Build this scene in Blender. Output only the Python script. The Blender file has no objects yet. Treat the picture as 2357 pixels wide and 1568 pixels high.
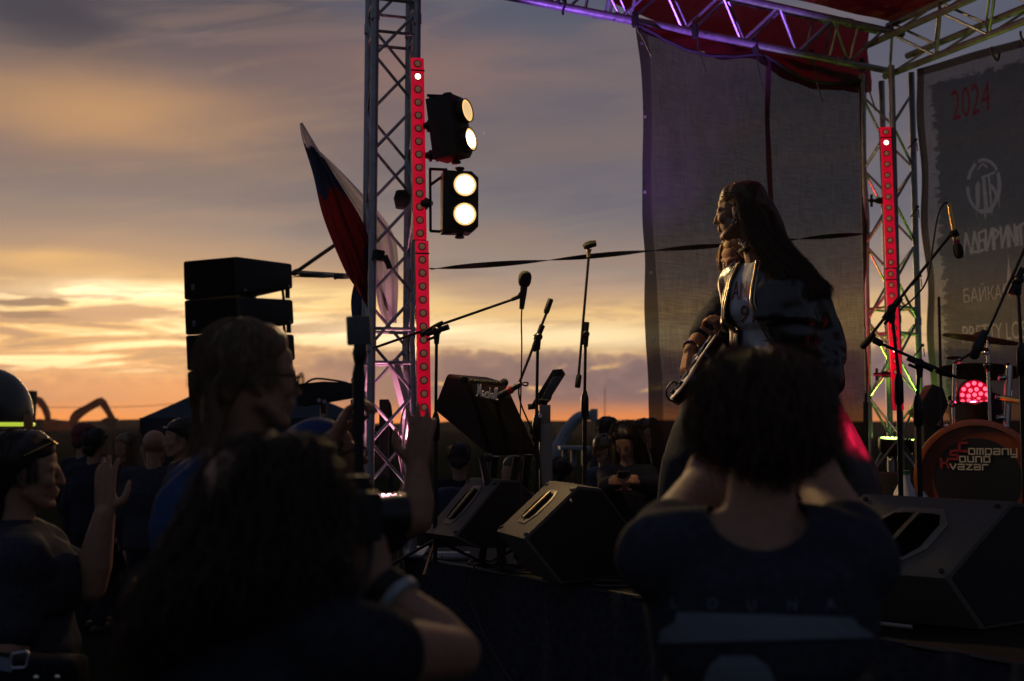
import bpy, bmesh, math, random
from mathutils import Vector, Matrix, Quaternion, noise as mnoise
random.seed(7)
V = Vector
SC = bpy.context.scene
COL = SC.collection

# ---------------------------------------------------------------- camera
FPX, CX, CY, CAMZ = 2488.0, 1178.5, 784.0, 1.60      # focal length in units of a 2357 px wide frame
PITCH = math.atan(199.0 / FPX)
cam_d = bpy.data.cameras.new('camera')
cam = bpy.data.objects.new('camera', cam_d)
COL.objects.link(cam)
cam.location = (0, 0, CAMZ)
cam.rotation_euler = (math.pi / 2 + PITCH, 0, 0)
cam_d.sensor_width = 36.0
cam_d.lens = 36.0 * FPX / 2357.0
cam_d.clip_start = 0.05
cam_d.clip_end = 8000
cam_d.dof.use_dof = True
cam_d.dof.focus_distance = 5.3
cam_d.dof.aperture_fstop = 2.4
SC.camera = cam
SC.render.film_transparent = False

# ---------------------------------------------------------------- exposure
SC.view_settings.view_transform = 'Standard'
SC.view_settings.look = 'None'
SC.view_settings.exposure = 0.0
SC.view_settings.gamma = 1.0
SC.view_settings.use_curve_mapping = False
try:
    SC.cycles.use_denoising = True
    SC.cycles.use_light_tree = True
    SC.cycles.max_bounces = 6
    SC.cycles.diffuse_bounces = 3
    SC.cycles.glossy_bounces = 3
    SC.cycles.transparent_max_bounces = 12
    SC.cycles.sample_clamp_indirect = 3.0
    SC.cycles.caustics_reflective = False
    SC.cycles.caustics_refractive = False
except Exception:
    pass


def lin(r, g, b):
    def f(c):
        c /= 255.0
        return c / 12.92 if c <= 0.04045 else ((c + 0.055) / 1.055) ** 2.4
    return (f(r), f(g), f(b), 1.0)


# ---------------------------------------------------------------- node helpers
class NT:
    def __init__(s, tree):
        s.t = tree
        s.n = tree.nodes
        s.l = tree.links

    def new(s, typ, **kw):
        n = s.n.new(typ)
        for k, v in kw.items():
            setattr(n, k, v)
        return n

    def put(s, sock, v):
        if isinstance(v, (int, float)):
            sock.default_value = v
        elif isinstance(v, (tuple, list)):
            sock.default_value = v
        else:
            s.l.new(v, sock)

    def m(s, op, a, b=0.0, c=None, clamp=False):
        n = s.new('ShaderNodeMath', operation=op, use_clamp=clamp)
        s.put(n.inputs[0], a)
        s.put(n.inputs[1], b)
        if c is not None:
            s.put(n.inputs[2], c)
        return n.outputs[0]

    def mix(s, f, a, b, mode='MIX'):
        n = s.new('ShaderNodeMix', data_type='RGBA', blend_type=mode)
        s.put(n.inputs[0], f)
        s.put(n.inputs[6], a)
        s.put(n.inputs[7], b)
        return n.outputs[2]

    def ramp(s, f, stops, interp='LINEAR'):
        n = s.new('ShaderNodeValToRGB')
        r = n.color_ramp
        r.interpolation = interp
        while len(r.elements) < len(stops):
            r.elements.new(0.5)
        for e, (p, c) in zip(r.elements, stops):
            e.position = p
            e.color = c if len(c) == 4 else (*c, 1)
        s.put(n.inputs[0], f)
        return n.outputs[0]

    def xyz(s, x, y, z):
        n = s.new('ShaderNodeCombineXYZ')
        s.put(n.inputs[0], x)
        s.put(n.inputs[1], y)
        s.put(n.inputs[2], z)
        return n.outputs[0]

    def noise(s, vec, scale, detail=4, rough=0.5, dist=0.0):
        n = s.new('ShaderNodeTexNoise')
        if vec is not None:
            s.put(n.inputs['Vector'], vec)
        n.inputs['Scale'].default_value = scale
        n.inputs['Detail'].default_value = detail
        n.inputs['Roughness'].default_value = rough
        n.inputs['Distortion'].default_value = dist
        return n.outputs[0]

    def step(s, v, a, b):            # smoothstep from a to b
        n = s.new('ShaderNodeMapRange', interpolation_type='SMOOTHSTEP')
        s.put(n.inputs[0], v)
        s.put(n.inputs[1], a)
        s.put(n.inputs[2], b)
        n.inputs[3].default_value = 0
        n.inputs[4].default_value = 1
        return n.outputs[0]


# ---------------------------------------------------------------- sky
def build_world():
    w = bpy.data.worlds.new('World')
    SC.world = w
    w.use_nodes = True
    t = NT(w.node_tree)
    t.n.clear()
    g = t.new('ShaderNodeTexCoord').outputs['Generated']
    sp = t.new('ShaderNodeSeparateXYZ')
    t.l.new(g, sp.inputs[0])
    dx, dy, dz = sp.outputs
    az = t.m('ARCTAN2', dx, dy)
    el = t.m('ARCSINE', dz)
    # slow warp so that no cloud edge is a clean curve
    wv = t.xyz(t.m('MULTIPLY', az, 3.0), t.m('MULTIPLY', el, 9.0), 0.0)
    w1 = t.m('SUBTRACT', t.noise(wv, 1.6, 5, 0.55), 0.5)
    w2 = t.m('SUBTRACT', t.noise(t.xyz(t.m('MULTIPLY', az, 3.0), t.m('MULTIPLY', el, 9.0), 7.3), 1.4, 5, 0.55), 0.5)
    el2 = t.m('ADD', el, t.m('MULTIPLY', w1, 0.030))
    az2 = t.m('ADD', az, t.m('MULTIPLY', w2, 0.22))

    def k(y):
        return math.atan((983 - y) / FPX) / 0.5

    def kx(x):
        return math.atan((x - CX) / FPX)

    e01 = t.m('DIVIDE', el2, 0.5)
    left = t.ramp(e01, [(k(983), lin(255, 146, 76)), (k(930), lin(236, 140, 88)), (k(880), lin(190, 142, 118)),
                        (k(820), lin(210, 162, 118)), (k(760), lin(232, 186, 124)), (k(705), lin(240, 198, 130)),
                        (k(655), lin(206, 162, 116)), (k(610), lin(164, 136, 118)), (k(540), lin(140, 126, 122)),
                        (k(470), lin(128, 114, 113)), (k(400), lin(132, 111, 106)), (k(300), lin(130, 107, 101)),
                        (k(200), lin(112, 94, 95)), (k(60), lin(92, 83, 90)), (0.95, lin(70, 68, 80))])
    right = t.ramp(e01, [(k(983), lin(255, 146, 74)), (k(935), lin(246, 148, 84)), (k(880), lin(180, 140, 126)),
                         (k(830), lin(206, 164, 126)), (k(770), lin(246, 204, 142)), (k(715), lin(240, 196, 134)),
                         (k(675), lin(188, 156, 132)), (k(620), lin(150, 133, 126)), (k(520), lin(134, 123, 121)),
                         (k(400), lin(124, 113, 114)), (k(250), lin(118, 106, 108)), (k(120), lin(106, 101, 107)),
                         (k(0), lin(96, 98, 109)), (0.95, lin(70, 76, 92))])
    base = t.mix(t.step(az2, kx(600), kx(1150)), left, right)

    def blob(x, y, sx, sy, p=2.0):
        u = t.m('DIVIDE', t.m('SUBTRACT', az2, kx(x)), sx / FPX)
        v = t.m('DIVIDE', t.m('SUBTRACT', el2, k(y) * 0.5), sy / FPX)
        q = t.m('ADD', t.m('MULTIPLY', u, u), t.m('MULTIPLY', v, v))
        return t.m('EXPONENT', t.m('MULTIPLY', q, -1.0))

    # fine wisps, strongly drawn out sideways, slightly tilted
    tilt = t.m('SUBTRACT', el, t.m('MULTIPLY', az, 0.06))
    sv = t.xyz(t.m('MULTIPLY', az, 5.0), t.m('MULTIPLY', tilt, 46.0), 2.0)
    fine = t.noise(sv, 1.6, 9, 0.66, 0.6)
    sv2 = t.xyz(t.m('MULTIPLY', az, 2.2), t.m('MULTIPLY', tilt, 14.0), 5.0)
    soft = t.noise(sv2, 1.4, 5, 0.5, 0.5)
    c = base
    # broad soft veils in the upper sky
    c = t.mix(t.m('MULTIPLY', t.step(soft, 0.46, 0.66), 0.34), c, lin(166, 128, 108))
    c = t.mix(t.m('MULTIPLY', t.step(t.m('SUBTRACT', 1.0, soft), 0.5, 0.68), 0.42), c, lin(98, 94, 106))
    wisp = t.noise(t.xyz(t.m('MULTIPLY', az, 3.4), t.m('MULTIPLY', t.m('SUBTRACT', el, t.m('MULTIPLY', az, 0.16)), 26.0), 8.0), 1.7, 8, 0.6, 0.7)
    c = t.mix(t.m('MULTIPLY', t.step(wisp, 0.48, 0.66), t.m('MULTIPLY', t.m('MULTIPLY', t.step(el, 0.12, 0.2), t.step(az, 0.12, -0.2)), 0.22)), c, lin(190, 146, 112))
    c = t.mix(t.m('MULTIPLY', t.step(t.m('SUBTRACT', 1.0, wisp), 0.48, 0.66), t.m('MULTIPLY', t.step(el, 0.12, 0.2), 0.16)), c, lin(92, 88, 98))
    c = t.mix(t.m('MULTIPLY', blob(230, 290, 320, 78), 0.88), c, lin(226, 162, 104))
    c = t.mix(t.m('MULTIPLY', blob(30, 250, 200, 60), 0.35), c, lin(196, 146, 100))
    c = t.mix(t.m('MULTIPLY', blob(900, 150, 260, 80), 0.6), c, lin(176, 126, 104))
    c = t.mix(t.m('MULTIPLY', blob(1250, 300, 240, 60), 0.40), c, lin(140, 115, 106))
    c = t.mix(t.m('MULTIPLY', blob(110, 85, 130, 62), 0.95), c, lin(62, 64, 78))
    c = t.mix(t.m('MULTIPLY', blob(480, 440, 300, 45), 0.45), c, lin(118, 110, 112))
    c = t.mix(t.m('MULTIPLY', blob(120, 530, 260, 22), 0.6), c, lin(132, 118, 112))
    c = t.mix(t.m('MULTIPLY', blob(80, 625, 170, 16), 0.6), c, lin(232, 182, 114))
    c = t.mix(t.m('MULTIPLY', blob(560, 500, 230, 12), 0.35), c, lin(160, 132, 120))
    # glowing band where the sun stands behind the clouds
    c = t.mix(t.m('MULTIPLY', blob(330, 690, 330, 20), 1.0), c, (1.7, 1.34, 0.82, 1))
    c = t.mix(t.m('MULTIPLY', blob(740, 690, 190, 26), 0.75), c, lin(255, 222, 150))
    c = t.mix(t.m('MULTIPLY', blob(900, 770, 330, 26), 0.95), c, (1.30, 1.06, 0.68, 1))
    c = t.mix(t.m('MULTIPLY', blob(1330, 775, 200, 26), 0.6), c, lin(255, 220, 152))
    # streaks of cloud across the band
    band = t.m('MULTIPLY', t.step(el, k(880) * 0.5, k(845) * 0.5), t.m('SUBTRACT', 1.0, t.step(el, k(735) * 0.5, k(640) * 0.5)))
    lft = t.m('SUBTRACT', 1.0, t.step(az, kx(620), kx(900)))
    c = t.mix(t.m('MULTIPLY', t.m('MULTIPLY', t.step(fine, 0.47, 0.56), band), t.m('ADD', 0.40, t.m('MULTIPLY', lft, 0.52))), c, lin(164, 130, 114))
    c = t.mix(t.m('MULTIPLY', t.m('MULTIPLY', t.step(t.m('SUBTRACT', 1.0, fine), 0.52, 0.62), band), t.m('MULTIPLY', lft, 0.9)), c, (1.25, 0.92, 0.50, 1))
    c = t.mix(t.m('MULTIPLY', t.step(t.m('ADD', blob(40, 715, 150, 15), t.m('MULTIPLY', fine, 0.8)), 0.85, 1.15), 0.95), c, lin(112, 94, 96))
    c = t.mix(t.m('MULTIPLY', t.step(t.m('ADD', blob(70, 743, 170, 12), t.m('MULTIPLY', fine, 0.8)), 0.85, 1.15), 0.9), c, lin(122, 100, 98))
    c = t.mix(t.m('MULTIPLY', t.step(t.m('ADD', blob(330, 735, 190, 24), t.m('MULTIPLY', fine, 0.9)), 0.80, 1.05), 0.9), c, lin(182, 144, 122))
    # the low bank: lumpy upper edge, deep mauve to the right, melting into orange
    lump = t.noise(t.xyz(t.m('MULTIPLY', az, 26.0), t.m('MULTIPLY', el, 40.0), 1.0), 1.6, 7, 0.6)
    edge = t.m('ADD', t.m('MULTIPLY', t.m('SUBTRACT', lump, 0.5), 0.030), el)
    rr = t.step(az, kx(560), kx(760))
    top_l, top_r = k(862) * 0.5, k(812) * 0.5
    top = t.m('ADD', t.m('MULTIPLY', rr, top_r - top_l), top_l)
    under = t.m('SUBTRACT', 1.0, t.step(edge, t.m('SUBTRACT', top, 0.0022), t.m('ADD', top, 0.0022)))
    rim = t.m('MULTIPLY', under, t.step(edge, t.m('SUBTRACT', top, 0.010), top))
    bodyc = t.mix(rr, lin(168, 124, 112), lin(120, 99, 107))
    bodyc = t.mix(t.m('MULTIPLY', t.step(lump, 0.45, 0.65), 0.5), bodyc, t.mix(rr, lin(188, 138, 114), lin(148, 118, 117)))
    fade = t.step(el, k(975) * 0.5, k(905) * 0.5)
    c = t.mix(t.m('MULTIPLY', under, t.m('MULTIPLY', fade, 0.95)), c, bodyc)
    c = t.mix(t.m('MULTIPLY', rim, t.m('ADD', 0.35, t.m('MULTIPLY', rr, -0.15))), c, lin(244, 190, 128))
    gap = t.noise(t.xyz(t.m('MULTIPLY', az, 13.0), t.m('MULTIPLY', el, 30.0), 4.6), 1.7, 8, 0.62)
    gz = t.m('MULTIPLY', rr, t.m('MULTIPLY', t.step(el, k(912) * 0.5, k(895) * 0.5), t.m('SUBTRACT', 1.0, t.step(el, k(860) * 0.5, k(826) * 0.5))))
    c = t.mix(t.m('MULTIPLY', gz, t.step(gap, 0.555, 0.66)), c, lin(242, 190, 126))
    c = t.mix(t.m('MULTIPLY', t.m('MULTIPLY', t.step(gap, 0.50, 0.38), t.step(el, k(965) * 0.5, k(900) * 0.5)), t.m('MULTIPLY', gz, 0.7)), c, lin(112, 94, 103))
    c = t.mix(t.m('MULTIPLY', blob(420, 905, 260, 40), 0.5), c, lin(236, 150, 96))
    c = t.mix(t.m('MULTIPLY', blob(105, 80, 150, 66), 0.85), c, lin(58, 58, 72))
    c = t.mix(t.m('MULTIPLY', blob(1230, 772, 330, 24), 0.85), c, (1.12, 0.86, 0.50, 1))
    cool = t.step(el, k(640) * 0.5, k(430) * 0.5)
    c = t.mix(cool, c, t.mix(1.0, c, (0.70, 0.78, 0.95, 1), 'MULTIPLY'))
    # darkening away from the sunset and towards the ground
    back = t.step(t.m('ABSOLUTE', az), 0.55, 1.6)
    c = t.mix(back, c, t.mix(t.step(el, 0.0, 0.5), (0.066, 0.068, 0.094, 1), (0.086, 0.102, 0.158, 1)))
    hi = t.step(el, 0.42, 1.1)
    c = t.mix(t.m('MULTIPLY', hi, 0.9), c, (0.078, 0.094, 0.142, 1))
    c = t.mix(t.step(el, -0.002, -0.03), c, (0.012, 0.011, 0.011, 1))
    # the clear evening sky seen thinly between the clouds
    ns = t.new('ShaderNodeTexSky', sky_type='NISHITA')
    ns.sun_disc = False
    ns.sun_elevation = math.radians(SUN_EL)
    ns.sun_rotation = math.radians(SUN_AZ)
    ns.dust_density = 2.0
    sky = t.mix(1.0, ns.outputs[0], (0.10, 0.10, 0.10, 1), 'MULTIPLY')
    c = t.mix(0.06, c, sky)
    bg = t.new('ShaderNodeBackground')
    t.put(bg.inputs[0], c)
    bg.inputs[1].default_value = 1.0
    o = t.new('ShaderNodeOutputWorld')
    t.l.new(bg.outputs[0], o.inputs[0])


SUN_EL, SUN_AZ = 4.0, -19.0
build_world()

sun_d = bpy.data.lights.new('sun', 'SUN')
sun_d.energy = 0.8
sun_d.angle = math.radians(10)
sun_d.color = (1.0, 0.62, 0.30)
sun = bpy.data.objects.new('sun', sun_d)
COL.objects.link(sun)
_sd = V((math.sin(math.radians(SUN_AZ)) * math.cos(math.radians(SUN_EL)), math.cos(math.radians(SUN_AZ)) * math.cos(math.radians(SUN_EL)), math.sin(math.radians(SUN_EL))))
sun.rotation_euler = _sd.to_track_quat('Z', 'Y').to_euler()


# ---------------------------------------------------------------- placing and building helpers
_R = Matrix.Rotation(PITCH, 3, 'X')


def P(x, y, Y):
    """world point seen at (x, y) of the 2357 px frame, Y metres ahead of the camera"""
    d = _R @ V(((x - CX) / FPX, 1.0, (CY - y) / FPX))
    return V((0, 0, CAMZ)) + d * (Y / d.y)


def mat(name, col, rough=0.6, metal=0.0, emit=None, es=1.0, spec=0.5, trans=0.0, noise_amt=0.0, noise_scale=30.0, bump=0.0, sheen=0.0, coat=0.0):
    m = bpy.data.materials.new(name)
    m.use_nodes = True
    t = NT(m.node_tree)
    b = t.n['Principled BSDF']
    c = (*col[:3], 1)
    if noise_amt:
        co = t.new('ShaderNodeTexCoord').outputs['Object']
        nz = t.noise(co, noise_scale, 6, 0.6)
        f = t.step(nz, 0.3, 0.7)
        lo = tuple(v * (1 - noise_amt) for v in c[:3]) + (1,)
        hi = tuple(min(1, v * (1 + noise_amt)) for v in c[:3]) + (1,)
        t.put(b.inputs['Base Color'], t.mix(f, lo, hi))
        t.put(b.inputs['Roughness'], t.m('ADD', rough - 0.1, t.m('MULTIPLY', nz, 0.2)))
        if bump:
            bn = t.new('ShaderNodeBump')
            bn.inputs['Strength'].default_value = bump
            bn.inputs['Distance'].default_value = 0.004
            t.put(bn.inputs['Height'], nz)
            t.l.new(bn.outputs[0], b.inputs['Normal'])
    else:
        b.inputs['Base Color'].default_value = c
        b.inputs['Roughness'].default_value = rough
    b.inputs['Metallic'].default_value = metal
    b.inputs['Specular IOR Level'].default_value = spec
    b.inputs['Coat Weight'].default_value = coat
    b.inputs['Sheen Weight'].default_value = sheen
    if emit:
        b.inputs['Emission Color'].default_value = (*emit[:3], 1)
        b.inputs['Emission Strength'].default_value = es
    if trans:
        out = t.n['Material Output']
        tr = t.new('ShaderNodeBsdfTranslucent')
        tr.inputs[0].default_value = c
        mx = t.new('ShaderNodeMixShader')
        mx.inputs[0].default_value = trans
        t.l.new(b.outputs[0], mx.inputs[1])
        t.l.new(tr.outputs[0], mx.inputs[2])
        t.l.new(mx.outputs[0], out.inputs[0])
    return m


def basis(d):
    d = d.normalized()
    a = V((0, 0, 1)) if abs(d.z) < 0.9 else V((1, 0, 0))
    u = d.cross(a).normalized()
    return u, d.cross(u).normalized()


class MB:
    """collects shapes, then links them as ONE mesh object"""

    def __init__(s):
        s.v, s.f, s.mi = [], [], []

    def add(s, vs, fs, mi=0):
        o = len(s.v)
        s.v += [V(p) for p in vs]
        s.f += [tuple(i + o for i in f) for f in fs]
        s.mi += [mi] * len(fs)
        return s

    def box(s, c, size, rot=None, bev=0.0, mi=0):
        c = V(c)
        x, y, z = (k / 2 for k in size)
        R = rot if rot is not None else Matrix.Identity(3)
        if bev <= 0:
            vs = [c + R @ V((sx * x, sy * y, sz * z)) for sx in (-1, 1) for sy in (-1, 1) for sz in (-1, 1)]
            fs = [(0, 1, 3, 2), (4, 6, 7, 5), (0, 4, 5, 1), (2, 3, 7, 6), (0, 2, 6, 4), (1, 5, 7, 3)]
            return s.add(vs, fs, mi)
        b = min(bev, x * .9, y * .9, z * .9)
        bm = bmesh.new()
        bmesh.ops.create_cube(bm, size=1)
        for q in bm.verts:
            q.co = V((q.co.x * 2 * x, q.co.y * 2 * y, q.co.z * 2 * z))
        bmesh.ops.bevel(bm, geom=bm.edges[:], offset=b, segments=2, affect='EDGES', profile=0.7)
        return s.bm(bm, lambda p: c + R @ p, mi)

    def bm(s, bm, fn=lambda p: p, mi=0):
        bm.verts.index_update()
        s.add([fn(q.co) for q in bm.verts], [tuple(q.index for q in f.verts) for f in bm.faces], mi)
        bm.free()
        return s

    def prism(s, poly, axis, bev=0.0, mi=0):
        """polygon (world points) pushed along the vector axis"""
        n = len(poly)
        poly = [V(p) for p in poly]
        bm = bmesh.new()
        a = [bm.verts.new(p) for p in poly]
        b = [bm.verts.new(p + V(axis)) for p in poly]
        bm.faces.new(a[::-1])
        bm.faces.new(b)
        for i in range(n):
            j = (i + 1) % n
            bm.faces.new((a[i], a[j], b[j], b[i]))
        bmesh.ops.recalc_face_normals(bm, faces=bm.faces[:])
        if bev:
            bmesh.ops.bevel(bm, geom=bm.edges[:], offset=bev, segments=2, affect='EDGES', profile=0.7)
        return s.bm(bm, mi=mi)

    def tube(s, pts, r, n=8, cap=True, mi=0):
        pts = [V(p) for p in pts]
        rs = r if isinstance(r, (list, tuple)) else [r] * len(pts)
        o = len(s.v)
        prev = None
        for i, p in enumerate(pts):
            d = (pts[min(i + 1, len(pts) - 1)] - pts[max(i - 1, 0)])
            if d.length < 1e-9:
                d = V((0, 0, 1))
            d.normalize()
            if prev is None:
                u, w = basis(d)
            else:
                u = prev - d * prev.dot(d)
                if u.length < 1e-6:
                    u, w = basis(d)
                u.normalize()
                w = d.cross(u)
            prev = u
            for k in range(n):
                a = 2 * math.pi * k / n
                s.v.append(p + (u * math.cos(a) + w * math.sin(a)) * rs[i])
        m = len(pts)
        for i in range(m - 1):
            for k in range(n):
                k2 = (k + 1) % n
                s.f.append((o + i * n + k, o + i * n + k2, o + (i + 1) * n + k2, o + (i + 1) * n + k))
                s.mi.append(mi)
        if cap:
            s.f.append(tuple(o + k for k in range(n))[::-1])
            s.f.append(tuple(o + (m - 1) * n + k for k in range(n)))
            s.mi += [mi, mi]
        return s

    def cyl(s, a, b, r, n=16, mi=0, r2=None):
        return s.tube([a, b], [r, r if r2 is None else r2], n, True, mi)

    def lathe(s, o, d, prof, n=24, mi=0):
        """profile [(distance along d, radius)]"""
        o, d = V(o), V(d).normalized()
        return s.tube([o + d * t for t, _ in prof], [max(r, 1e-4) for _, r in prof], n, True, mi) if all(prof[i + 1][0] - prof[i][0] > 1e-7 for i in range(len(prof) - 1)) else s._lathe(o, d, prof, n, mi)

    def _lathe(s, o, d, prof, n, mi):
        u, w = basis(d)
        k0 = len(s.v)
        for t, r in prof:
            for k in range(n):
                a = 2 * math.pi * k / n
                s.v.append(o + d * t + (u * math.cos(a) + w * math.sin(a)) * max(r, 1e-4))
        for i in range(len(prof) - 1):
            for k in range(n):
                k2 = (k + 1) % n
                s.f.append((k0 + i * n + k, k0 + i * n + k2, k0 + (i + 1) * n + k2, k0 + (i + 1) * n + k))
                s.mi.append(mi)
        s.f.append(tuple(k0 + k for k in range(n))[::-1])
        s.f.append(tuple(k0 + (len(prof) - 1) * n + k for k in range(n)))
        s.mi += [mi, mi]
        return s

    def ell(s, c, rad, rot=None, seg=16, mi=0):
        c = V(c)
        R = rot if rot is not None else Matrix.Identity(3)
        if isinstance(rad, (int, float)):
            rad = (rad, rad, rad)
        vs, fs = [], []
        rings = seg // 2
        vs.append(c + R @ V((0, 0, rad[2])))
        for i in range(1, rings):
            th = math.pi * i / rings
            for k in range(seg):
                a = 2 * math.pi * k / seg
                vs.append(c + R @ V((rad[0] * math.sin(th) * math.cos(a), rad[1] * math.sin(th) * math.sin(a), rad[2] * math.cos(th))))
        vs.append(c + R @ V((0, 0, -rad[2])))
        for k in range(seg):
            fs.append((0, 1 + k, 1 + (k + 1) % seg))
        for i in range(rings - 2):
            for k in range(seg):
                a, b = 1 + i * seg, 1 + (i + 1) * seg
                fs.append((a + k, b + k, b + (k + 1) % seg, a + (k + 1) % seg))
        a = 1 + (rings - 2) * seg
        for k in range(seg):
            fs.append((a + k, len(vs) - 1, a + (k + 1) % seg))
        return s.add(vs, fs, mi)

    def cap(s, a, b, ra, rb=None, n=12):
        """tapered capsule"""
        a, b = V(a), V(b)
        rb = ra if rb is None else rb
        s.ell(a, ra, seg=n)
        s.ell(b, rb, seg=n)
        if (b - a).length > 1e-6:
            s.tube([a, b], [ra, rb], n)
        return s

    def chain(s, pts, rs, n=12):
        for i in range(len(pts) - 1):
            s.cap(pts[i], pts[i + 1], rs[i], rs[i + 1], n)
        return s

    def loft(s, secs, right, fwd, n=28, p=2.4):
        """closed skin over superellipse sections [(centre, half width, half depth)]"""
        right, fwd = V(right).normalized(), V(fwd).normalized()
        o = len(s.v)
        for c, w, d in secs:
            for k in range(n):
                a = 2 * math.pi * k / n
                ca, sa = math.cos(a), math.sin(a)
                s.v.append(V(c) + right * (w * math.copysign(abs(ca) ** (2 / p), ca)) + fwd * (d * math.copysign(abs(sa) ** (2 / p), sa)))
        for i in range(len(secs) - 1):
            for k in range(n):
                k2 = (k + 1) % n
                s.f.append((o + i * n + k, o + i * n + k2, o + (i + 1) * n + k2, o + (i + 1) * n + k))
                s.mi.append(0)
        s.f.append(tuple(o + k for k in range(n))[::-1])
        s.f.append(tuple(o + (len(secs) - 1) * n + k for k in range(n)))
        s.mi += [0, 0]
        return s

    def grid(s, rows, mi=0, thick=0.0):
        """open sheet from rows of points"""
        n, m = len(rows), len(rows[0])
        o = len(s.v)
        for r in rows:
            s.v += [V(p) for p in r]
        mf = mi if callable(mi) else (lambda i, j: mi)
        for i in range(n - 1):
            for j in range(m - 1):
                a = o + i * m + j
                s.f.append((a, a + 1, a + m + 1, a + m))
                s.mi.append(mf(i, j))
        return s

    def build(s, name, mats, parent=None, smooth=True, angle=40):
        me = bpy.data.meshes.new(name)
        off = parent.matrix_world.translation.copy() if parent is not None else V((0, 0, 0))
        if parent is not None and 'world_loc' in parent:
            off = V(parent['world_loc'])
        me.from_pydata([tuple(p - off) for p in s.v], [], s.f)
        return finish(me, name, mats, parent, off, s.mi, smooth, angle)


def finish(me, name, mats, parent, off, mi=None, smooth=True, angle=40):
    for m in (mats if isinstance(mats, (list, tuple)) else [mats]):
        me.materials.append(m)
    if mi and any(mi):
        me.polygons.foreach_set('material_index', mi)
    bm = bmesh.new()
    bm.from_mesh(me)
    bmesh.ops.recalc_face_normals(bm, faces=bm.faces[:])
    if smooth:
        ca = math.radians(angle)
        for f in bm.faces:
            f.smooth = True
        for e in bm.edges:
            if len(e.link_faces) == 2 and e.calc_face_angle(0) > ca:
                e.smooth = False
    bm.to_mesh(me)
    bm.free()
    me.update()
    o = bpy.data.objects.new(name, me)
    COL.objects.link(o)
    if parent is not None:
        o.parent = parent
        o['world_loc'] = tuple(off)
    return o


def thing(name, label, cat, loc, group=None):
    o = bpy.data.objects.new(name, None)
    COL.objects.link(o)
    o.empty_display_size = 0.1
    o.location = V(loc)
    o['world_loc'] = tuple(V(loc))
    o['label'] = label
    o['category'] = cat
    if group:
        o['group'] = group
    return o


def tag(o, label, cat, group=None, kind=None):
    if label:
        o['label'] = label
        o['category'] = cat
    if group:
        o['group'] = group
    if kind:
        o['kind'] = kind
    return o


def rebase(o, loc):
    """gives a one-mesh thing an origin at loc"""
    loc = V(loc)
    o.data.transform(Matrix.Translation(-loc))
    o.location = loc
    return o


def dup(root, loc, label=None, rotz=0.0):
    r = root.copy()
    COL.objects.link(r)
    r.location = V(loc)
    r.rotation_euler = (0, 0, rotz)
    r['world_loc'] = tuple(V(loc))
    if label:
        r['label'] = label
    for ch in list(root.children):
        c = ch.copy()
        COL.objects.link(c)
        c.parent = r
        for g in list(ch.children):
            d = g.copy()
            COL.objects.link(d)
            d.parent = c
    return r


def spline(pts, n=8):
    """Catmull-Rom through the points"""
    pts = [V(p) for p in pts]
    out = []
    for i in range(len(pts) - 1):
        p0, p1, p2, p3 = pts[max(i - 1, 0)], pts[i], pts[i + 1], pts[min(i + 2, len(pts) - 1)]
        for k in range(n):
            t = k / n
            out.append(0.5 * ((2 * p1) + (p2 - p0) * t + (2 * p0 - 5 * p1 + 4 * p2 - p3) * t * t + (3 * p1 - p0 - 3 * p2 + p3) * t ** 3))
    out.append(pts[-1])
    return out


def lamp(name, kind, loc, to, energy, col, size=0.1, spot=None, blend=0.5, parent=None):
    d = bpy.data.lights.new(name, kind)
    d.energy = energy
    d.color = col
    if kind == 'AREA':
        d.shape = 'DISK'
        d.size = size
    else:
        d.shadow_soft_size = size
    if spot:
        d.spot_size = math.radians(spot)
        d.spot_blend = blend
    o = bpy.data.objects.new(name, d)
    COL.objects.link(o)
    o.location = V(loc)
    if to is not None:
        o.rotation_euler = (V(loc) - V(to)).to_track_quat('Z', 'Y').to_euler()
    if parent is not None:
        o.location = V(loc) - V(parent['world_loc'])
        o.parent = parent
    return o


def text_faces(body, height=1.0, stretch=1.0, space=1.0):
    """built-in lettering as flat triangles: verts (x, y), faces, width"""
    cu = bpy.data.curves.new('lettering', 'FONT')
    cu.body = body
    cu.size = 1.0
    cu.space_character = space
    cu.resolution_u = 3
    o = bpy.data.objects.new('lettering', cu)
    COL.objects.link(o)
    dg = bpy.context.evaluated_depsgraph_get()
    me = bpy.data.meshes.new_from_object(o.evaluated_get(dg))
    vs = [(p.co.x, p.co.y) for p in me.vertices]
    fs = [tuple(f.vertices) for f in me.polygons]
    bpy.data.objects.remove(o)
    bpy.data.curves.remove(cu)
    bpy.data.meshes.remove(me)
    x0, x1 = min(p[0] for p in vs), max(p[0] for p in vs)
    y0, y1 = min(p[1] for p in vs), max(p[1] for p in vs)
    k = height / (y1 - y0)
    vs = [((p[0] - x0) * k * stretch, (p[1] - y0) * k) for p in vs]
    return vs, fs, (x1 - x0) * k * stretch


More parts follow.
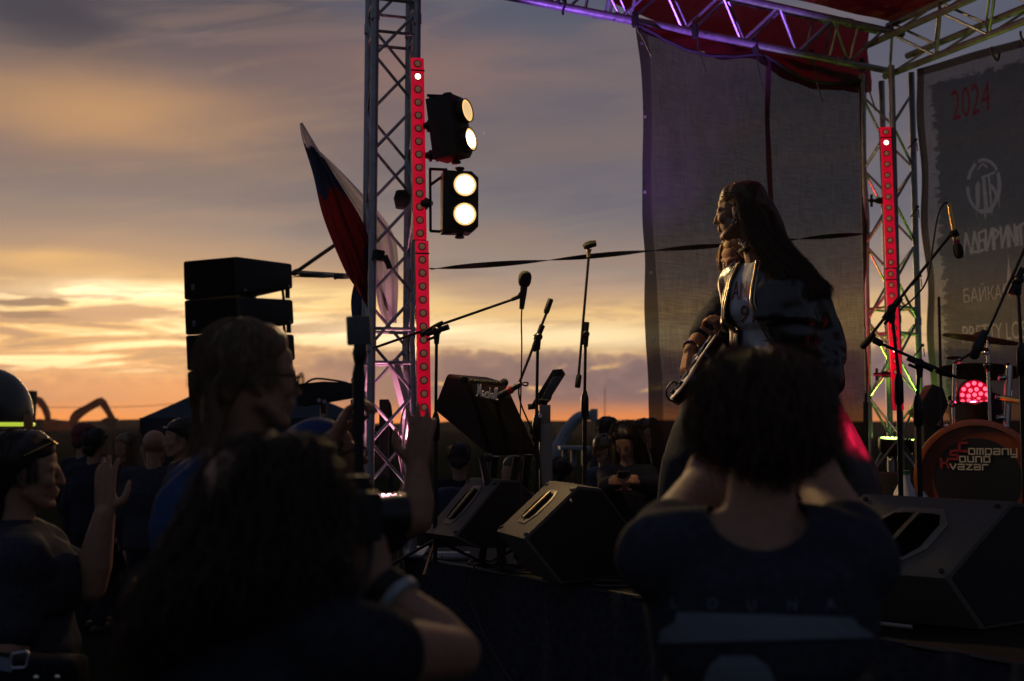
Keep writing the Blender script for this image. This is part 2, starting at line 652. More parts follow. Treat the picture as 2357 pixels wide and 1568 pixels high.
# ---------------------------------------------------------------- materials
M = {}
M['alu'] = mat('truss aluminium', (0.29, 0.30, 0.32), 0.42, 0.70, noise_amt=0.18, noise_scale=14)
M['black_metal'] = mat('black metal', (0.012, 0.012, 0.013), 0.38, 0.4)
M['black_paint'] = mat('black textured paint', (0.012, 0.012, 0.014), 0.6, spec=.3, noise_amt=0.25, noise_scale=160, bump=0.25)
M['grey_paint'] = mat('dark grey cabinet paint', (0.10, 0.088, 0.076), 0.62, spec=.2, noise_amt=0.2, noise_scale=220, bump=0.35)
M['grille'] = mat('speaker grille', (0.006, 0.006, 0.007), 0.85, noise_amt=0.4, noise_scale=400, bump=0.4, spec=.1)
M['rubber'] = mat('black rubber', (0.008, 0.008, 0.008), 0.8)
M['strap'] = mat('black webbing', (0.010, 0.010, 0.011), 0.85, noise_amt=0.3, noise_scale=300)
M['chrome'] = mat('chrome', (0.62, 0.60, 0.56), 0.12, 1.0)
M['gold'] = mat('gold anodised metal', (0.55, 0.34, 0.12), 0.25, 1.0)
M['bronze'] = mat('cymbal bronze', (0.28, 0.15, 0.06), 0.28, 1.0, noise_amt=0.25, noise_scale=40)
M['cable'] = mat('cable rubber', (0.009, 0.009, 0.009), 0.55)
M['pale_cable'] = mat('pale cable', (0.30, 0.27, 0.22), 0.55)
M['red_plastic'] = mat('red plastic', (0.35, 0.012, 0.02), 0.4)
M['white_plastic'] = mat('white plastic', (0.55, 0.52, 0.55), 0.45)
M['skirt'] = mat('stage skirt cloth', (0.026, 0.028, 0.038), 0.9, spec=.1, noise_amt=0.35, noise_scale=30, bump=0.2)
M['floor'] = mat('stage floor boards', (0.010, 0.009, 0.009), 0.7, spec=0.15, noise_amt=0.4, noise_scale=12, bump=0.3)


# ---------------------------------------------------------------- ground, hills
EDGE = V((0.618, -0.786, 0))          # along the stage front, towards the camera
INTO = V((0.899, 0.438, 0))           # from the front of the stage to its back
SA = V((-0.80, 6.66, 0))              # far front corner of the stage
SZ = 0.85
T1 = V((-0.726, 6.5, 0))
T2 = V((2.944, 8.4, 0))


def ground_mat():
    m = mat('trodden grass', (0.012, 0.016, 0.008), 0.9)
    t = NT(m.node_tree)
    b = t.n['Principled BSDF']
    co = t.new('ShaderNodeTexCoord').outputs['Object']
    a = t.noise(co, 0.35, 6, 0.6)
    c = t.noise(co, 6.0, 6, 0.65)
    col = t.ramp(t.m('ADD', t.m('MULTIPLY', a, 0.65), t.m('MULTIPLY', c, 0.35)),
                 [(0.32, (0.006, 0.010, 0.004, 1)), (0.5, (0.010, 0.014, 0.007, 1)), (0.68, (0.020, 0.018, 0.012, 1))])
    t.put(b.inputs['Base Color'], col)
    b.inputs['Specular IOR Level'].default_value = 0.0
    df = t.new('ShaderNodeBsdfDiffuse')
    t.put(df.inputs[0], col)
    bn = t.new('ShaderNodeBump')
    bn.inputs['Strength'].default_value = 0.6
    bn.inputs['Distance'].default_value = 0.03
    t.put(bn.inputs['Height'], t.noise(co, 25.0, 5, 0.7))
    t.l.new(bn.outputs[0], df.inputs['Normal'])
    t.l.new(df.outputs[0], t.n['Material Output'].inputs[0])
    return m


g = MB()
rings = [0, 3, 8, 20, 60, 160, 300, 460]
g.v.append(V((0, 0, 0)))
for r in rings[1:]:
    for k in range(64):
        a = 2 * math.pi * k / 64
        g.v.append(V((r * math.cos(a), r * math.sin(a), 0)))
for k in range(64):
    g.f.append((0, 1 + k, 1 + (k + 1) % 64))
for i in range(len(rings) - 2):
    for k in range(64):
        a, b = 1 + i * 64, 1 + (i + 1) * 64
        g.f.append((a + k, b + k, b + (k + 1) % 64, a + (k + 1) % 64))
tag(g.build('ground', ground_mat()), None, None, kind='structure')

p = MB()
for i in range(1):
    x0, y0 = (-3.2, 3.4) if i == 0 else (-9.0, 11.5)
    rows = []
    for j in range(12):
        t_ = j / 11
        if i == 0:
            c = V((-4.6 + 3.2 * t_, 5.4 - 1.9 * t_ * 0.3, 0.004))
            w = V((0.25, 1.0, 0)) * (0.62 + 0.08 * math.sin(j * 1.7))
        else:
            c = V((-30 + 60 * t_, 17 + 2 * math.sin(t_ * 5), 0.004))
            w = V((0, 1.6, 0))
        rows.append([c - w, c - w * 0.3, c + w * 0.3, c + w])
    p.grid(rows)
tag(p.build('path', mat('packed gravel path', (0.05, 0.047, 0.05), 0.9, spec=0.05, noise_amt=0.35, noise_scale=8, bump=0.4)), None, None, kind='structure')

h = MB()
rows = []
for j in range(90):
    x = -330 + 660 * j / 89
    zt = 2.2 + 2.4 * max(0, mnoise.noise(V((x * 0.014, 3.1, 0)))) + (2.4 if x > -20 else 1.2) * (0.55 + 0.45 * mnoise.noise(V((x * 0.007, 9.0, 0))))
    rows.append([V((x, 290, -.5)), V((x, 308, zt * 0.6)), V((x, 335, zt)), V((x, 370, zt * 0.9)), V((x, 420, -.5))])
h.grid(rows)
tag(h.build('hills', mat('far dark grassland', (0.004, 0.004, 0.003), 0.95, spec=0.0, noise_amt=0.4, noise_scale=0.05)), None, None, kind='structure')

e = MB()
rows = []
for j in range(60):
    x = -110 + 110 * j / 59
    zt = 1.35 + 0.35 * mnoise.noise(V((x * 0.12, 1, 0))) - 0.9 * max(0, (x + 20) / 20)
    rows.append([V((x, 148, -0.5)), V((x, 160, max(zt, -.3))), V((x, 176, max(zt, -.3))), V((x, 190, -0.5))])
e.grid(rows)
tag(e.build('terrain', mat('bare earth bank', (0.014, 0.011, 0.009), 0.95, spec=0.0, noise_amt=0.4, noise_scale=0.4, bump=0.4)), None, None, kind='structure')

# ---------------------------------------------------------------- stage
st = thing('stage', 'low stage deck with a black cloth skirt along its front', 'stage', SA)
B_ = SA + EDGE * 7.2
D_ = SA + INTO * 4.9
C_ = B_ + INTO * 4.9
MB().prism([V((q.x, q.y, SZ - 0.09)) for q in (SA, B_, C_, D_)], (0, 0, 0.09)).build('deck', M['floor'], st)
sk = MB()
rows = []
n = 420
for i in range(n + 1):
    s_ = 7.2 * i / n
    q = SA + EDGE * s_ - INTO * 0.025
    row = []
    for k in range(8):
        u = k / 7
        amp = 0.006 + 0.030 * u
        off = amp * (math.sin(s_ * 21 + 2.2 * math.sin(s_ * 3.1)) + 0.5 * math.sin(s_ * 9.3 + 1.0))
        row.append(V((q.x, q.y, (SZ - 0.004) * (1 - u) + 0.01 * u)) - INTO * (off + 0.03 * u))
    rows.append(row)
sk.grid(rows)
sk.build('skirt', M['skirt'], st)
tr = MB()
tr.tube([SA + V((0, 0, SZ - 0.01)) - INTO * 0.012, B_ + V((0, 0, SZ - 0.01)) - INTO * 0.012], 0.014, 8)
tr.build('edge_trim', M['black_metal'], st)
for s_ in (0.15, 2.4, 4.8, 7.05):
    for i_ in (0.15, 4.7):
        q = SA + EDGE * s_ + INTO * i_
        MB().cyl((q.x, q.y, 0), (q.x, q.y, SZ - 0.09), 0.03).build('leg', M['alu'], st)


# ---------------------------------------------------------------- trusses
def sq_truss(root, a, b, up, half=0.12, r=0.025, seg=2.0, period=0.5, joints=True, phase=0.0):
    """square lattice truss from a to b as parts of root; up is one chord's direction from the axis"""
    a, b = V(a), V(b)
    d = (b - a).normalized()
    u = (V(up) - d * V(up).dot(d)).normalized()
    w = d.cross(u)
    L = (b - a).length
    R_ = half * math.sqrt(2)
    offs = [u * R_, w * R_, u * -R_, w * -R_]
    for o in offs:
        m = MB().tube([a + o, b + o], r, 14)
        k = seg - phase
        while k < L:
            c = a + o + d * k
            m.cyl(c - d * 0.03, c + d * 0.03, r * 1.16, 14)
            m.cyl(c - d * 0.04 - u * r, c - d * 0.04 + u * r * 1.7, 0.006, 6)
            k += seg
        m.build('chord', M['alu'], root)
    lt = MB()
    for i in range(4):
        o1, o2 = offs[i], offs[(i + 1) % 4]
        k = 0.06
        flip = i % 2
        while k + period / 2 < L - 0.03:
            p0 = a + d * k + (o1 if not flip else o2)
            p1 = a + d * (k + period / 2) + (o2 if not flip else o1)
            lt.tube([p0, p1], r * 0.40, 8)
            flip = not flip
            k += period / 2
        k = seg - phase
        while k < L:
            for e_ in (-0.10, 0.10):
                lt.tube([a + d * (k + e_) + o1, a + d * (k + e_) + o2], r * 0.42, 8)
            k += seg
    lt.build('lattice', M['alu'], root)


tow = thing('truss_tower', 'square aluminium truss tower with the red light bars and blinders at the far stage front', 'truss', (T1.x, T1.y, SZ))
ta, tb = P(892, 1272, 6.5), P(905, -90, 6.5)
ta.z = SZ + 0.02
sq_truss(tow, ta, tb, V((math.cos(math.radians(241)), math.sin(math.radians(241)), 0)), 0.128, 0.0245, 2.0, 0.58, phase=0.79)
bp = MB().box((ta.x, ta.y, SZ + 0.012), (0.46, 0.46, 0.016), bev=0.003)
bp.build('base_plate', M['alu'], tow)
# a perforated corner plate hanging in the tower
cp = MB()
c0, c1 = P(905, 830, 6.6), P(940, 960, 6.55)
cp.tube([c0, (c0 + c1) / 2, c1], [0.036, 0.034, 0.036], 4)
o = cp.build('gusset_plate', mat('painted steel plate', (0.42, 0.40, 0.42), 0.5), tow)

tow2 = thing('truss_tower', 'square aluminium truss tower at the back corner of the stage beside the banner', 'truss', (T2.x, T2.y, SZ))
ta2, tb2 = P(2063, 1120, 8.4), P(2040, 170, 8.4)
ta2.z = SZ + 0.02
sq_truss(tow2, ta2, tb2, V((math.cos(math.radians(262)), math.sin(math.radians(262)), 0)), 0.135, 0.0245, 2.0, 0.60, phase=0.45)
MB().box((ta2.x, ta2.y, SZ + 0.012), (0.46, 0.46, 0.016), bev=0.003).build('base_plate', M['alu'], tow2)

bm_side = thing('truss_beam', 'violet lit roof truss running from the front tower to the back corner above the dark curtain', 'truss', P(1600, 40, 7.2))
h2 = tb2.z
s0, s1 = P(905, -118, 6.5), P(2036, 118, 8.4)
sq_truss(bm_side, s0, s1, V((0, -0.45, -1)), 0.145, 0.026, 2.0, 0.52, phase=0.4)
bm_back = thing('truss_beam', 'roof truss over the banner with green light on its lower chord', 'truss', P(2240, 60, 7.5))
b0, b1 = P(2040, 118, 8.4), P(2700, -165, 6.05)
sq_truss(bm_back, b0, b1, V((0, -0.2, -1)), 0.145, 0.026, 2.0, 0.52, phase=0.3)

# ---------------------------------------------------------------- roof canopy
M['canopy'] = mat('red roof tarpaulin', (0.17, 0.006, 0.018), 0.62, noise_amt=0.3, noise_scale=3.0, trans=0.30)
rf = thing('roof_canopy', 'dark red tarpaulin roof stretched over the stage trusses', 'canopy', P(1900, 0, 7.0))
up = V((0, 0, 1))
e0 = s0 + V((-0.3, -0.2, 0.26))
e1 = s1 + V((0.10, 0.10, 0.26))
e2 = e1 + V((0.618, -0.786, 0)) * 7.5
e3 = e0 + V((0.618, -0.786, 0)) * 7.5
rows = []
for i in range(25):
    u_ = i / 24
    row = []
    for j in range(25):
        v_ = j / 24
        q = (e0 * (1 - u_) + e1 * u_) * (1 - v_) + (e3 * (1 - u_) + e2 * u_) * v_
        q = q + up * (0.9 * math.sin(math.pi * u_) * min(1, v_ * 3) + 0.55 * min(1, v_ * 2.5) + 0.05 * mnoise.noise(q * 1.7))
        row.append(q)
    rows.append(row)
MB().grid(rows).build('tarpaulin', M['canopy'], rf)
# the side valance behind the side truss
rows = []
for i in range(60):
    u_ = i / 59
    q = e0 * (1 - u_) + e1 * u_ + V((-0.12, 0.20, 0))
    dr = 0.20 + 0.30 * min(1, max(0, (u_ - .5) * 6)) + 0.04 * math.sin(u_ * 15) + 0.02 * math.sin(u_ * 41)
    rows.append([q + up * (0.02 - dr * k / 6) + V((-.43, .9, 0)) * (0.02 * math.sin(u_ * 31 + k) + 0.015 * mnoise.noise(V((u_ * 20, k, 0)))) for k in range(7)])
MB().grid(rows).build('valance', M['canopy'], rf)


# ---------------------------------------------------------------- curtain (see-through woven cloth)
def weave_mat(name, col, clear, con=2.3):
    m = bpy.data.materials.new(name)
    m.use_nodes = True
    t = NT(m.node_tree)
    b = t.n['Principled BSDF']
    b.inputs['Roughness'].default_value = 0.9
    b.inputs['Specular IOR Level'].default_value = 0.15
    uv = t.new('ShaderNodeTexCoord').outputs['UV']
    sp = t.new('ShaderNodeSeparateXYZ')
    t.l.new(uv, sp.inputs[0])
    a = t.noise(t.xyz(t.m('MULTIPLY', sp.outputs[0], 14.0), t.m('MULTIPLY', sp.outputs[1], 260.0), 0.0), 1.0, 3, 0.6)
    c = t.noise(t.xyz(t.m('MULTIPLY', sp.outputs[0], 200.0), t.m('MULTIPLY', sp.outputs[1], 16.0), 3.0), 1.0, 3, 0.6)
    w = t.m('ADD', t.m('MULTIPLY', a, 0.5), t.m('MULTIPLY', c, 0.5))
    base = (*col, 1)
    t.put(b.inputs['Base Color'], base)
    tr = t.new('ShaderNodeBsdfTransparent')
    tl = t.new('ShaderNodeBsdfTranslucent')
    t.put(tl.inputs[0], base)
    m1 = t.new('ShaderNodeMixShader')
    m1.inputs[0].default_value = 0.35
    t.l.new(b.outputs[0], m1.inputs[1])
    t.l.new(tl.outputs[0], m1.inputs[2])
    m2 = t.new('ShaderNodeMixShader')
    # open area of the weave, uneven thread by thread
    t.put(m2.inputs[0], t.m('MULTIPLY', clear, t.m('ADD', t.m('MULTIPLY', w, con), 1.0 - con * .5), clamp=True))
    t.l.new(m1.outputs[0], m2.inputs[1])
    t.l.new(tr.outputs[0], m2.inputs[2])
    t.l.new(m2.outputs[0], t.n['Material Output'].inputs[0])
    return m


def uv_sheet(name, rows, material, parent):
    """grid with UVs 0..1 (u along a row, v from the last row up)"""
    mb = MB().grid(rows)
    o = mb.build(name, material, parent)
    n, m = len(rows), len(rows[0])
    ul = o.data.uv_layers.new(name='map')
    for lp in o.data.loops:
        i, j = divmod(lp.vertex_index, m)
        ul.data[lp.index].uv = (j / (m - 1), 1 - i / (n - 1))
    return o


M['curtain'] = weave_mat('sheer black curtain cloth', (0.014, 0.007, 0.009), 0.138)
M['hem'] = weave_mat('doubled curtain hem', (0.014, 0.009, 0.010), 0.06)
cur = thing('curtain', 'tall sheer dark curtain hung from the side truss behind the musicians', 'curtain', P(1740, 900, 7.6))
TL, TR_, BL, BR = P(1462, 56, 7.15), P(1992, 186, 8.45), P(1512, 1150, 7.25), P(2000, 1150, 8.45)
rows = []
NR, NC = 70, 90
for i in range(NR + 1):
    v = i / NR
    row = []
    for j in range(NC + 1):
        u = j / NC
        q = (TL * (1 - u) + TR_ * u) * (1 - v) + (BL * (1 - u) + BR * u) * v
        sag = 0.10 * abs(math.sin(u * math.pi * 2.0)) ** 1.3 * (1 - v) ** 8
        fold = 0.022 * math.sin(u * 17 + 1.5 * v) * (0.35 + 0.65 * v) + 0.05 * mnoise.noise(V((u * 5, v * 4, 2))) + 0.02 * mnoise.noise(V((u * 16, v * 9, 5)))
        q = q + V((-0.43, 0.9, 0)) * fold + V((0, 0, -sag))
        if j == 0:
            q += V((0.02 * math.sin(v * 7), 0, 0))
        row.append(q)
    rows.append(row)
uv_sheet('cloth', [r[4:] for r in rows], M['curtain'], cur)
uv_sheet('hem', [r[:5] for r in rows], M['hem'], cur)
jm = int(NC * .53)
uv_sheet('seam', [[q + V((-.05, -.1, 0)) * 0.08 for q in r[jm:jm + 3]] for r in rows[:48]], mat('seam tape', (0.05, 0.012, 0.022), 0.8), cur)
rows_f = []
for k in range(6):
    rows_f.append([(TL * (1 - j / 50) + TR_ * (j / 50)) + V((-.02, .05 + .015 * math.sin(j * .9 + k), .05 - k * .2 * (.35 + .65 * abs(math.sin(j / 50 * math.pi * 2.0)) ** .8) * (.11 if j < 26 else .19))) for j in range(51)])
MB().grid(rows_f).build('top_flap', M['canopy'], cur)
top = MB()
top.tube([r + V((0, 0, 0.0)) for r in rows[0]], 0.012, 6)
top.build('top_band', M['strap'], cur)
ey = mat('brass eyelet', (0.5, 0.42, 0.35), 0.35, 0.9)
for vv in (0.05, 0.20, 0.37, 0.53, 0.675, 0.83):
    q = rows[int(vv * NR)][1] + V((0.01, -0.03, 0))
    MB().lathe(q, V((0.2, -1, 0)), [(0, 0.011), (0.003, 0.011), (0.0031, 0.006), (0.004, 0.006)], 12).build('eyelet', ey, cur)
for k_, (x, y, x2, y2, Y) in enumerate([(1462, 45, 1500, 130, 7.1), (1600, 72, 1624, 165, 7.45), (1738, 105, 1757, 210, 7.8), (1868, 130, 1893, 235, 8.1), (1985, 150, 2016, 255, 8.3)]):
    a, b = P(x, y - 8, Y - .12), P(x2, y2, Y - .12)
    w = MB().tube(spline([a, a + V((0.02, 0, -0.1)), (a + b) / 2 + V((-.01, 0, 0)), b], 5), 0.0055, 6)
    w.lathe(P(x, y, Y - .1) - V((0, 0, .05)), V((0, 0, 1)), [(0, .022), (.05, .026), (.1, .02)], 8)
    tag(rebase(w.build('cable_tie', M['cable']), a), ['black tie at the top left corner of the curtain', 'black tie with a long tail, second along the curtain top', 'black tie at the middle seam of the curtain top', 'black tie hanging over the right half of the curtain', 'black tie at the curtain corner by the rear tower'][k_], 'cable tie', 'ties holding the curtain to the truss')
w = MB().tube(spline([P(1298, -10, 6.95), P(1302, 6, 6.9), P(1296, 24, 6.9), P(1296, 34, 6.9)], 5), 0.008, 6)
tag(rebase(w.build('cable_tie', M['cable']), P(1300, 0, 6.9)), 'black tie on the violet truss with no curtain below it', 'cable tie', 'ties holding the curtain to the truss')


# ---------------------------------------------------------------- banner
def ink_mat(name, col, tint, clear, splat):
    """dark ink on mesh cloth: thins the light that comes through"""
    m = bpy.data.materials.new(name)
    m.use_nodes = True
    t = NT(m.node_tree)
    b = t.n['Principled BSDF']
    b.inputs['Roughness'].default_value = .9
    b.inputs['Specular IOR Level'].default_value = .05
    sp = t.new('ShaderNodeSeparateXYZ')
    t.l.new(t.new('ShaderNodeTexCoord').outputs['UV'], sp.inputs[0])
    u, v = sp.outputs[0], sp.outputs[1]
    n1 = t.noise(t.xyz(t.m('MULTIPLY', u, 40.0), t.m('MULTIPLY', v, 60.0), 0.0), 1.0, 7, 0.72)
    n2 = t.noise(t.xyz(t.m('MULTIPLY', u, 9.0), t.m('MULTIPLY', v, 12.0), 4.0), 1.0, 5, 0.6)
    th = t.noise(t.xyz(t.m('MULTIPLY', u, 30.0), t.m('MULTIPLY', v, 500.0), 2.0), 1.0, 2, 0.6)
    t.put(b.inputs['Base Color'], t.mix(t.step(n2, .5, .75), (*col, 1), (col[0] * 2.2, col[1] * 1.2, col[2] * 1.1, 1)))
    tr = t.new('ShaderNodeBsdfTransparent')
    t.put(tr.inputs[0], tint)
    cl = t.m('ADD', clear - .12, t.m('MULTIPLY', th, .24))
    if splat:
        d = t.m('MINIMUM', t.m('MINIMUM', t.m('SUBTRACT', u, 0.040), t.m('MULTIPLY', t.m('SUBTRACT', 0.950, v), 1.1)), t.m('SUBTRACT', v, 0.02))
        inner = t.step(t.m('ADD', d, t.m('ADD', t.m('MULTIPLY', t.m('SUBTRACT', n1, 0.52), 0.11), t.m('MULTIPLY', t.m('SUBTRACT', n2, 0.5), 0.03))), -0.003, 0.003)
        cl = t.m('SUBTRACT', 1.0, t.m('MULTIPLY', inner, t.m('SUBTRACT', 1.0, cl)))
        tint_ = t.mix(inner, (1, 1, 1, 1), tint)
        t.put(tr.inputs[0], tint_)
    mx = t.new('ShaderNodeMixShader')
    t.put(mx.inputs[0], cl)
    t.l.new(b.outputs[0], mx.inputs[1])
    t.l.new(tr.outputs[0], mx.inputs[2])
    t.l.new(mx.outputs[0], t.n['Material Output'].inputs[0])
    return m


M['banner'] = weave_mat('pale banner mesh', (0.075, 0.062, 0.070), 0.21, 1.2)
M['ink'] = ink_mat('dark banner ink', (0.010, 0.011, 0.016), (.92, .96, 1, 1), .46, True)
M['ink_red'] = ink_mat('red banner ink', (0.075, 0.006, 0.010), (1, .30, .34, 1), .46, False)
ban = thing('banner', 'large printed festival banner with band names hung behind the drums', 'banner', P(2300, 900, 7.4))
bTL, bBL = P(2114, 158, 8.3), P(2136, 1085, 8.3)
bdir = V((0.60, -0.80, 0))
zt0, zb0 = bTL.z, bBL.z
BH, BWID = zt0 - zb0, 3.2


def ban_pt(s, h, lift=0.0):
    """s metres along the banner, h metres up from its foot"""
    q = bTL + bdir * s
    k = h / BH
    q = V((q.x, q.y, zb0 + h))
    q += V((0.05 * (1 - k) - .02, 0, 0))
    wav = 0.035 * mnoise.noise(V((s * 1.5, h * 1.1, 7))) + 0.012 * math.sin(s * 9 + h) + .02 * max(0, 1 - s / .25) * math.sin(h * 7.5)
    return q + V((-0.8, -0.6, 0)) * (wav + lift)


rows = []
for i in range(61):
    h_ = BH * (1 - i / 60)
    rows.append([ban_pt(BWID * j / 60, h_) for j in range(61)])
uv_sheet('cloth', rows, M['banner'], ban)
hm = MB().grid([[ban_pt(BWID * j / 60, BH - 0.06 * k, -0.012) for j in range(61)] for k in (0, 1)])
hm.grid([[ban_pt(-0.004 + .055 * k, BH * j / 40, -0.012) for j in range(41)] for k in (0, 1)])
hm.build('hem', weave_mat('banner hem', (.06, .05, .055), .16), ban)


def ban_s(x, y):
    """metres along / up the banner for a place on it"""
    d = _R @ V(((x - CX) / FPX, 1.0, (CY - y) / FPX))
    nrm = V((0.8, 0.6, 0))
    tt = (bTL - V((0, 0, CAMZ))).dot(nrm) / d.dot(nrm)
    q = V((0, 0, CAMZ)) + d * tt
    return (q - bTL).dot(bdir), q.z - zb0


cut_polys, red_polys = [], []


def ban_text(body, x0, y0, x1, height_px, out):
    sa, ha = ban_s(x0, y0)
    sb, hb = ban_s(x0, y0 - height_px)
    se, _ = ban_s(x1, y0 - (x1 - x0) * 0.1)
    H_ = hb - ha
    vs, fs, w = text_faces(body, H_)
    k = (se - sa) / w
    for f in fs:
        out.append([(sa + vs[i][0] * k, ha + vs[i][1]) for i in f])


ban_text('2024', 2194, 278, 2288, 70, red_polys)
ban_text('БАЙКАЛ', 2211, 697, 2324, 42, cut_polys)
ban_text('PRETTY LOST', 2209, 790, 2382, 40, cut_polys)
# angular hand-drawn band name
glyphs = {'Л': [[(0, 0), (.5, 1), (1, 0)]], 'А': [[(0, 0), (.55, 1), (1, 0), (.2, .05)]], 'Б': [[(1, 1), (.1, .9), (.0, 0), (.9, .1), (.75, .55), (.1, .5)]],
          'И': [[(0, 1), (0, 0), (.9, 1), (.9, 0)]], 'Р': [[(0, 0), (.05, 1), (.8, .75), (.1, .45)]], 'Н': [[(0, 0), (0, 1), (.85, 0), (.85, 1)]], 'Т': [[(0, 0), (.1, .85), (.5, .85), (.5, 0), (.55, .95), (1.2, 1)]]}
for i, ch in enumerate('ЛАБИРИНТ'):
    sa, ha = ban_s(2214 + i * 18.5, 585 - i * 3.0)
    sb, hb = ban_s(2214 + (i + 1) * 18.5, 585)
    _, ht = ban_s(2214 + i * 18.5, 585 - i * 3.0 - 47)
    for st_ in glyphs[ch]:
        pts = [(sa + (sb - sa) * .95 * x, ha + (ht - ha) * y) for x, y in st_]
        for (xa, ya), (xb, yb) in zip(pts, pts[1:]):
            L = math.hypot(xb - xa, yb - ya) or 1
            nx, ny = -(yb - ya) / L * .009, (xb - xa) / L * .009
            ex, ey_ = (xb - xa) / L * .007, (yb - ya) / L * .007
            cut_polys.append([(xa + nx - ex, ya + ny - ey_), (xa - nx - ex, ya - ny - ey_), (xb - nx + ex, yb - ny + ey_), (xb + nx + ex, yb + ny + ey_)])
# round dripping emblem
ec, eh = ban_s(2268, 428)
ew = ban_s(2312, 424)[0] - ec
ehh = ban_s(2268, 366)[1] - eh


def em_quad(pl):
    cut_polys.append([(ec + x * ew, eh + y * ehh) for x, y in pl])


random.seed(3)
for i in range(64):
    a0, a1 = 2 * math.pi * i / 64, 2 * math.pi * (i + 1) / 64
    if 1.75 < a0 < 1.95 or 2.7 < a0 < 2.95 or .35 < a0 < .45:
        continue
    w0 = 0.10 + 0.09 * (0.5 + 0.5 * math.sin(a0 * 2.0 + 2.2)) + 0.03 * random.random()
    em_quad([((1 - w0) * math.cos(a0), (1 - w0) * math.sin(a0)), (math.cos(a0), math.sin(a0)), (math.cos(a1), math.sin(a1)), ((1 - w0) * math.cos(a1), (1 - w0) * math.sin(a1))])
for pl in ([(-.52, -.72), (-.30, -.80), (-.16, .1), (-.28, .22), (-.46, .05)], [(-.06, -.95), (.18, -1.0), (.16, .25), (-.04, .25)], [(.30, -.85), (.42, -.80), (.42, .34), (.30, .34)],
           [(-.06, .25), (.72, .33), (.70, .43), (-.06, .34)], [(.42, .0), (.60, -.1), (.56, -.3), (.42, -.2)], [(.60, -.1), (.78, -.45), (.60, -.5), (.56, -.3)], [(.78, -.45), (.66, -.70), (.60, -.5)],
           [(-.7, -.62), (-.3, -1.02), (-.3, -.84)], [(-.3, -1.02), (.35, -1.05), (.4, -.86), (-.3, -.84)], [(.35, -1.05), (.75, -.6), (.4, -.86)], [(-.22, .58), (.06, .78), (.02, .83), (-.27, .64)], [(.06, .84), (.36, .62), (.30, .58), (.04, .76)],
           [(-.55, -.9), (-.48, -.88), (-.49, -1.22)], [(-.1, -1.02), (.05, -1.02), (-.03, -1.3)], [(.72, -.55), (.86, -.4), (.80, -.98)], [(.3, -1.0), (.4, -1.0), (.34, -1.2)]):
    em_quad(pl)
# star crown over the third name
for pl in ([(2308, 668), (2316, 690), (2304, 690)], [(2322, 600), (2330, 690), (2314, 690)], [(2338, 672), (2342, 690), (2330, 690)], [(2330, 655), (2336, 688), (2326, 690)]):
    cut_polys.append([(a_, b_ + .05) for a_, b_ in (ban_s(*q) for q in pl)])


def ink_layer(holes, name, m, keep, nx, ny, lift):
    """a thin ink sheet over the cloth: the grid with the lettering left out, or only the lettering"""
    from mathutils.geometry import delaunay_2d_cdt
    V2 = [Vector((BWID * i / nx, BH * j / ny)) for i in range(nx + 1) for j in range(ny + 1)]
    F = [[0, nx * (ny + 1), (nx + 1) * (ny + 1) - 1, ny]]
    for pl in holes:
        ar_ = sum(pl[i - 1][0] * pl[i][1] - pl[i][0] * pl[i - 1][1] for i in range(len(pl))) / 2
        if abs(ar_) < 2e-6 or max(p_[0] for p_ in pl) > BWID * .98:
            continue
        if ar_ < 0:
            pl = pl[::-1]
        o_ = len(V2)
        V2 += [Vector(p_) for p_ in pl]
        F.append(list(range(o_, o_ + len(pl))))
    vo, eo, fo, ov, oe, of = delaunay_2d_cdt(V2, [], F, 1, 1e-6)
    fs = [f for f, o_ in zip(fo, of) if (max(o_) > 0 if o_ else False) == keep]
    mb = MB().add([ban_pt(p_.x, p_.y, lift) for p_ in vo], [tuple(f) for f in fs])
    ob = mb.build(name, m, ban)
    ul = ob.data.uv_layers.new(name='map')
    for lp in ob.data.loops:
        p_ = vo[lp.vertex_index]
        ul.data[lp.index].uv = (p_.x / BWID, p_.y / BH)
    return ob


ink_layer(cut_polys + red_polys, 'ink', M['ink'], False, 40, 50, .006)
ink_layer(red_polys, 'lettering', M['ink_red'], True, 30, 40, .006)
# ties of the banner
for (x, y, dx, dy) in ((2288, 468, 6, 20), ):
    pass
for i_, (xa, ya, xb, yb) in enumerate([(2108, 322, 2090, 342), (2112, 476, 2096, 500), (2118, 635, 2100, 658), (2124, 795, 2104, 820), (2108, 1002, 2092, 1015), (2288, 130, 2292, 152), (2398, 140, 2402, 98), (2285, 165, 2276, 148)][:5]):
    w = MB().tube(spline([P(xa, ya, 8.15), P((xa + xb) / 2 + 3, (ya + yb) / 2 - 3, 8.12), P(xb, yb, 8.15)], 4), 0.006, 6)
    w.ell(P(xa, ya, 8.14), 0.014, seg=8)
    w.tube([P(xa + 2, ya + 6, 8.15), P(xa + 4, ya + 26, 8.15)], 0.004, 5)
    tag(rebase(w.build('bungee_tie', M['cable']), P(xa, ya, 8.15)), ['topmost', 'second highest', 'middle', 'fourth', 'lowest'][i_] + ' black bungee tie on the left edge of the printed banner', 'bungee tie', 'bungees on the banner edge')
for i_, (x, y, Y) in enumerate([(2286, 118, 7.55), (2398 - 45, 82, 7.15)]):
    w = MB().tube(spline([P(x - 4, y - 10, Y), P(x - 2, y + 5, Y), P(x + 10, y + 22, Y), P(x + 15, y + 4, Y)], 4), 0.008, 6)
    tag(rebase(w.build('bungee_tie', M['cable']), P(x, y, Y)), ['black bungee on the roof truss above the year on the banner', 'black bungee on the roof truss at the upper right corner'][i_], 'bungee tie', 'bungees on the banner edge')

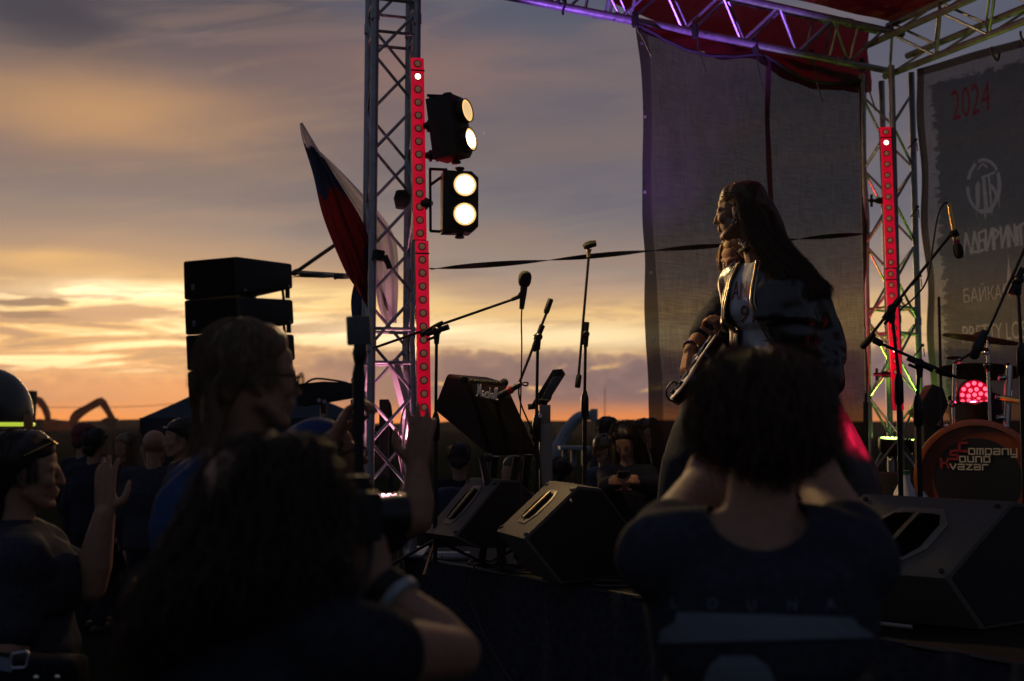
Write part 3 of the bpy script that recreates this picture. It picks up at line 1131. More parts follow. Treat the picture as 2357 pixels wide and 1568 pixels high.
# ---------------------------------------------------------------- red light bars
M['led_red'] = mat('lit red bar face', (0.4, 0.0, 0.02), 0.35, emit=(1.0, 0.004, 0.040), es=0.36, coat=0.3)
_t = NT(M['led_red'].node_tree)
_co = _t.new('ShaderNodeTexCoord').outputs['Object']
_n = _t.noise(_co, 14.0, 3, .6)
_t.put(_t.n['Principled BSDF'].inputs['Emission Strength'], _t.m('ADD', .16, _t.m('MULTIPLY', _n, .42)))
M['lens'] = mat('unlit lens with added glow', (0.42, 0.30, 0.20), 0.25, 0.0, coat=0.6, emit=(0.40, 0.16, 0.08), es=0.22)  # faint emission stands in for light caught by the unlit lenses
M['lens_ring'] = mat('lens ring', (0.12, 0.07, 0.05), 0.4, 0.5)
M['lens_lit'] = mat('glowing lens', (1, .9, .7), 0.3, emit=(1.0, 0.80, 0.52), es=5.0)


def led_bar(label, a, b, wid, n, lit, face_dir, first=0.5):
    a, b = V(a), V(b)
    d = (b - a)
    L = d.length
    d.normalize()
    fd = V(face_dir)
    fd = (fd - d * fd.dot(d)).normalized()
    sd = d.cross(fd)
    R = Matrix((sd, fd, d)).transposed()
    root = thing('light_bar', label, 'light bar', a, 'red light bars on the truss towers')
    MB().box((a + b) / 2 - fd * 0.030, (wid * 1.02, 0.05, L), R, bev=0.006).build('housing', M['black_metal'], root)
    MB().box((a + b) / 2, (wid, 0.016, L * 0.995), R, bev=0.005).build('glowing_front', M['led_red'], root)
    MB().box(a + d * (L / n * 1.02) + fd * .002, (wid * 1.05, 0.020, 0.008), R).build('joint_strip', M['black_metal'], root)
    pr = None
    prl = None
    for i in range(n):
        c = a + d * (L / n * (i + first)) + fd * 0.008
        rg = MB().lathe(c - fd * .002, fd, [(0, 0.0245), (0.005, 0.0225), (0.0051, 0.018)], 20)
        ln = MB().lathe(c + fd * 0.001, fd, [(0, 0.0185), (0.004, 0.016), (0.007, 0.010), (0.008, 0.0)], 18)
        o = rg.build('lens', M['lens_ring'], root)
        ln.build('lens_glass', M['lens_lit'] if i in lit else M['lens'], o)
    lamp('bar_glow', 'AREA', (a + b) / 2 + fd * 0.06, (a + b) / 2 + fd, 0.45, (1.0, 0.02, 0.06), 0.5, parent=root)
    for i in lit:
        pass
    return root


led_bar('upper red light bar on the far tower with its second lens lit', P(960.5, 133, 6.27), P(967, 553, 6.27), 0.078, 14, [1], (0.25, -1, 0))
led_bar('lower red light bar on the far tower with its last lens lit', P(971, 553, 6.22), P(977, 985, 6.22), 0.078, 14, [13], (0.25, -1, 0))
led_bar('red light bar high on the back corner tower with its second lens lit', P(2038, 292, 8.1), P(2051, 617, 8.1), 0.080, 13, [1], (-0.15, -1, 0))
led_bar('red light bar low on the back corner tower half hidden by microphone stands', P(2049, 619, 8.08), P(2068, 945, 8.08), 0.080, 13, [7], (-0.15, -1, 0))
# bar clamps at the rear tower
for (x, y) in ((2020, 462), (2032, 862)):
    cl = MB()
    cl.tube([P(x - 22, y, 8.15), P(x + 16, y, 8.12)], [0.012, 0.016], 8)
    cl.tube([P(x - 14, y - 14, 8.15), P(x - 14, y + 14, 8.15)], 0.011, 8)
    cl.lathe(P(x - 4, y, 8.14), V((1, 0, 0)), [(0, .02), (.03, .028), (.06, .02)], 10)
    tag(rebase(cl.build('truss_clamp', M['black_metal']), P(x, y, 8.15)), 'black wing clamp beside the %s on the back corner tower' % ('upper red bar' if y < 500 else 'lower red bar'), 'clamp', 'clamps of the rear light bars')

# ---------------------------------------------------------------- blinders
M['blind_hot'] = mat('burning blinder lamp', (1, .9, .7), 0.3, emit=(1.0, 0.80, 0.50), es=22.0)
_t = NT(M['blind_hot'].node_tree)
_lw = _t.new('ShaderNodeLayerWeight')
_lw.inputs[0].default_value = .35
_t.put(_t.n['Principled BSDF'].inputs['Emission Color'], _t.ramp(_lw.outputs['Facing'], [(0, (1, .86, .60, 1)), (.45, (1, .80, .46, 1)), (1, (.5, .22, .05, 1))]))
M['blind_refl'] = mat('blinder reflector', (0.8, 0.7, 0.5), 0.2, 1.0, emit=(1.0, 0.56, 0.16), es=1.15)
M['blind_dim'] = mat('dimmer blinder lamp', (0.8, 0.7, 0.5), 0.2, 0.0, emit=(1.0, 0.66, 0.30), es=0.8)


def blinder(label, c, up_d, face, w, h, dep, lamps, hots, power, aim, bracket_px, Yb):
    root = thing('blinder_light', label, 'stage light', c, 'two-lamp blinders on the far tower')
    u = V(up_d).normalized()
    f = V(face)
    f = (f - u * f.dot(u)).normalized()
    s = u.cross(f)
    body = [c - s * w * .5 - u * h * .5, c + s * w * .30 - u * h * .5, c + s * w * .5 - u * h * .40, c + s * w * .5 + u * h * .40, c + s * w * .30 + u * h * .5, c - s * w * .5 + u * h * .5]
    MB().prism([q - f * dep for q in body], f * dep, 0.006).build('housing', M['black_paint'], root)
    for sg in (-1, 1):
        MB().lathe(c + u * (h * .5 * sg) - f * dep * .4, u * sg, [(0, .016), (.012, .02), (.02, .028), (.028, .028), (.03, .02)], 12).build('pivot_knob', M['black_metal'], root)
    lr = w * 0.315
    for k, off in enumerate(lamps):
        cc = c + u * off + s * w * 0.08 + f * 0.002
        ring = MB()
        ring._lathe(cc - f * 0.01, f, [(0, lr * 1.18), (0.03, lr * 1.15), (0.055, lr * 1.10), (0.055, lr * 1.02), (0.012, lr * 0.98)], 32, 0)
        r_ = ring.build('lamp_collar', M['black_metal'], root)
        MB()._lathe(cc + f * 0.006, f, [(0, lr * .3), (.004, lr * .62), (.016, lr * .90), (.034, lr)], 32, 0).build('reflector', M['blind_refl'], r_)
        gl = MB().lathe(cc + f * 0.036, f, [(0, lr * .84), (0.008, lr * .74), (0.013, lr * .5), (0.015, lr * .1)], 32)
        gl.build('bulb', M['blind_hot'] if hots[k] else M['blind_dim'], r_)
        if not hots[k]:
            MB().box(cc + f * 0.034, (lr * 1.5, 0.012, lr * .28), Matrix((s, f, u)).transposed(), bev=.004).build('filament', M['blind_hot'], r_)
    br = MB()
    for pl in bracket_px:
        br.tube([P(x, y, Y) for x, y, Y in pl], 0.009, 6)
    br.build('yoke', M['black_metal'], root)
    lamp('blinder_beam', 'SPOT', c + f * 0.10, aim, power, (1.0, 0.66, 0.28), 0.09, 160, 0.5, parent=root)
    return root


c1 = P(1062, 290, 6.15)
blinder('upper two-lamp blinder turned towards the stage with a dimmer top lamp', c1, V((-0.13, -.02, 1)), V((0.90, -0.44, -0.10)), 0.20, 0.36, 0.16, (0.085, -0.085), (0, 1), 100,
        c1 + V((2.4, -0.9, -.5)), [[(983, 220, 6.2), (1030, 222, 6.2)], [(990, 222, 6.2), (1012, 358, 6.2)], [(1006, 372, 6.2), (1012, 340, 6.2)], [(982, 358, 6.2), (1020, 358, 6.2)], [(1012, 347, 6.2), (1042, 348, 6.15)], [(978, 290, 6.25), (1002, 298, 6.2)]], 6.2)
c2 = P(1061, 463, 6.10)
blinder('lower two-lamp blinder with both lamps glaring at the camera', c2, V((0, 0, 1)), V((0.20, -1, 0)), 0.205, 0.355, 0.13, (0.086, -0.083), (1, 1), 66,
        c2 + V((.9, -2.2, -.7)), [[(988, 389, 6.2), (1030, 391, 6.2)], [(990, 389, 6.2), (991, 532, 6.2)], [(990, 532, 6.2), (1030, 534, 6.2)], [(980, 468, 6.25), (991, 468, 6.2)], [(992, 425, 6.2), (1020, 405, 6.2)]], 6.2)
for i_, (x, y) in enumerate(((990, 290), (995, 358), (985, 468))):
    k = MB().tube([P(x - 14, y, 6.22), P(x + 10, y, 6.2)], [0.02, 0.014], 10)
    k.tube([P(x - 4, y - 12, 6.2), P(x - 4, y + 14, 6.2)], 0.009, 8)
    k.lathe(P(x - 10, y, 6.21), V((1, 0, 0)), [(0, .024), (.02, .03), (.04, .022)], 12)
    tag(rebase(k.build('truss_clamp', M['black_metal']), P(x, y, 6.2)), 'black hook clamp holding the %s to the far tower' % ['upper blinder by its middle', 'upper blinder at its foot', 'lower blinder'][i_], 'clamp', 'clamps of the blinders')

# ---------------------------------------------------------------- uplight pars
M['par_pink'] = mat('pink white led', (1, .8, .85), 0.3, emit=(1.0, 0.55, 0.62), es=5.5)
M['par_green'] = mat('green led', (.6, 1, .3), 0.3, emit=(0.55, 1.0, 0.16), es=6.0)
M['par_red'] = mat('red led', (1, .1, .15), 0.3, emit=(1.0, 0.08, 0.14), es=2.6)
M['par_red_face'] = mat('red lit lamp face', (.3, 0, .02), 0.4, emit=(1.0, 0.004, 0.05), es=0.38)
M['par_face'] = mat('dark lamp face', (0.03, 0.02, 0.02), 0.4)


def par(label, c, d, r, dep, led, face, energy, col, aim, spot, nled=19, group='round uplights on the stage'):
    root = thing('par_light', label, 'stage light', c, group)
    d = V(d).normalized()
    MB()._lathe(c - d * dep, d, [(0, r * .55), (dep * .25, r * .9), (dep * .5, r), (dep, r), (dep, r * .93), (dep - .01, r * .92)], 28, 0).build('housing', M['black_metal'], root)
    fo = MB().lathe(c - d * 0.012, d, [(0, r * .92), (0.004, r * .91)], 28).build('lamp_face', face, root)
    u, w = basis(d)
    cells = [(0, 0)] + [(0.36, a * 60 + 10) for a in range(6)] + [(0.72, a * 30) for a in range(12)]
    for rr_, an in cells[:nled]:
        q = c - d * 0.008 + (u * math.cos(math.radians(an)) + w * math.sin(math.radians(an))) * (r * rr_)
        MB().lathe(q, d, [(0, r * .13), (0.006, r * .11), (0.009, r * .05)], 10).build('led', led, fo)
    y = MB()
    y.tube([c - d * dep * .5 + u * r * 1.08 * math.cos(a) - d * r * 1.1 * math.sin(a) for a in [math.pi * k / 12 for k in range(13)]], 0.008, 6)
    y.build('yoke', M['black_metal'], root)
    lamp('par_beam', 'SPOT', c + d * 0.06, aim, energy, col, .03, spot, 0.5, parent=root)
    return root


pc = P(893, 1141, 6.48)
par('round pinkish white uplight glowing inside the foot of the far tower', pc, V((0.03, -0.10, 1)), 0.105, 0.16, M['par_pink'], M['par_face'], 95, (1.0, 0.34, 0.48), pc + V((0, 0, 2)), 70)
gc = P(2050, 1008, 8.4)
par('green uplight at the foot of the back corner tower, its top just showing', gc, V((0.0, -0.12, 1)), 0.09, 0.14, M['par_green'], M['par_face'], 42, (0.50, 1.0, 0.08), gc + V((0.02, 0, 2)), 62)
gc2 = P(2102, 1012, 8.3)
par('second green uplight beside the foot of the banner', gc2, V((0.1, -0.12, 1)), 0.06, 0.10, M['par_green'], M['par_face'], 26, (0.50, 1.0, 0.08), gc2 + V((0.35, 0.05, 1.2)), 80, 7)
rc = P(2243, 909, 6.35)
par('round lamp with red diodes glowing above the bass drum', rc, V((-0.52, -0.85, -0.06)), 0.094, 0.12, M['par_red'], M['par_red_face'], 30, (1.0, 0.01, 0.06), rc + V((-.7, -1, -.7)), 46)
# a violet fixture on the side truss (its lens is the small violet spark beside the drums)
vc = P(2405, 905, 6.3)
par('small violet spotlight behind the drum kit', vc, V((-0.55, -0.12, 0.55)), 0.05, 0.10, mat('violet led', (.6, .4, 1), 0.3, emit=(0.5, 0.25, 1.0), es=6), M['par_face'], 3, (0.40, 0.16, 1.0), P(1610, 50, 7.1), 20, 7)
q_ = P(1918, 1120, 7.45)  # unseen lamp, added for the red glow on the curtain
par('unseen red uplight added on the stage floor behind the singer to wash the curtain', V((q_.x, q_.y, SZ + .16)), V((0.10, .75, .75)), 0.09, 0.13, M['par_red'], M['par_red_face'], 230, (1.0, 0.01, 0.07), P(1956, 830, 8.2), 32)
q_ = P(2440, 925, 4.28)  # unseen lamp and stand, added to light the singer's leg red
rl_ = par('unseen red lamp added on a low stand beside the drums to redden the leg of the singer', q_, V((-.95, .22, -.10)), 0.08, 0.12, M['par_red'], M['par_red_face'], 170, (1.0, 0.01, 0.07), P(1962, 990, 4.5), 20)
MB().tube([q_ + V((.06, 0, -.09)), V((q_.x + .06, q_.y, SZ))], .012, 8).box(V((q_.x + .06, q_.y, SZ + .012)), (.3, .3, .02), bev=.004).build('stand', M['black_metal'], rl_)
q_ = P(1600, 1120, 6.0)  # unseen floor lamp, added for the violet light on the side truss
par('unseen violet uplight added on the stage floor to tint the roof truss', V((q_.x, q_.y, SZ + .16)), V((-.03, .16, 1)), 0.09, 0.13, M['par_pink'], M['par_face'], 1500, (0.42, 0.15, 1.0), P(1590, 40, 6.95), 40)


# ---------------------------------------------------------------- flag on its pole
fm = [mat('white flag cloth', (0.72, 0.68, 0.74), 0.85, trans=0.6), mat('blue flag cloth', (0.014, 0.026, 0.085), 0.85, trans=0.5), mat('red flag cloth', (0.15, 0.008, 0.014), 0.85, trans=0.5)]
fl = thing('flag', 'white blue and red striped flag hanging in folds beside the far tower', 'flag', P(830, 640, 6.6))
MB().tube([P(693, 284, 6.62), P(780, 470, 6.72), P(862, 640, 6.80), P(905, 735, 6.85)], [0.010, 0.012, 0.013, 0.013], 8).build('pole', mat('varnished flag pole', (0.06, 0.04, 0.03), 0.5), fl)


def drape(name, lft, rgt, Y, bands, folds, amp, seed, parent):
    A, B = spline([V((x, y, 0)) for x, y in lft], 10), spline([V((x, y, 0)) for x, y in rgt], 10)
    n, m = len(A), 26
    rows, ids = [], []
    for i in range(n):
        t_ = i / (n - 1)
        b_ = B[min(len(B) - 1, round(t_ * (len(B) - 1)))]
        row, idr = [], []
        for j in range(m):
            u = j / (m - 1)
            q = A[i].lerp(b_, u)
            f = amp * (math.sin(u * math.pi * folds + seed + t_ * 2.5) + 0.6 * math.sin(u * math.pi * folds * 2.3 + seed * 2 + t_ * 5 + 2 * mnoise.noise(V((u * 3, t_ * 3, seed))))) * (0.4 + 0.6 * math.sin(math.pi * u)) + 0.02 * mnoise.noise(V((u * 5, t_ * 6, seed)))
            row.append(P(q.x, q.y, Y + f))
            s_ = bands(t_, u)
            idr.append(s_)
        rows.append(row)
        ids.append(idr)
    o = MB().grid(rows, mi=lambda i, j: ids[i][j]).build(name, fm, parent)
    return o


drape('front_fold', [(690, 285), (696, 322), (720, 400), (744, 500), (790, 615), (818, 662), (848, 712)],
      [(699, 287), (737, 350), (788, 432), (832, 505), (851, 560), (857, 640), (860, 720)], 6.52,
      lambda t, u: 0 if t < 0.17 + 0.02 * math.sin(u * 9) else (1 if t < 0.40 - 0.06 * u + 0.03 * math.sin(u * 8) else (1 if (u > .72 and .66 < t < .80) else 2)), 4.2, 0.035, 1.0, fl)
drape('back_fold', [(730, 345), (775, 415), (832, 515), (858, 600), (868, 690), (884, 742)],
      [(741, 352), (802, 412), (880, 498), (912, 560), (917, 650), (913, 744)], 6.80,
      lambda t, u: 0, 2.4, 0.035, 2.2, fl)
drape('lower_fold', [(818, 640), (808, 690), (811, 740), (816, 800), (828, 870)],
      [(850, 690), (853, 730), (856, 780), (850, 830), (846, 872)], 6.62,
      lambda t, u: 1 if t < .45 - .2 * u else 2, 2.2, 0.02, 0.3, fl)

# ---------------------------------------------------------------- straps and stays
def ribbon(name, pts, wid, twists, material, label, cat):
    sp = spline(pts, 12)
    rows = []
    n = len(sp)
    for i, q in enumerate(sp):
        d = (sp[min(i + 1, n - 1)] - sp[max(i - 1, 0)]).normalized()
        u, w = basis(d)
        a = math.pi * twists * i / (n - 1) + 1.2
        s_ = (w * math.cos(a) + u * math.sin(a)) * wid * .5
        k = d.cross(s_).normalized() * 0.002
        rows.append([q - s_ - k, q - s_ + k, q + s_ + k, q + s_ - k, q - s_ - k])
    o = MB().grid(rows).build(name, material)
    return tag(rebase(o, pts[0]), label, cat)


ribbon('ratchet_strap', [P(990, 619, 6.45), P(1200, 604, 6.75), P(1400, 585, 7.1), P(1520, 574, 7.35), P(1680, 563, 7.7)] and
       [P(990, 619, 6.55), P(1250, 600, 7.15), P(1500, 577, 7.62), P(1700, 562, 7.95), P(1850, 549, 8.2), P(2003, 537, 8.42)], 0.036, 5.2, M['strap'], 'long twisted black strap stretched between the two truss towers', 'strap')
ribbon('ratchet_strap', [P(676, 638, 8.5), P(720, 634, 8.0), P(765, 637, 7.4), P(830, 640, 6.7)], 0.035, 1.5, M['strap'], 'short black strap from the speaker array to the far tower', 'strap')
rt = MB()
rt.box(P(785, 636, 7.2), (0.09, 0.04, 0.035), bev=.006)
rt.tube([P(770, 640, 7.2), P(800, 632, 7.15)], 0.012, 8)
tag(rebase(rt.build('strap_ratchet', M['black_metal']), P(785, 636, 7.2)), 'steel ratchet on the short strap left of the flag', 'ratchet')
w = MB().tube([P(676, 630, 8.5), P(768, 566, 7.5), P(856, 504, 6.55)], [0.016, 0.014, 0.012], 8)
w.lathe(P(676, 630, 8.5), P(768, 566, 7.9) - P(676, 630, 8.5), [(0, .02), (.04, .026), (.08, .02)], 10)
tag(rebase(w.build('stay_rod', M['black_metal']), P(676, 630, 8.5)), 'thin black rod slanting up from the speaker array to the flag', 'rod')
w = MB().tube([P(676, 627, 8.5), P(735, 631, 7.9), P(800, 636, 7.1), P(848, 640, 6.5)], 0.018, 8)
tag(rebase(w.build('stay_rod', M['black_metal']), P(676, 627, 8.5)), 'level black rod from the speaker array towards the far tower', 'rod')

# ---------------------------------------------------------------- line array
fr = [(420, 602, 422, 690), (422, 692, 425, 771), (425, 773, 429, 853), (429, 857, 434, 938)]
nr_ = [(543, 588, 547, 681), (547, 681, 550, 762), (551, 764, 553, 846), (554, 849, 557, 934)]
rr = [(674, 607, 676, 664), (676, 690, 679, 746), (679, 770, 682, 829), (682, 852, 685, 910)]
arr_names = ['topmost black cabinet of the hanging speaker array', 'second black cabinet of the hanging speaker array', 'third black cabinet of the speaker array above the man with glasses', 'lowest black cabinet of the speaker array behind the man with glasses']
for i in range(4):
    a0, a1 = P(fr[i][0], fr[i][1] - 1, 8.72), P(fr[i][2], fr[i][3] + 1, 8.72)
    n0, n1 = P(nr_[i][0], nr_[i][1] + 2, 8.4), P(nr_[i][2], nr_[i][3] - 2, 8.4)
    r0, r1 = P(rr[i][0], rr[i][1], 8.78), P(rr[i][2], rr[i][3], 8.78)
    back = r0 - n0
    l0, l1 = a0 + back * 0.92 + V((0, 0, -.02)), a1 + back * 0.92 + V((0, 0, .03))
    root = thing('array_speaker', arr_names[i], 'loudspeaker', n1, 'cabinets of the speaker array')
    bm = bmesh.new()
    q = [bm.verts.new(p_) for p_ in (a0, n0, r0, l0, a1, n1, r1, l1)]
    for f in ((0, 1, 2, 3), (7, 6, 5, 4), (0, 4, 5, 1), (1, 5, 6, 2), (2, 6, 7, 3), (3, 7, 4, 0)):
        bm.faces.new([q[k] for k in f])
    bmesh.ops.recalc_face_normals(bm, faces=bm.faces[:])
    bmesh.ops.bevel(bm, geom=bm.edges[:], offset=0.020, segments=3, affect='EDGES', profile=.5)
    MB().bm(bm).build('cabinet', M['black_paint'], root)
    fn = (n0 - a0).cross(a1 - a0).normalized()
    if fn.y > 0:
        fn = -fn
    g_ = [a0.lerp(n1, .5) + (p_ - a0.lerp(n1, .5)) * .93 + fn * 0.004 for p_ in (a0, n0, n1, a1)]
    gr = MB()
    rows = []
    for k in range(13):
        e_ = k / 12
        rows.append([g_[0].lerp(g_[1], e_) + fn * .012 * math.sin(math.pi * e_), g_[3].lerp(g_[2], e_) + fn * .012 * math.sin(math.pi * e_)])
    gr.grid(rows)
    go = gr.build('grille', M['grille'], root)
    bc = a0.lerp(n0, .22).lerp(a1.lerp(n1, .22), .70) + fn * .018
    MB().box(bc, (0.028, 0.004, 0.05), bev=.001).build('badge', mat('badge', (.10, .10, .10), .4, .5), go)
    rg = MB()
    rg.box(r0.lerp(r1, .86) + V((-.075, -.03, 0)), (0.05, 0.03, 0.06), bev=.006)
    if i < 3:
        rg.tube([r1 + V((-.05, -.01, .04)), P(rr[i + 1][0] - 14, rr[i + 1][1] - 4, 8.76)], 0.020, 6)
        rg.tube([r1 + V((-.09, -.01, .0)), P(rr[i + 1][0] - 22, rr[i + 1][1] + 8, 8.76)], 0.012, 6)
    rg.build('rigging_link', M['black_metal'], root)
    for px_ in (.12, .9):
        MB().lathe(n0.lerp(r0, px_).lerp(n1.lerp(r1, px_), .9) + V((.012, -.018, 0)), V((.5, -.8, 0)), [(0, .012), (.006, .010)], 10).build('bolt', M['alu'], root)
# its lifting mast and the bar below
ms = thing('lifting_mast', 'black mast carrying the speaker array', 'mast', P(560, 1250, 8.8))
mp = P(575, 700, 9.0)
MB().box((mp.x, mp.y, 1.4), (0.09, 0.09, 2.8), bev=.006).build('mast', M['black_metal'], ms)
for a in (0.6, 2.2, 3.8, 5.4):
    MB().tube([V((mp.x, mp.y, 0.35)), V((mp.x + 1.0 * math.cos(a), mp.y + 1.0 * math.sin(a), 0.03))], 0.03, 8).build('leg', M['black_metal'], ms)
MB().tube([V((mp.x, mp.y, 2.75)), P(560, 640, 8.75)], 0.03, 8).build('top_arm', M['black_metal'], ms)
lb = thing('rigging_bar', 'black rigging bar with a lifting shackle jutting out right of the man with glasses', 'rigging', P(700, 900, 8.5))
MB().prism([P(684, 884, 8.5), P(744, 878, 8.4), P(836, 883, 8.3), P(839, 908, 8.3), P(760, 922, 8.4), P(684, 935, 8.5)], V((0.05, .14, 0)), .006).build('bar', M['black_paint'], lb)
MB().tube([P(813, 884, 8.3), P(810, 874, 8.3), P(816, 868, 8.3), P(823, 873, 8.3), P(822, 884, 8.3)], 0.009, 8).build('shackle', M['black_metal'], lb)
MB().tube(spline([P(700, 885, 8.45), P(725, 872, 8.45), P(770, 876, 8.4), P(800, 882, 8.35)], 5), 0.009, 6).build('cable', M['cable'], lb)
for x, y in ((747, 925), (735, 922), (743, 957)):
    MB().lathe(P(x, y, 8.36), V((0, -1, 0)), [(0, .018), (.01, .015)], 10).build('bolt', M['alu'], lb)
MB().tube([P(810, 920, 8.35), P(811, 1010, 8.35)], 0.01, 8).build('drop_rod', M['black_metal'], lb)
MB().tube([P(745, 930, 8.4), P(744, 1150, 8.4)], 0.028, 8).build('leg', M['black_metal'], lb)
tag(rebase(MB().box(P(800, 986, 9.2), (0.85, .5, .045), bev=.004).box(P(800, 1010, 9.2), (.80, .46, .10)).tube([P(690, 1020, 9.0), P(690, 1170, 9.0)], .03, 8).tube([P(900, 1020, 9.0), P(900, 1170, 9.0)], .03, 8).build('table', M['black_paint']), P(800, 1180, 9.2)), 'dark table in front of the blue tent', 'table')

# ---------------------------------------------------------------- tent
M['tent'] = mat('navy tent fabric', (0.016, 0.024, 0.046), 0.8, trans=0.25, noise_amt=0.2, noise_scale=2.5)
tn = thing('pop_up_tent', 'navy pop-up tent with a pointed roof behind the speaker array', 'tent', P(590, 1190, 13.0))
TC = P(590, 960, 13.6)
hw = 1.26
ez = P(590, 962, 12.2).z
pk = V((TC.x - .1, TC.y, P(560, 838, 13.6).z))
ang = math.radians(14)
cr = [V((TC.x + hw * 1.0 * (sx * math.cos(ang) - sy * math.sin(ang)), TC.y + hw * (sx * math.sin(ang) + sy * math.cos(ang)), ez)) for sx, sy in ((-1, -1), (1, -1), (1, 1), (-1, 1))]
for i in range(4):
    a, b = cr[i], cr[(i + 1) % 4]
    rows = []
    for j in range(9):
        e_ = j / 8
        rows.append([a.lerp(pk, e_).lerp(b.lerp(pk, e_), k / 12) + V((0, 0, -.07 * math.sin(math.pi * e_) * (1 - abs(k / 6 - 1)) - 0.03 * math.sin(math.pi * e_))) for k in range(13)])
    MB().grid(rows).build('roof_panel', M['tent'], tn)
    rows = [[a.lerp(b, k / 20) + V((0, 0, -.3 * j / 4)) + V((0, 0, 0.025 * math.sin(k * 1.57) * j / 4)) for k in range(21)] for j in range(5)]
    MB().grid(rows).build('valance', M['tent'], tn)
    MB().tube([a, V((a.x, a.y, 0))], 0.022, 6).build('leg', M['black_metal'], tn)
rows = [[cr[3].lerp(cr[2], k / 20) + V((0, -.05 * math.sin(k * 1.1), -.3 - (ez - .35) * j / 5)) for k in range(21)] for j in range(6)]
MB().grid(rows).build('wall_panel', M['tent'], tn)
rows = [[cr[0].lerp(cr[3], k / 20) + V((-.05 * math.sin(k * 1.1), 0, -.3 - (ez - .35) * j / 5)) for k in range(21)] for j in range(6)]
MB().grid(rows).build('wall_panel', M['tent'], tn)
M['orange_cloth'] = mat('orange tent cloth', (0.35, 0.07, 0.02), 0.8, trans=0.5)  # evenly orange cloth for a small panel
rows = [[P(418 + 22 * k / 6, 1003 + 22 * j / 4, 12.0) for k in range(7)] for j in range(5)]
MB().grid(rows).build('orange_panel', M['orange_cloth'], tn)
for i, (a, b) in enumerate((((352, 957), (300, 1012)), ((350, 965), (322, 1018)))):
    MB().tube([P(*a, 12.3), P(*b, 11.8) + V((-.3, 0, -.7))], 0.006, 5).build('guy_rope', M['pale_cable'], tn)

# ---------------------------------------------------------------- dark inflatable with a lime band, far left
dm = thing('inflatable_dome', 'black rounded inflatable with a glowing lime band at the left edge', 'inflatable', P(-20, 1130, 11.0))
dc = P(-36, 985, 11.0)
dr = 103 / FPX * 11.0
prof = [(0, dr * .98), (.10, dr * .99)] + [(.10 + dr * 1.12 * math.sin(a), dr * math.cos(a) ** .85) for a in [math.pi / 2 * k / 14 for k in range(1, 14)]] + [(.10 + dr * 1.13, .01)]
MB().lathe(dc, V((0, 0, 1)), prof, 40).build('dome', mat('black vinyl', (0.012, 0.013, 0.015), 0.35, noise_amt=.3, noise_scale=5), dm)
bp_ = [dc + V((dr * 1.0 * math.cos(a), dr * 1.0 * math.sin(a), 0.035)) for a in [2 * math.pi * k / 48 for k in range(49)]]
MB().tube(bp_, 0.020, 8).build('lime_band', mat('lime light band', (.5, .7, .05), .4, emit=(0.50, 0.62, 0.05), es=0.9), dm)
MB().lathe(V((dc.x, dc.y, 0)), V((0, 0, 1)), [(0, dr * .9), (dc.z - .16, dr * .96), (dc.z - .02, dr * .97)], 40).build('base_skirt', mat('dark vinyl skirt', (0.010, 0.011, 0.012), .6), dm)
MB().box(P(65, 985, 10.6), (0.07, 0.06, .26), bev=.006).build('corner_post', mat('orange reflective post', (0.30, 0.10, 0.03), .4), dm)
tag(rebase(MB().prism([P(50, 900, 24), P(73, 899, 24), P(66, 1012, 24), P(48, 1012, 24)], V((0, .3, 0)), .02).build('feather_banner', mat('dark banner cloth', (.02, .02, .018), .8)), P(58, 1012, 24)), 'narrow dark upright banner just right of the dome', 'banner')

# ---------------------------------------------------------------- excavators
M['exc'] = mat('dusty orange machine paint', (0.55, 0.105, 0.016), 0.6, noise_amt=.3, noise_scale=1.0)
M['exc_dark'] = mat('dark machine steel', (0.12, 0.04, 0.02), 0.6)


def excavator(label, Y, body, cab, boom, stick, bucket, gx):
    root = thing('excavator', label, 'excavator', P(gx, 990, Y) * 1.0, 'excavators on the far bank')
    dz = V((0, 0, 0))

    def plate(pl, name, m, th):
        cx_, cy_ = sum(p_[0] for p_ in pl) / len(pl), sum(p_[1] for p_ in pl) / len(pl)
        ar_ = sum(pl[i - 1][0] * pl[i][1] - pl[i][0] * pl[i - 1][1] for i in range(len(pl)))
        sg = 1 if ar_ > 0 else -1
        fat = []
        for i in range(len(pl)):
            a_, b_ = pl[i - 1], pl[(i + 1) % len(pl)]
            dx_, dy_ = b_[0] - a_[0], b_[1] - a_[1]
            L_ = math.hypot(dx_, dy_) or 1
            fat.append((pl[i][0] + sg * dy_ / L_ * 2.6, pl[i][1] - sg * dx_ / L_ * 2.6))
        pl = fat
        return MB().prism([P(x, y, Y) for x, y in pl], V((0, th, 0)), .05).build(name, m, root)
    if body:
        plate(body, 'body', M['exc'], 2.4)
    if cab:
        c = MB()
        for a, b in zip(cab, cab[1:] + cab[:1]):
            c.tube([P(*a, Y), P(*b, Y)], .10, 6)
            c.tube([P(*a, Y + 1.5), P(*b, Y + 1.5)], .10, 6)
        c.prism([P(*q, Y + .05) for q in cab], V((0, .05, 0)))
        c.build('cab', M['exc_dark'], root)
    plate(boom, 'boom', M['exc'], .6)
    plate(stick, 'stick', M['exc'], .5)
    if bucket:
        plate(bucket, 'bucket', M['exc_dark'], 1.1)
    return root


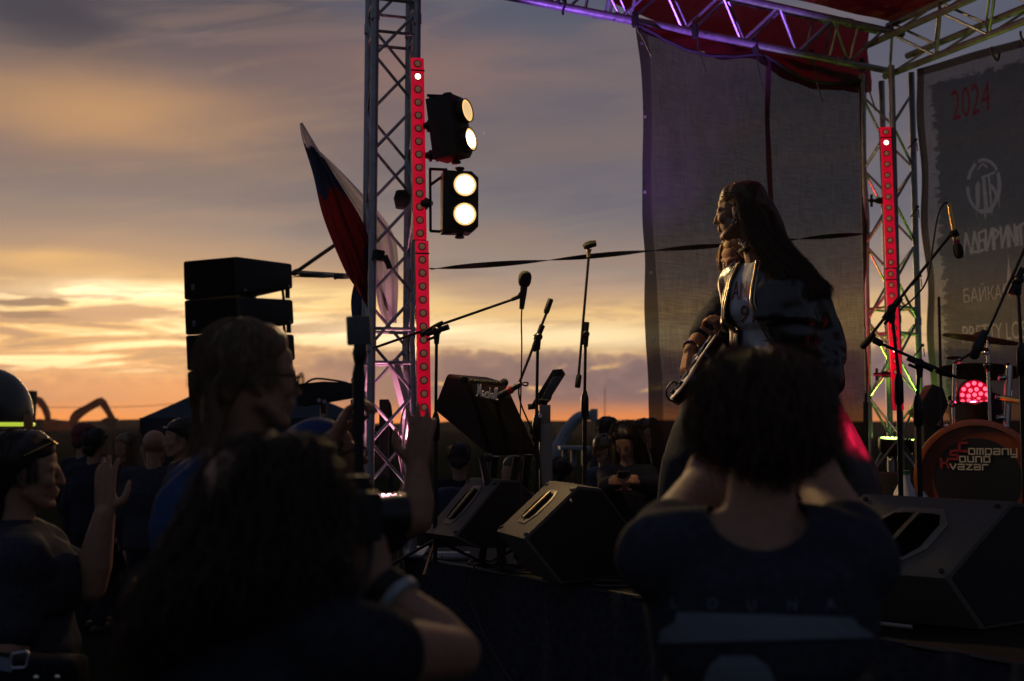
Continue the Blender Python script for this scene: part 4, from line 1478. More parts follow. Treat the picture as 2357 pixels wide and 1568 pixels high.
ex2 = excavator('far excavator with its bucket raised to the right above the bank', 146, None, None,
                [(160, 990), (160, 972), (164, 958), (172, 948), (190, 938), (226, 922), (230, 929), (200, 946), (184, 958), (174, 968), (172, 990)],
                [(224, 918), (232, 917), (240, 924), (250, 944), (262, 966), (255, 970), (246, 952), (230, 930)],
                [(234, 968), (246, 963), (256, 965), (264, 964), (262, 976), (258, 982), (246, 981), (240, 975)], 185)
MB().tube([P(170, 950, 146), P(198, 934, 146), P(224, 919, 146)], .13, 6).build('hydraulic_ram', M['exc_dark'], ex2)
MB().tube([P(240, 926, 146), P(264, 963, 146)], .10, 6).build('hydraulic_ram', M['exc_dark'], ex2)
MB().prism([P(128, 990, 146), P(128, 1000, 146), P(176, 1000, 146), P(176, 990, 146)], V((0, 2.5, 0)), .1).build('crawler_track', M['exc_dark'], ex2)
ex1 = excavator('far excavator with a rounded boom and open cab standing behind the dome', 146,
                [(96, 990), (96, 968), (108, 966), (122, 969), (148, 970), (148, 990)],
                [(82, 988), (80, 972), (84, 966), (97, 966), (97, 988)],
                [(106, 968), (104, 958), (98, 942), (80, 920), (82, 914), (92, 918), (104, 936), (110, 952), (111, 968)],
                [(76, 916), (80, 915), (70, 950), (64, 968), (58, 968), (66, 944)], None, 110)
MB().prism([P(68, 918, 146), P(72, 902, 146), P(75, 899, 146), P(77, 906, 146), P(84, 914, 146), (P(80, 924, 146)), P(74, 924, 146)], V((0, .7, 0)), .05).build('boom_joint', M['exc_dark'], ex1)
w = MB()
pts = [P(-40, 930, 185), P(60, 936, 185), P(200, 938, 185), P(330, 935, 185), P(470, 926, 185), P(700, 925, 185)]
for a, b in zip(pts, pts[1:]):
    pass
w.tube(spline(pts, 8), 0.05, 5)
tag(rebase(w.build('power_line', M['cable']), pts[0]), 'thin overhead wire above the excavators', 'wire')
for x, y0, r_, lb_ in ((1392, 896, .10, 'tall thin mast on the horizon right of the straight microphone stand'), (1357, 955, .08, 'short thin mast on the horizon by the white arch')):
    w = MB().tube([P(x, y0, 270), P(x, 990, 270)], r_, 5)
    w.tube([P(x, y0, 270), P(x, y0 - 10, 270)], r_ * .4, 5)
    tag(rebase(w.build('radio_mast', M['cable']), P(x, 990, 270)), lb_, 'mast')

# white bent arch and table frame beyond the stage
M['white_paint'] = mat('dull white paint', (0.20, 0.22, 0.25), 0.6, noise_amt=.2, noise_scale=3)
ar = MB()
arp = spline([P(1258, 1075, 17), P(1283, 1030, 17), P(1305, 990, 17), P(1328, 963, 17), P(1345, 957, 17), P(1362, 956, 17)], 6)
ar.tube(arp, [0.10 - 0.03 * k / len(arp) for k in range(len(arp))], 8)
ar.box(arp[-1] + V((.03, 0, 0)), (.12, .2, .2), bev=.02)
tag(rebase(ar.build('arch', M['white_paint']), arp[0]), 'pale curved arch rising to the right beyond the stage', 'arch')
wt = thing('work_table', 'white table frame standing on the grass beyond the stage', 'table', P(1322, 1100, 15))
MB().box(P(1322, 1031, 15), (0.42, .5, .045), bev=.005).build('top', M['white_paint'], wt)
for x in (1300, 1320, 1345):
    MB().box(P(x, 1052, 15), (0.07, .07, .24), bev=.005).build('leg', M['white_paint'], wt)
for i, (a, b) in enumerate((((1295, 1075), (1345, 1020)), ((1300, 1030), (1345, 1078)))):
    pass


# ---------------------------------------------------------------- microphone stands and microphones
def on_stage(x, Y):
    q = P(x, 1000, Y)
    return V((q.x, q.y, SZ))


def mic_stand(label, base, pole_top, sleeve, boom=None, clutch=0.022, base_kind='tripod', extra=None, weight=None, clip=None):
    """pole from the stage floor, sleeve = world point where the thick lower tube starts, boom = (tail, head)"""
    root = thing('microphone_stand', label, 'microphone stand', base, 'microphone stands on the stage')
    pl = MB().tube([sleeve, pole_top], 0.0085, 8)
    pl.build('pole', M['black_metal'], root)
    lw_ = MB().tube([base + V((0, 0, .03)), sleeve], 0.0125, 10)
    lw_.lathe(sleeve - V((0, 0, .15)), V((0, 0, 1)), [(0, .0135), (.01, .022), (.11, .022), (.15, .012)], 12)
    lw_.build('lower_tube', M['black_metal'], root)
    if base_kind == 'tripod':
        for a in (0.4, 2.5, 4.6):
            e_ = base + V((.30 * math.cos(a), .30 * math.sin(a), .012))
            MB().tube([base + V((0, 0, .16)), e_], .009, 6).build('leg', M['black_metal'], root)
    else:
        MB().lathe(base, V((0, 0, 1)), [(0, .13), (.02, .125), (.03, .05), (.05, .02)], 24).build('base', M['black_metal'], root)
    if boom:
        tail, head = boom
        b = MB().tube([tail, head], 0.0075, 8)
        b.build('boom', M['black_metal'], root)
        d = (head - tail).normalized()
        cl = MB()
        cl.tube([pole_top - d * .06, pole_top + d * .07], [.013, .016], 8)
        cl.lathe(pole_top - V((0, 0, .07)), V((0, 0, 1)), [(0, .013), (.05, .018), (.085, .014)], 10)
        s_ = d.cross(V((0, 0, 1))).normalized()
        cl.lathe(pole_top - s_ * .03, s_, [(0, .014), (.01, .022), (.05, .022), (.06, .014)], 10)
        cl.tube([pole_top - V((0, 0, .03)), pole_top - V((0, 0, .03)) - d * .055], .008, 6)
        cl.build('clutch', M['black_metal'], root)
    if weight:
        a, b_, r_ = weight
        MB().tube([a, a.lerp(b_, .15), a.lerp(b_, .9), b_], [r_ * .7, r_, r_, r_ * .8], 10).build('counterweight', M['rubber'], root)
    if clip:
        MB().tube(clip[0], clip[1], 8).build('microphone_clip', M['rubber'], root)
    return root


def microphone(label, head_c, tail, head_r, head_l, body_r, m_body=None, foam=True, band=None):
    d = (tail - head_c).normalized()
    L = (tail - head_c).length
    root = thing('microphone', label, 'microphone', tail, 'microphones on stands')
    MB().lathe(head_c - d * head_l * .5, d, [(0, head_r * .35), (head_l * .08, head_r * .72), (head_l * .25, head_r * .95), (head_l * .45, head_r), (head_l * .75, head_r * .93), (head_l * .95, head_r * .72), (head_l, head_r * .5)], 20).build('windscreen', mat('foam windscreen', (0.010, 0.010, 0.009), 0.95, noise_amt=.5, noise_scale=500, bump=.6), root)
    MB().lathe(head_c + d * head_l * .45, d, [(0, body_r * 1.15), (L * .3, body_r * 1.1), (L * .85, body_r * .8), (L * .95, body_r * .75)], 14).build('body', m_body or M['black_metal'], root)
    if band:
        MB().lathe(head_c + d * (head_l * .5 + band[0]), d, [(0, body_r * 1.25), (band[1], body_r * 1.22)], 14).build('colour_band', M['red_plastic'], root)
    return root


# singer's near boom stand and its foam-headed microphone
Ya = 5.75
b0_ = on_stage(1003, Ya)
mic_stand('boom stand beside the red light bar holding the foam headed microphone', b0_, P(1005, 762, Ya), P(1003, 950, Ya), (P(858, 802, 5.9), P(1190, 686, Ya)), weight=(P(1020, 742, Ya), P(968, 772, 5.78), .014),
          clip=([P(1178, 690, Ya), P(1192, 684, Ya), P(1200, 676, Ya), P(1204, 668, Ya)], [.010, .012, .014, .012]))
microphone('foam headed microphone on the long boom reaching right from the far tower', P(1208, 642, Ya), P(1202, 698, Ya), .036, .086, .0175)
w = MB()
w.tube(spline([P(1202, 697, Ya), P(1200, 740, Ya), P(1201, 800, Ya), P(1199, 900, Ya), P(1197, 1000, Ya), P(1199, 1110, Ya), on_stage(1202, Ya) + V((0, 0, .01))], 6), 0.0045, 6)
w.tube([P(1202.5, 694, Ya), P(1201, 712, Ya)], [.011, .006], 8)
tag(rebase(w.build('microphone_cable', mat('dark red cable', (.05, .012, .012), .5)), P(1202, 697, Ya)), 'thin cable hanging straight down from the foam headed microphone', 'cable')

# short mic on a low boom at the amplifier
Yb = 5.9
mic_stand('boom stand tilted upwards in front of the guitar amplifier', on_stage(1236, Yb), P(1238, 776, Yb), P(1235, 955, Yb), (P(1190, 895, Yb - .05), P(1262, 710, Yb)), weight=(P(1256, 722, Yb), P(1268, 688, Yb), .017))
microphone('short microphone on the tilted boom pointing at the amplifier grille', P(1140, 917, Yb - .1), P(1192, 888, Yb - .1), .021, .05, .018, band=(.05, .03))
w = MB().tube(spline([P(1188, 890, Yb - .1), P(1205, 881, Yb - .1), P(1215, 882, Yb - .1), P(1212, 888, Yb - .1), P(1196, 889, Yb - .1), P(1199, 930, Yb - .1), P(1240, 1050, Yb), on_stage(1252, Yb)], 6), .005, 6)
tag(rebase(w.build('microphone_cable', M['cable']), P(1190, 890, Yb)), 'black cable looping off the microphone at the amplifier', 'cable')

# straight stand with an empty clip
Yc = 6.1
mic_stand('tall straight stand with an empty microphone clip against the sunset', on_stage(1344, Yc), P(1348, 770, Yc), P(1346, 900, Yc), (P(1330, 885, Yc), P(1355, 592, Yc)), weight=(P(1333, 862, Yc), P(1329, 893, Yc), .017),
          clip=([P(1343, 569, Yc), P(1350, 566, Yc), P(1360, 562, Yc), P(1372, 560, Yc)], [.014, .022, .022, .018]))
w = MB()
w.lathe(P(1356, 574, Yc), P(1354, 594, Yc) - P(1356, 574, Yc), [(0, .017), (.015, .012), (.045, .012)], 10)
tag(rebase(w.build('threaded_adapter', M['gold']), P(1355, 594, Yc)), 'small brass adapter at the top of the straight empty stand', 'adapter')

# music stand seen from its edge, and its pale column
Yd = 5.95
ms_ = thing('music_stand', 'tilted music desk seen edge-on on a pale metal column', 'music stand', on_stage(1256, Yd))
MB().prism([P(1272, 851, Yd), P(1294, 849, Yd), P(1296, 855, Yd), P(1254, 922, Yd), P(1240, 930, Yd), P(1224, 930, Yd)], V((0.03, .34, 0)), .004).build('desk', M['black_paint'], ms_)
MB().prism([P(1272, 868, Yd - .03), P(1289, 866, Yd - .03), P(1290, 874, Yd - .03), P(1264, 918, Yd - .03), P(1246, 918, Yd - .03)], V((0, .04, 0)), .003).build('control_box', mat('grey plastic box', (0.05, 0.05, 0.055), .5), ms_)
MB().tube(spline([P(1226, 935, Yd - .02), P(1240, 922, Yd - .04), P(1262, 922, Yd - .04), P(1268, 905, Yd - .04)], 4), .009, 8).build('bracket_arm', M['black_metal'], ms_)
MB().tube([P(1215, 937, Yd), P(1237, 935, Yd)], .016, 8).build('knob', M['black_metal'], ms_)
cp_ = MB()
cp_.box((P(1254, 975, Yd) + P(1254, 940, Yd)) / 2, (0.062, .05, .12), bev=.004)
q0, q1 = P(1256, 930, Yd), on_stage(1256, Yd)
cp_.box(((q0.x + q1.x) / 2, Yd, (P(0, 975, Yd).z + SZ) / 2), (0.072, .06, P(0, 975, Yd).z - SZ), bev=.006)
cp_.build('column', mat('pale aluminium column', (0.22, 0.18, 0.16), .45, .4), ms_)
MB().tube([P(1222, 1000, Yd + .1), P(1264, 905, Yd + .1)], .016, 8).build('desk_strut', M['black_metal'], ms_)
MB().lathe(P(1243, 957, Yd - .05), V((0, -1, 0)), [(0, .013), (.015, .012)], 10).build('knob', M['chrome'], ms_)
MB().box((q1.x, Yd, SZ + .012), (.34, .30, .02), bev=.004).build('base', M['black_metal'], ms_)

# ---------------------------------------------------------------- guitar amplifier, tipped back
Ym = 5.65
am = thing('guitar_amplifier', 'black guitar amplifier with white script lettering tipped back on a stand', 'amplifier', on_stage(1120, Ym))
fp = [P(1020, 864, Ym - .02), P(1160, 872, Ym + .10), P(1240, 985, Ym + .20), P(1237, 1050, Ym + .22), P(1120, 1056, Ym + .0), P(996, 935, Ym - .1)]
front = [P(1078, 872, 5.62), P(1160, 876, 5.86), P(1238, 984, 6.02), P(1130, 1000, 5.70)]
side = [P(1010, 868, 5.86), P(1078, 872, 5.62), P(1130, 1050, 5.68), P(1085, 1050, 5.95), P(998, 935, 5.98)]
bm = bmesh.new()
pA = [P(1030, 860, 5.92), P(1072, 872, 5.60), P(1164, 880, 5.98), P(1122, 868, 6.3)]     # top: back-left, front-left, front-right, back-right
pB = [P(996, 942, 6.0), P(1128, 1052, 5.62), P(1240, 1046, 6.0), P(1110, 935, 6.38)]      # bottom
mid = [P(997, 920, 5.98), P(1092, 930, 5.56), P(1236, 982, 5.94), P(1140, 905, 6.3)]
q = [bm.verts.new(p_) for p_ in pA + pB]
for f in ((0, 1, 2, 3), (7, 6, 5, 4), (0, 4, 5, 1), (1, 5, 6, 2), (2, 6, 7, 3), (3, 7, 4, 0)):
    bm.faces.new([q[k] for k in f])
bmesh.ops.recalc_face_normals(bm, faces=bm.faces[:])
bmesh.ops.bevel(bm, geom=bm.edges[:], offset=0.022, segments=3, affect='EDGES', profile=.7)
MB().bm(bm).build('cabinet', mat('black vinyl covering', (0.007, 0.007, 0.007), .75, noise_amt=.3, noise_scale=300, bump=.3, spec=.12), am)


def face_pt(a, b, c, d, u, v, lift=0.0):
    n_ = (b - a).cross(d - a).normalized()
    if n_.y > 0:
        n_ = -n_
    return a.lerp(b, u).lerp(d.lerp(c, u), v) + n_ * lift


fa = (pA[1], pA[2], pB[2], pB[1])
MB().grid([[face_pt(*fa, .05 + .9 * i / 8, .27 + .68 * j / 8, .006) for i in range(9)] for j in range(9)]).build('grille', M['grille'], am)
MB().grid([[face_pt(*fa, .05 + .9 * i / 8, .06 + .17 * j / 2, .006) for i in range(9)] for j in range(3)]).build('control_panel', mat('amp control panel', (.035, .025, .012), .4, .4), am)
for i in range(9):
    c = face_pt(*fa, .10 + .09 * i, .03, .004)
    MB().lathe(c, V((-.1, -.6, .8)), [(0, .008), (.010, .007)], 8).build('knob', M['rubber'], am)
for u_ in (.0, 1.0):
    for v_ in (.0, 1.0):
        MB().ell(face_pt(*fa, u_, v_, -.01), (.024, .024, .024), seg=12).build('corner_cap', M['rubber'], am)
# script logo drawn as strokes
lg = MB()
L0, L1 = P(1097, 906, 5.53), P(1146, 917, 5.68)
strokes = [[(0, .0), (.05, .15), (.08, 1.0), (.13, .25), (.19, 1.05), (.21, .1), (.24, .05)], [(.36, .45), (.30, .55), (.27, .25), (.31, .05), (.36, .3), (.37, .05), (.40, .08)], [(.42, .05), (.43, .5), (.44, .35), (.49, .55)],
           [(.58, .5), (.53, .5), (.52, .35), (.57, .2), (.55, .02), (.50, .08)], [(.62, 1.0), (.62, .05), (.63, .35), (.67, .45), (.69, .05)], [(.79, .45), (.73, .5), (.72, .2), (.76, .05), (.79, .35), (.80, .05)], [(.85, .3), (.89, .95), (.86, .9), (.85, .1), (.88, .05)], [(.92, .3), (.97, 1.0), (.94, .95), (.92, .1), (1.0, .1)]]
lup = V((0.02, -.05, 1)).normalized() * .060
for s_ in strokes:
    lg.tube(spline([L0.lerp(L1, x) + lup * (y - .2) + V((0, -.02, 0)) for x, y in s_], 4), .0038, 5)
lg.build('script_lettering', mat('white plastic script', (.85, .8, .72), .6), am)
# splayed stand under it
for a, b in (((1110, 1050, 5.8), (1160, 1110, 5.75)), ((1190, 1050, 5.8), (1150, 1130, 5.85)), ((1215, 1046, 6.0), (1190, 1135, 6.1)), ((1140, 1050, 6.0), (1110, 1135, 6.1))):
    MB().tube([P(*a), V((P(*b).x, P(*b).y, SZ + .02))], .022, 8).build('stand_leg', M['black_metal'], am)

# ---------------------------------------------------------------- wedge monitors
M['recess_shade'] = mat('handle recess', (.002, .002, .003), .9, spec=0.0)  # flat black that paints the shade inside the handle hollows


def wedge(label, prof, width_vec, handle, dots=()):
    """prof = near end profile: back-bottom, back-top, top-front, front-bottom, floor-front, floor-back; width_vec leads to the far end"""
    root = thing('stage_monitor', label, 'monitor speaker', sum(prof, V((0, 0, 0))) / len(prof) * 1.0, 'wedge monitors along the stage front')
    root.location.z = SZ
    root['world_loc'] = tuple(root.location)
    mb = MB().prism(prof, width_vec, .014)
    mb.build('cabinet', M['grey_paint'], root)
    a, b = prof[0], prof[1]
    n_ = (b - a).cross(width_vec).normalized()
    if n_.x > 0:
        n_ = -n_
    # grille on the slope that faces the musicians
    g0, g1 = prof[2], prof[3]
    gn = (g1 - g0).cross(width_vec).normalized()
    if gn.z < 0:
        gn = -gn
    MB().grid([[g0.lerp(g1, .05 + .9 * i / 6) + width_vec * (.05 + .9 * j / 6) + gn * .004 for i in range(7)] for j in range(7)]).build('grille', M['grille'], root)
    # end grille/side cloth, dark
    en = -width_vec.normalized()
    c_ = sum(prof, V((0, 0, 0))) / len(prof)
    MB().prism([c_ + (p_ - c_) * .93 + en * .003 for p_ in prof], en * .003).build('end_panel', M['black_paint'], root)
    # flat handle on the back panel, shade of its hollows painted black
    u0, u1, v0, v1 = handle

    def bp(u, v, l=0.0):
        return a.lerp(b, v) + width_vec * (1 - u) + n_ * l
    oc = [(.0, .28), (.22, .0), (.78, .0), (1, .28), (1, .72), (.78, 1), (.22, 1), (0, .72)]
    fr_ = MB()
    outer = [bp(u0 + (u1 - u0) * x, v0 + (v1 - v0) * y, .005) for x, y in oc]
    inner = [bp(u0 + (u1 - u0) * (.5 + (x - .5) * .78), v0 + (v1 - v0) * (.5 + (y - .5) * .80), .008) for x, y in oc]
    fr_.add(outer + inner, [(i, (i + 1) % 8, 8 + (i + 1) % 8, 8 + i) for i in range(8)])
    ho = fr_.build('handle', mat('handle plate', (0.17, .15, .12), .45, .2), root, smooth=False)
    for k in (0, 1):
        lo, hi = (.10, .47) if k == 0 else (.53, .90)
        cs = [(lo, .30), (lo + .10, .12), (hi - .04, .12), (hi, .2), (hi, .8), (hi - .04, .88), (lo + .10, .88), (lo, .70)] if k == 0 else [(lo, .2), (lo + .04, .12), (hi - .10, .12), (hi, .30), (hi, .70), (hi - .10, .88), (lo + .04, .88), (lo, .8)]
        pts = [bp(u0 + (u1 - u0) * x, v0 + (v1 - v0) * y, .0092) for x, y in cs]
        MB().add(pts, [tuple(range(len(pts)))]).build('recess_shade', M['recess_shade'], ho, smooth=False)
    bar = MB().tube([bp((u0 + u1) / 2, v0 + (v1 - v0) * .10, .014), bp((u0 + u1) / 2, v0 + (v1 - v0) * .90, .014)], .008, 8)
    bar.build('grip_bar', mat('grip metal', (0.22, .17, .10), .35, .8), ho)
    for (u, v) in ((.06, .08), (.94, .08), (.06, .92), (.94, .92)):
        MB().lathe(bp(u, v, .002), n_, [(0, .011), (.004, .010), (.005, .005)], 10).build('corner_screw', M['black_metal'], root)
    for p_ in dots:
        MB().lathe(p_, en, [(0, .008), (.006, .006)], 8).build('rivet', M['chrome'], root)
    return root


def wedge_px(label, pts, Yn, into, far_shift, dYfar, handle, dots=()):
    """near end profile from picture points; into[i] = extra depth of each point"""
    prof = [P(x, y, Yn + d_) for (x, y), d_ in zip(pts, into)]
    k = P(pts[1][0] + far_shift[0], pts[1][1] + far_shift[1], Yn + into[1] + dYfar) - prof[1]
    prof = [V((p_.x, p_.y, max(p_.z, SZ + .004))) for p_ in prof]
    return wedge(label, prof, k, handle, [P(x, y, Yn + d_ - .01) for x, y, d_ in dots])


wedge_px('small wedge monitor furthest along the stage front with a long slot handle', [(1044, 1236), (1152, 1104), (1196, 1106), (1268, 1180), (1250, 1262), (1100, 1262)], 5.55, (0, .18, .24, .44, .36, .06), (-70, -5), .22, (.28, .72, .18, .86))
wedge_px('second wedge monitor with a slot handle and white rivets on its end', [(1204, 1240), (1330, 1118), (1385, 1124), (1460, 1225), (1440, 1345), (1290, 1345)], 5.05, (0, .18, .26, .50, .42, .12), (-66, -12), .22, (.28, .72, .22, .84), ((1314, 1153, .12), (1409, 1266, .33)))
wedge_px('third wedge monitor half hidden behind the person with bobbed hair', [(1720, 1262), (1850, 1150), (1905, 1160), (1980, 1250), (1965, 1400), (1800, 1400)], 4.5, (0, .2, .3, .5, .45, .15), (-190, -8), .25, (.50, .88, .30, .85))
wedge_px('nearest wedge monitor at the right with a large eight-sided handle', [(2176, 1332), (2330, 1154), (2400, 1165), (2470, 1300), (2450, 1470), (2260, 1470)], 3.95, (0, .16, .26, .42, .36, .1), (-345, -18), .22, (.24, .74, .12, .84))

# ---------------------------------------------------------------- drums
Yk = 5.75
dk = thing('bass_drum', 'bass drum with an orange hoop and a dark lettered head', 'drum', V((P(2240, 1000, Yk).x, Yk, SZ)), 'drum kit on the stage')
kc = P(2250, 1104, Yk)
R_o, depth_ = 0.300, 0.40
ka = V((-0.42, -0.90, 0.0)).normalized()         # where the head looks
ku = V((0, 0, 1))
kr = V((-ka.y, ka.x, 0)).normalized()
if kr.x < 0:
    kr = -kr
M['orange_shell'] = mat('orange lacquered hoop', (0.20, 0.046, 0.012), 0.35, coat=.4, noise_amt=.15, noise_scale=8)
MB()._lathe(kc - ka * depth_, ka, [(0, R_o * .93), (depth_ - .05, R_o * .93)], 56, 0).build('shell', M['orange_shell'], dk)
MB().box((kc.x + .25, kc.y + .75, (SZ + kc.z - R_o * 1.07) / 2), (1.9, 1.7, max(.05, kc.z - R_o * 1.07 - SZ)), Matrix.Rotation(-.40, 3, 'Z'), bev=.006).build('riser', M['black_paint'], dk)
hp = MB()
hp._lathe(kc - ka * .055, ka, [(0, R_o * .94), (0, R_o * 1.06), (.05, R_o * 1.06), (.055, R_o * 1.03), (.055, R_o * .95), (.03, R_o * .94)], 64, 0)
hp.build('hoop', M['orange_shell'], dk)
MB()._lathe(kc - ka * (depth_ + .01), ka, [(0, R_o * .94), (0, R_o * 1.06), (.05, R_o * 1.06), (.05, R_o * .95)], 64, 0).build('hoop', M['orange_shell'], dk)
hd = MB().lathe(kc - ka * .03, ka, [(0, R_o * .955), (.004, R_o * .95), (.006, R_o * .5), (.007, .001)], 64).build('drum_head', mat('black drum head', (0.012, .011, .011), .45, noise_amt=.2, noise_scale=4), dk)
MB().lathe(kc - ka * .022 + kr * .10 - ku * .20, ka, [(0, .06), (.002, .055)], 24).build('port_hole', M['rubber'], hd)
wl, rl = mat('cream head lettering', (.62, .56, .46), .6), mat('red head lettering', (.30, .02, .03), .6)


def head_text(body, x, y, h, m, st=1.0):
    vs, fs, _ = text_faces(body, h, st)
    MB().add([kc + kr * (x + a) + ku * (y + b) - ka * .018 for a, b in vs], fs).build('lettering', m, hd, smooth=False)


def blocky(strokes, x, y, w, h, m, th=.0068):
    mb = MB()
    for s_ in strokes:
        for (xa, ya), (xb, yb) in zip(s_, s_[1:]):
            p0, p1 = V((x + xa * w, y + ya * h, 0)), V((x + xb * w, y + yb * h, 0))
            d_ = (p1 - p0).normalized() * th * .5
            n_ = V((-d_.y, d_.x, 0))
            mb.add([kc + kr * q_.x + ku * q_.y - ka * .0175 for q_ in (p0 - d_ - n_, p1 + d_ - n_, p1 + d_ + n_, p0 - d_ + n_)], [(0, 1, 2, 3)])
    mb.build('lettering', m, hd, smooth=False)


BL = {'C': [[(1, 1), (0, 1), (0, 0), (1, 0)]], 'S': [[(1, 1), (0, 1), (0, .5), (1, .5), (1, 0), (0, 0)]], 'K': [[(0, 0), (0, 1)], [(0, .5), (.7, .5), (1, 1)], [(.7, .5), (1, 0)]],
      'o': [[(0, 0), (0, 1), (1, 1), (1, 0), (0, 0)]], 'm': [[(0, 0), (0, 1), (1, 1), (1, 0)], [(.5, 1), (.5, 0)]], 'p': [[(0, -.45), (0, 1), (1, 1), (1, 0), (0, 0)]], 'a': [[(0, 1), (1, 1), (1, 0), (0, 0), (0, .5), (1, .5)]],
      'n': [[(0, 0), (0, 1), (1, 1), (1, 0)]], 'y': [[(0, 1), (0, 0), (1, 0)], [(1, 1), (1, -.45), (.1, -.45)]], 'u': [[(0, 1), (0, 0), (1, 0), (1, 1)]], 'd': [[(1, 1.45), (1, 0), (0, 0), (0, 1), (1, 1)]],
      'v': [[(0, 1), (.5, 0), (1, 1)]], 'z': [[(0, 1), (1, 1), (0, 0), (1, 0)]], 'r': [[(0, 0), (0, 1), (.9, 1)]]}


def blk_word(wd, x, y, w, h, m, gap=.0125):
    for ch in wd:
        blocky(BL[ch], x, y, w, h, m)
        x += w + gap


blocky(BL['C'], -.085, .148, .036, .044, rl, .013)
blk_word('ompany', -.038, .133, .028, .029, wl)
blocky(BL['S'], -.130, .106, .036, .044, rl, .012)
blk_word('ound', -.084, .092, .027, .028, wl)
blocky(BL['K'], -.178, .062, .036, .044, rl, .012)
blk_word('vazar', -.132, .051, .027, .027, wl)
for a in (35, 62, 118, 150, 200, 340, 10):
    ra = math.radians(a)
    rd = kr * math.cos(ra) + ku * math.sin(ra)
    q_ = kc + rd * R_o * 1.05 - ka * .03
    tg = ka.cross(rd)
    MB().box(q_, (.026, .055, .022), Matrix((tg, ka, rd)).transposed(), bev=.004).cyl(q_ + rd * .012, q_ + rd * .012 - ka * .11, .005, 8).build('lug', M['chrome'], dk)
for sg in (-1, 1):
    MB().tube([kc - ka * .16 + kr * sg * R_o * .93 - ku * .05, V((kc.x, kc.y, 0)) + kr * sg * .42 - ka * .02 + V((0, 0, SZ + .01))], .008, 8).build('spur', M['chrome'], dk)


def cymbal(label, c, nrm, r, kind='cymbal', grp='drum kit on the stage'):
    return tag(rebase(MB().lathe(c, nrm, [(0, r), (.003, r * .995), (.012, r * .62), (.022, r * .24), (.036, r * .17), (.046, r * .06), (.047, .006)], 48).build('cymbal', M['bronze']), c), label, kind, grp)


def rod_stand(label, pts, r, hard, base):
    root = thing('cymbal_stand', label, 'cymbal stand', base, 'drum kit on the stage')
    MB().tube(pts, r, 10).build('tube', M['chrome'], root)
    for q_, d_ in hard:
        MB().lathe(q_, d_, [(0, .010), (.008, .020), (.03, .020), (.045, .014), (.05, .008)], 12).build('wing_nut', M['chrome'], root)
    for a in (.3, 2.4, 4.5):
        MB().tube([V((base.x, base.y, SZ + .22)), V((base.x + .26 * math.cos(a), base.y + .26 * math.sin(a), SZ + .01))], .008, 6).build('leg', M['chrome'], root)
    return root


cymbal('thin crash cymbal seen edge-on and glowing red, the higher of the two', P(2258, 782, 6.18), V((0.16, -.05, 1)), .212)
cymbal('broad dark ride cymbal seen from below its rim above the red lamp', P(2258, 857, 6.62), V((0.10, .13, 1)), .262)
rod_stand('chrome stand through the crash cymbal', [V((P(2274, 800, 6.13).x, 6.13, SZ + .2)), P(2274, 840, 6.13), P(2276, 770, 6.13)], .010, [(P(2272, 835, 6.10), V((0, 0, -1))), (P(2268, 806, 6.03), V((-.3, -1, -.6)))], V((P(2274, 800, 6.13).x, 6.13, SZ)))
rod_stand('chrome stand under the ride cymbal with a tilted arm', [V((P(2195, 800, 6.26).x, 6.26, SZ + .2)), P(2195, 950, 6.26), P(2198, 838, 6.26)], .011, [(P(2194, 930, 6.24), V((-.6, -.8, 0))), (P(2196, 832, 6.24), V((.5, -.8, .2)))], V((P(2195, 800, 6.26).x, 6.26, SZ)))
w = MB().tube([P(2198, 836, 6.23), P(2238, 812, 6.20)], .008, 8).ell(P(2196, 824, 6.22), (.045, .03, .01), seg=12)
tag(rebase(w.build('wing_lever', M['black_metal']), P(2200, 836, 6.23)), 'small black wing lever and rod over the ride cymbal', 'lever')
ht = rod_stand('thick chrome tom post with clamps right of the red lamp', [V((P(2318, 900, 6.18).x, 6.18, SZ + .2)), P(2316, 985, 6.18), P(2322, 850, 6.18)], .022, [(P(2322, 855, 6.18), V((0, 0, 1))), (P(2308, 915, 6.14), V((-1, -.4, 0))), (P(2308, 962, 6.14), V((-1, -.5, 0))), (P(2312, 870, 6.13), V((-.8, -.5, 0)))], V((P(2318, 900, 6.18).x, 6.18, SZ)))
MB().tube([P(2322, 852, 6.18), P(2324, 832, 6.18)], [.014, .006], 10).build('wing_nut', M['gold'], ht)
MB().tube([P(2300, 915, 6.13), P(2355, 925, 6.03)], .016, 8).build('cross_arm', M['gold'], ht)
tb_ = thing('tom_drum', 'black tom drum in the shadow under the red lamp', 'drum', P(2250, 960, 6.38), 'drum kit on the stage')
MB()._lathe(P(2248, 985, 6.43), V((-.1, -.2, 1)), [(0, .135), (.005, .145), (.17, .145), (.175, .135)], 40, 0).build('shell', M['black_paint'], tb_)
MB()._lathe(P(2248, 985, 6.43) + V((-.017, -.034, .17)), V((-.1, -.2, 1)), [(0, .146), (0, .152), (.012, .152), (.012, .13)], 40, 0).build('hoop', M['chrome'], tb_)
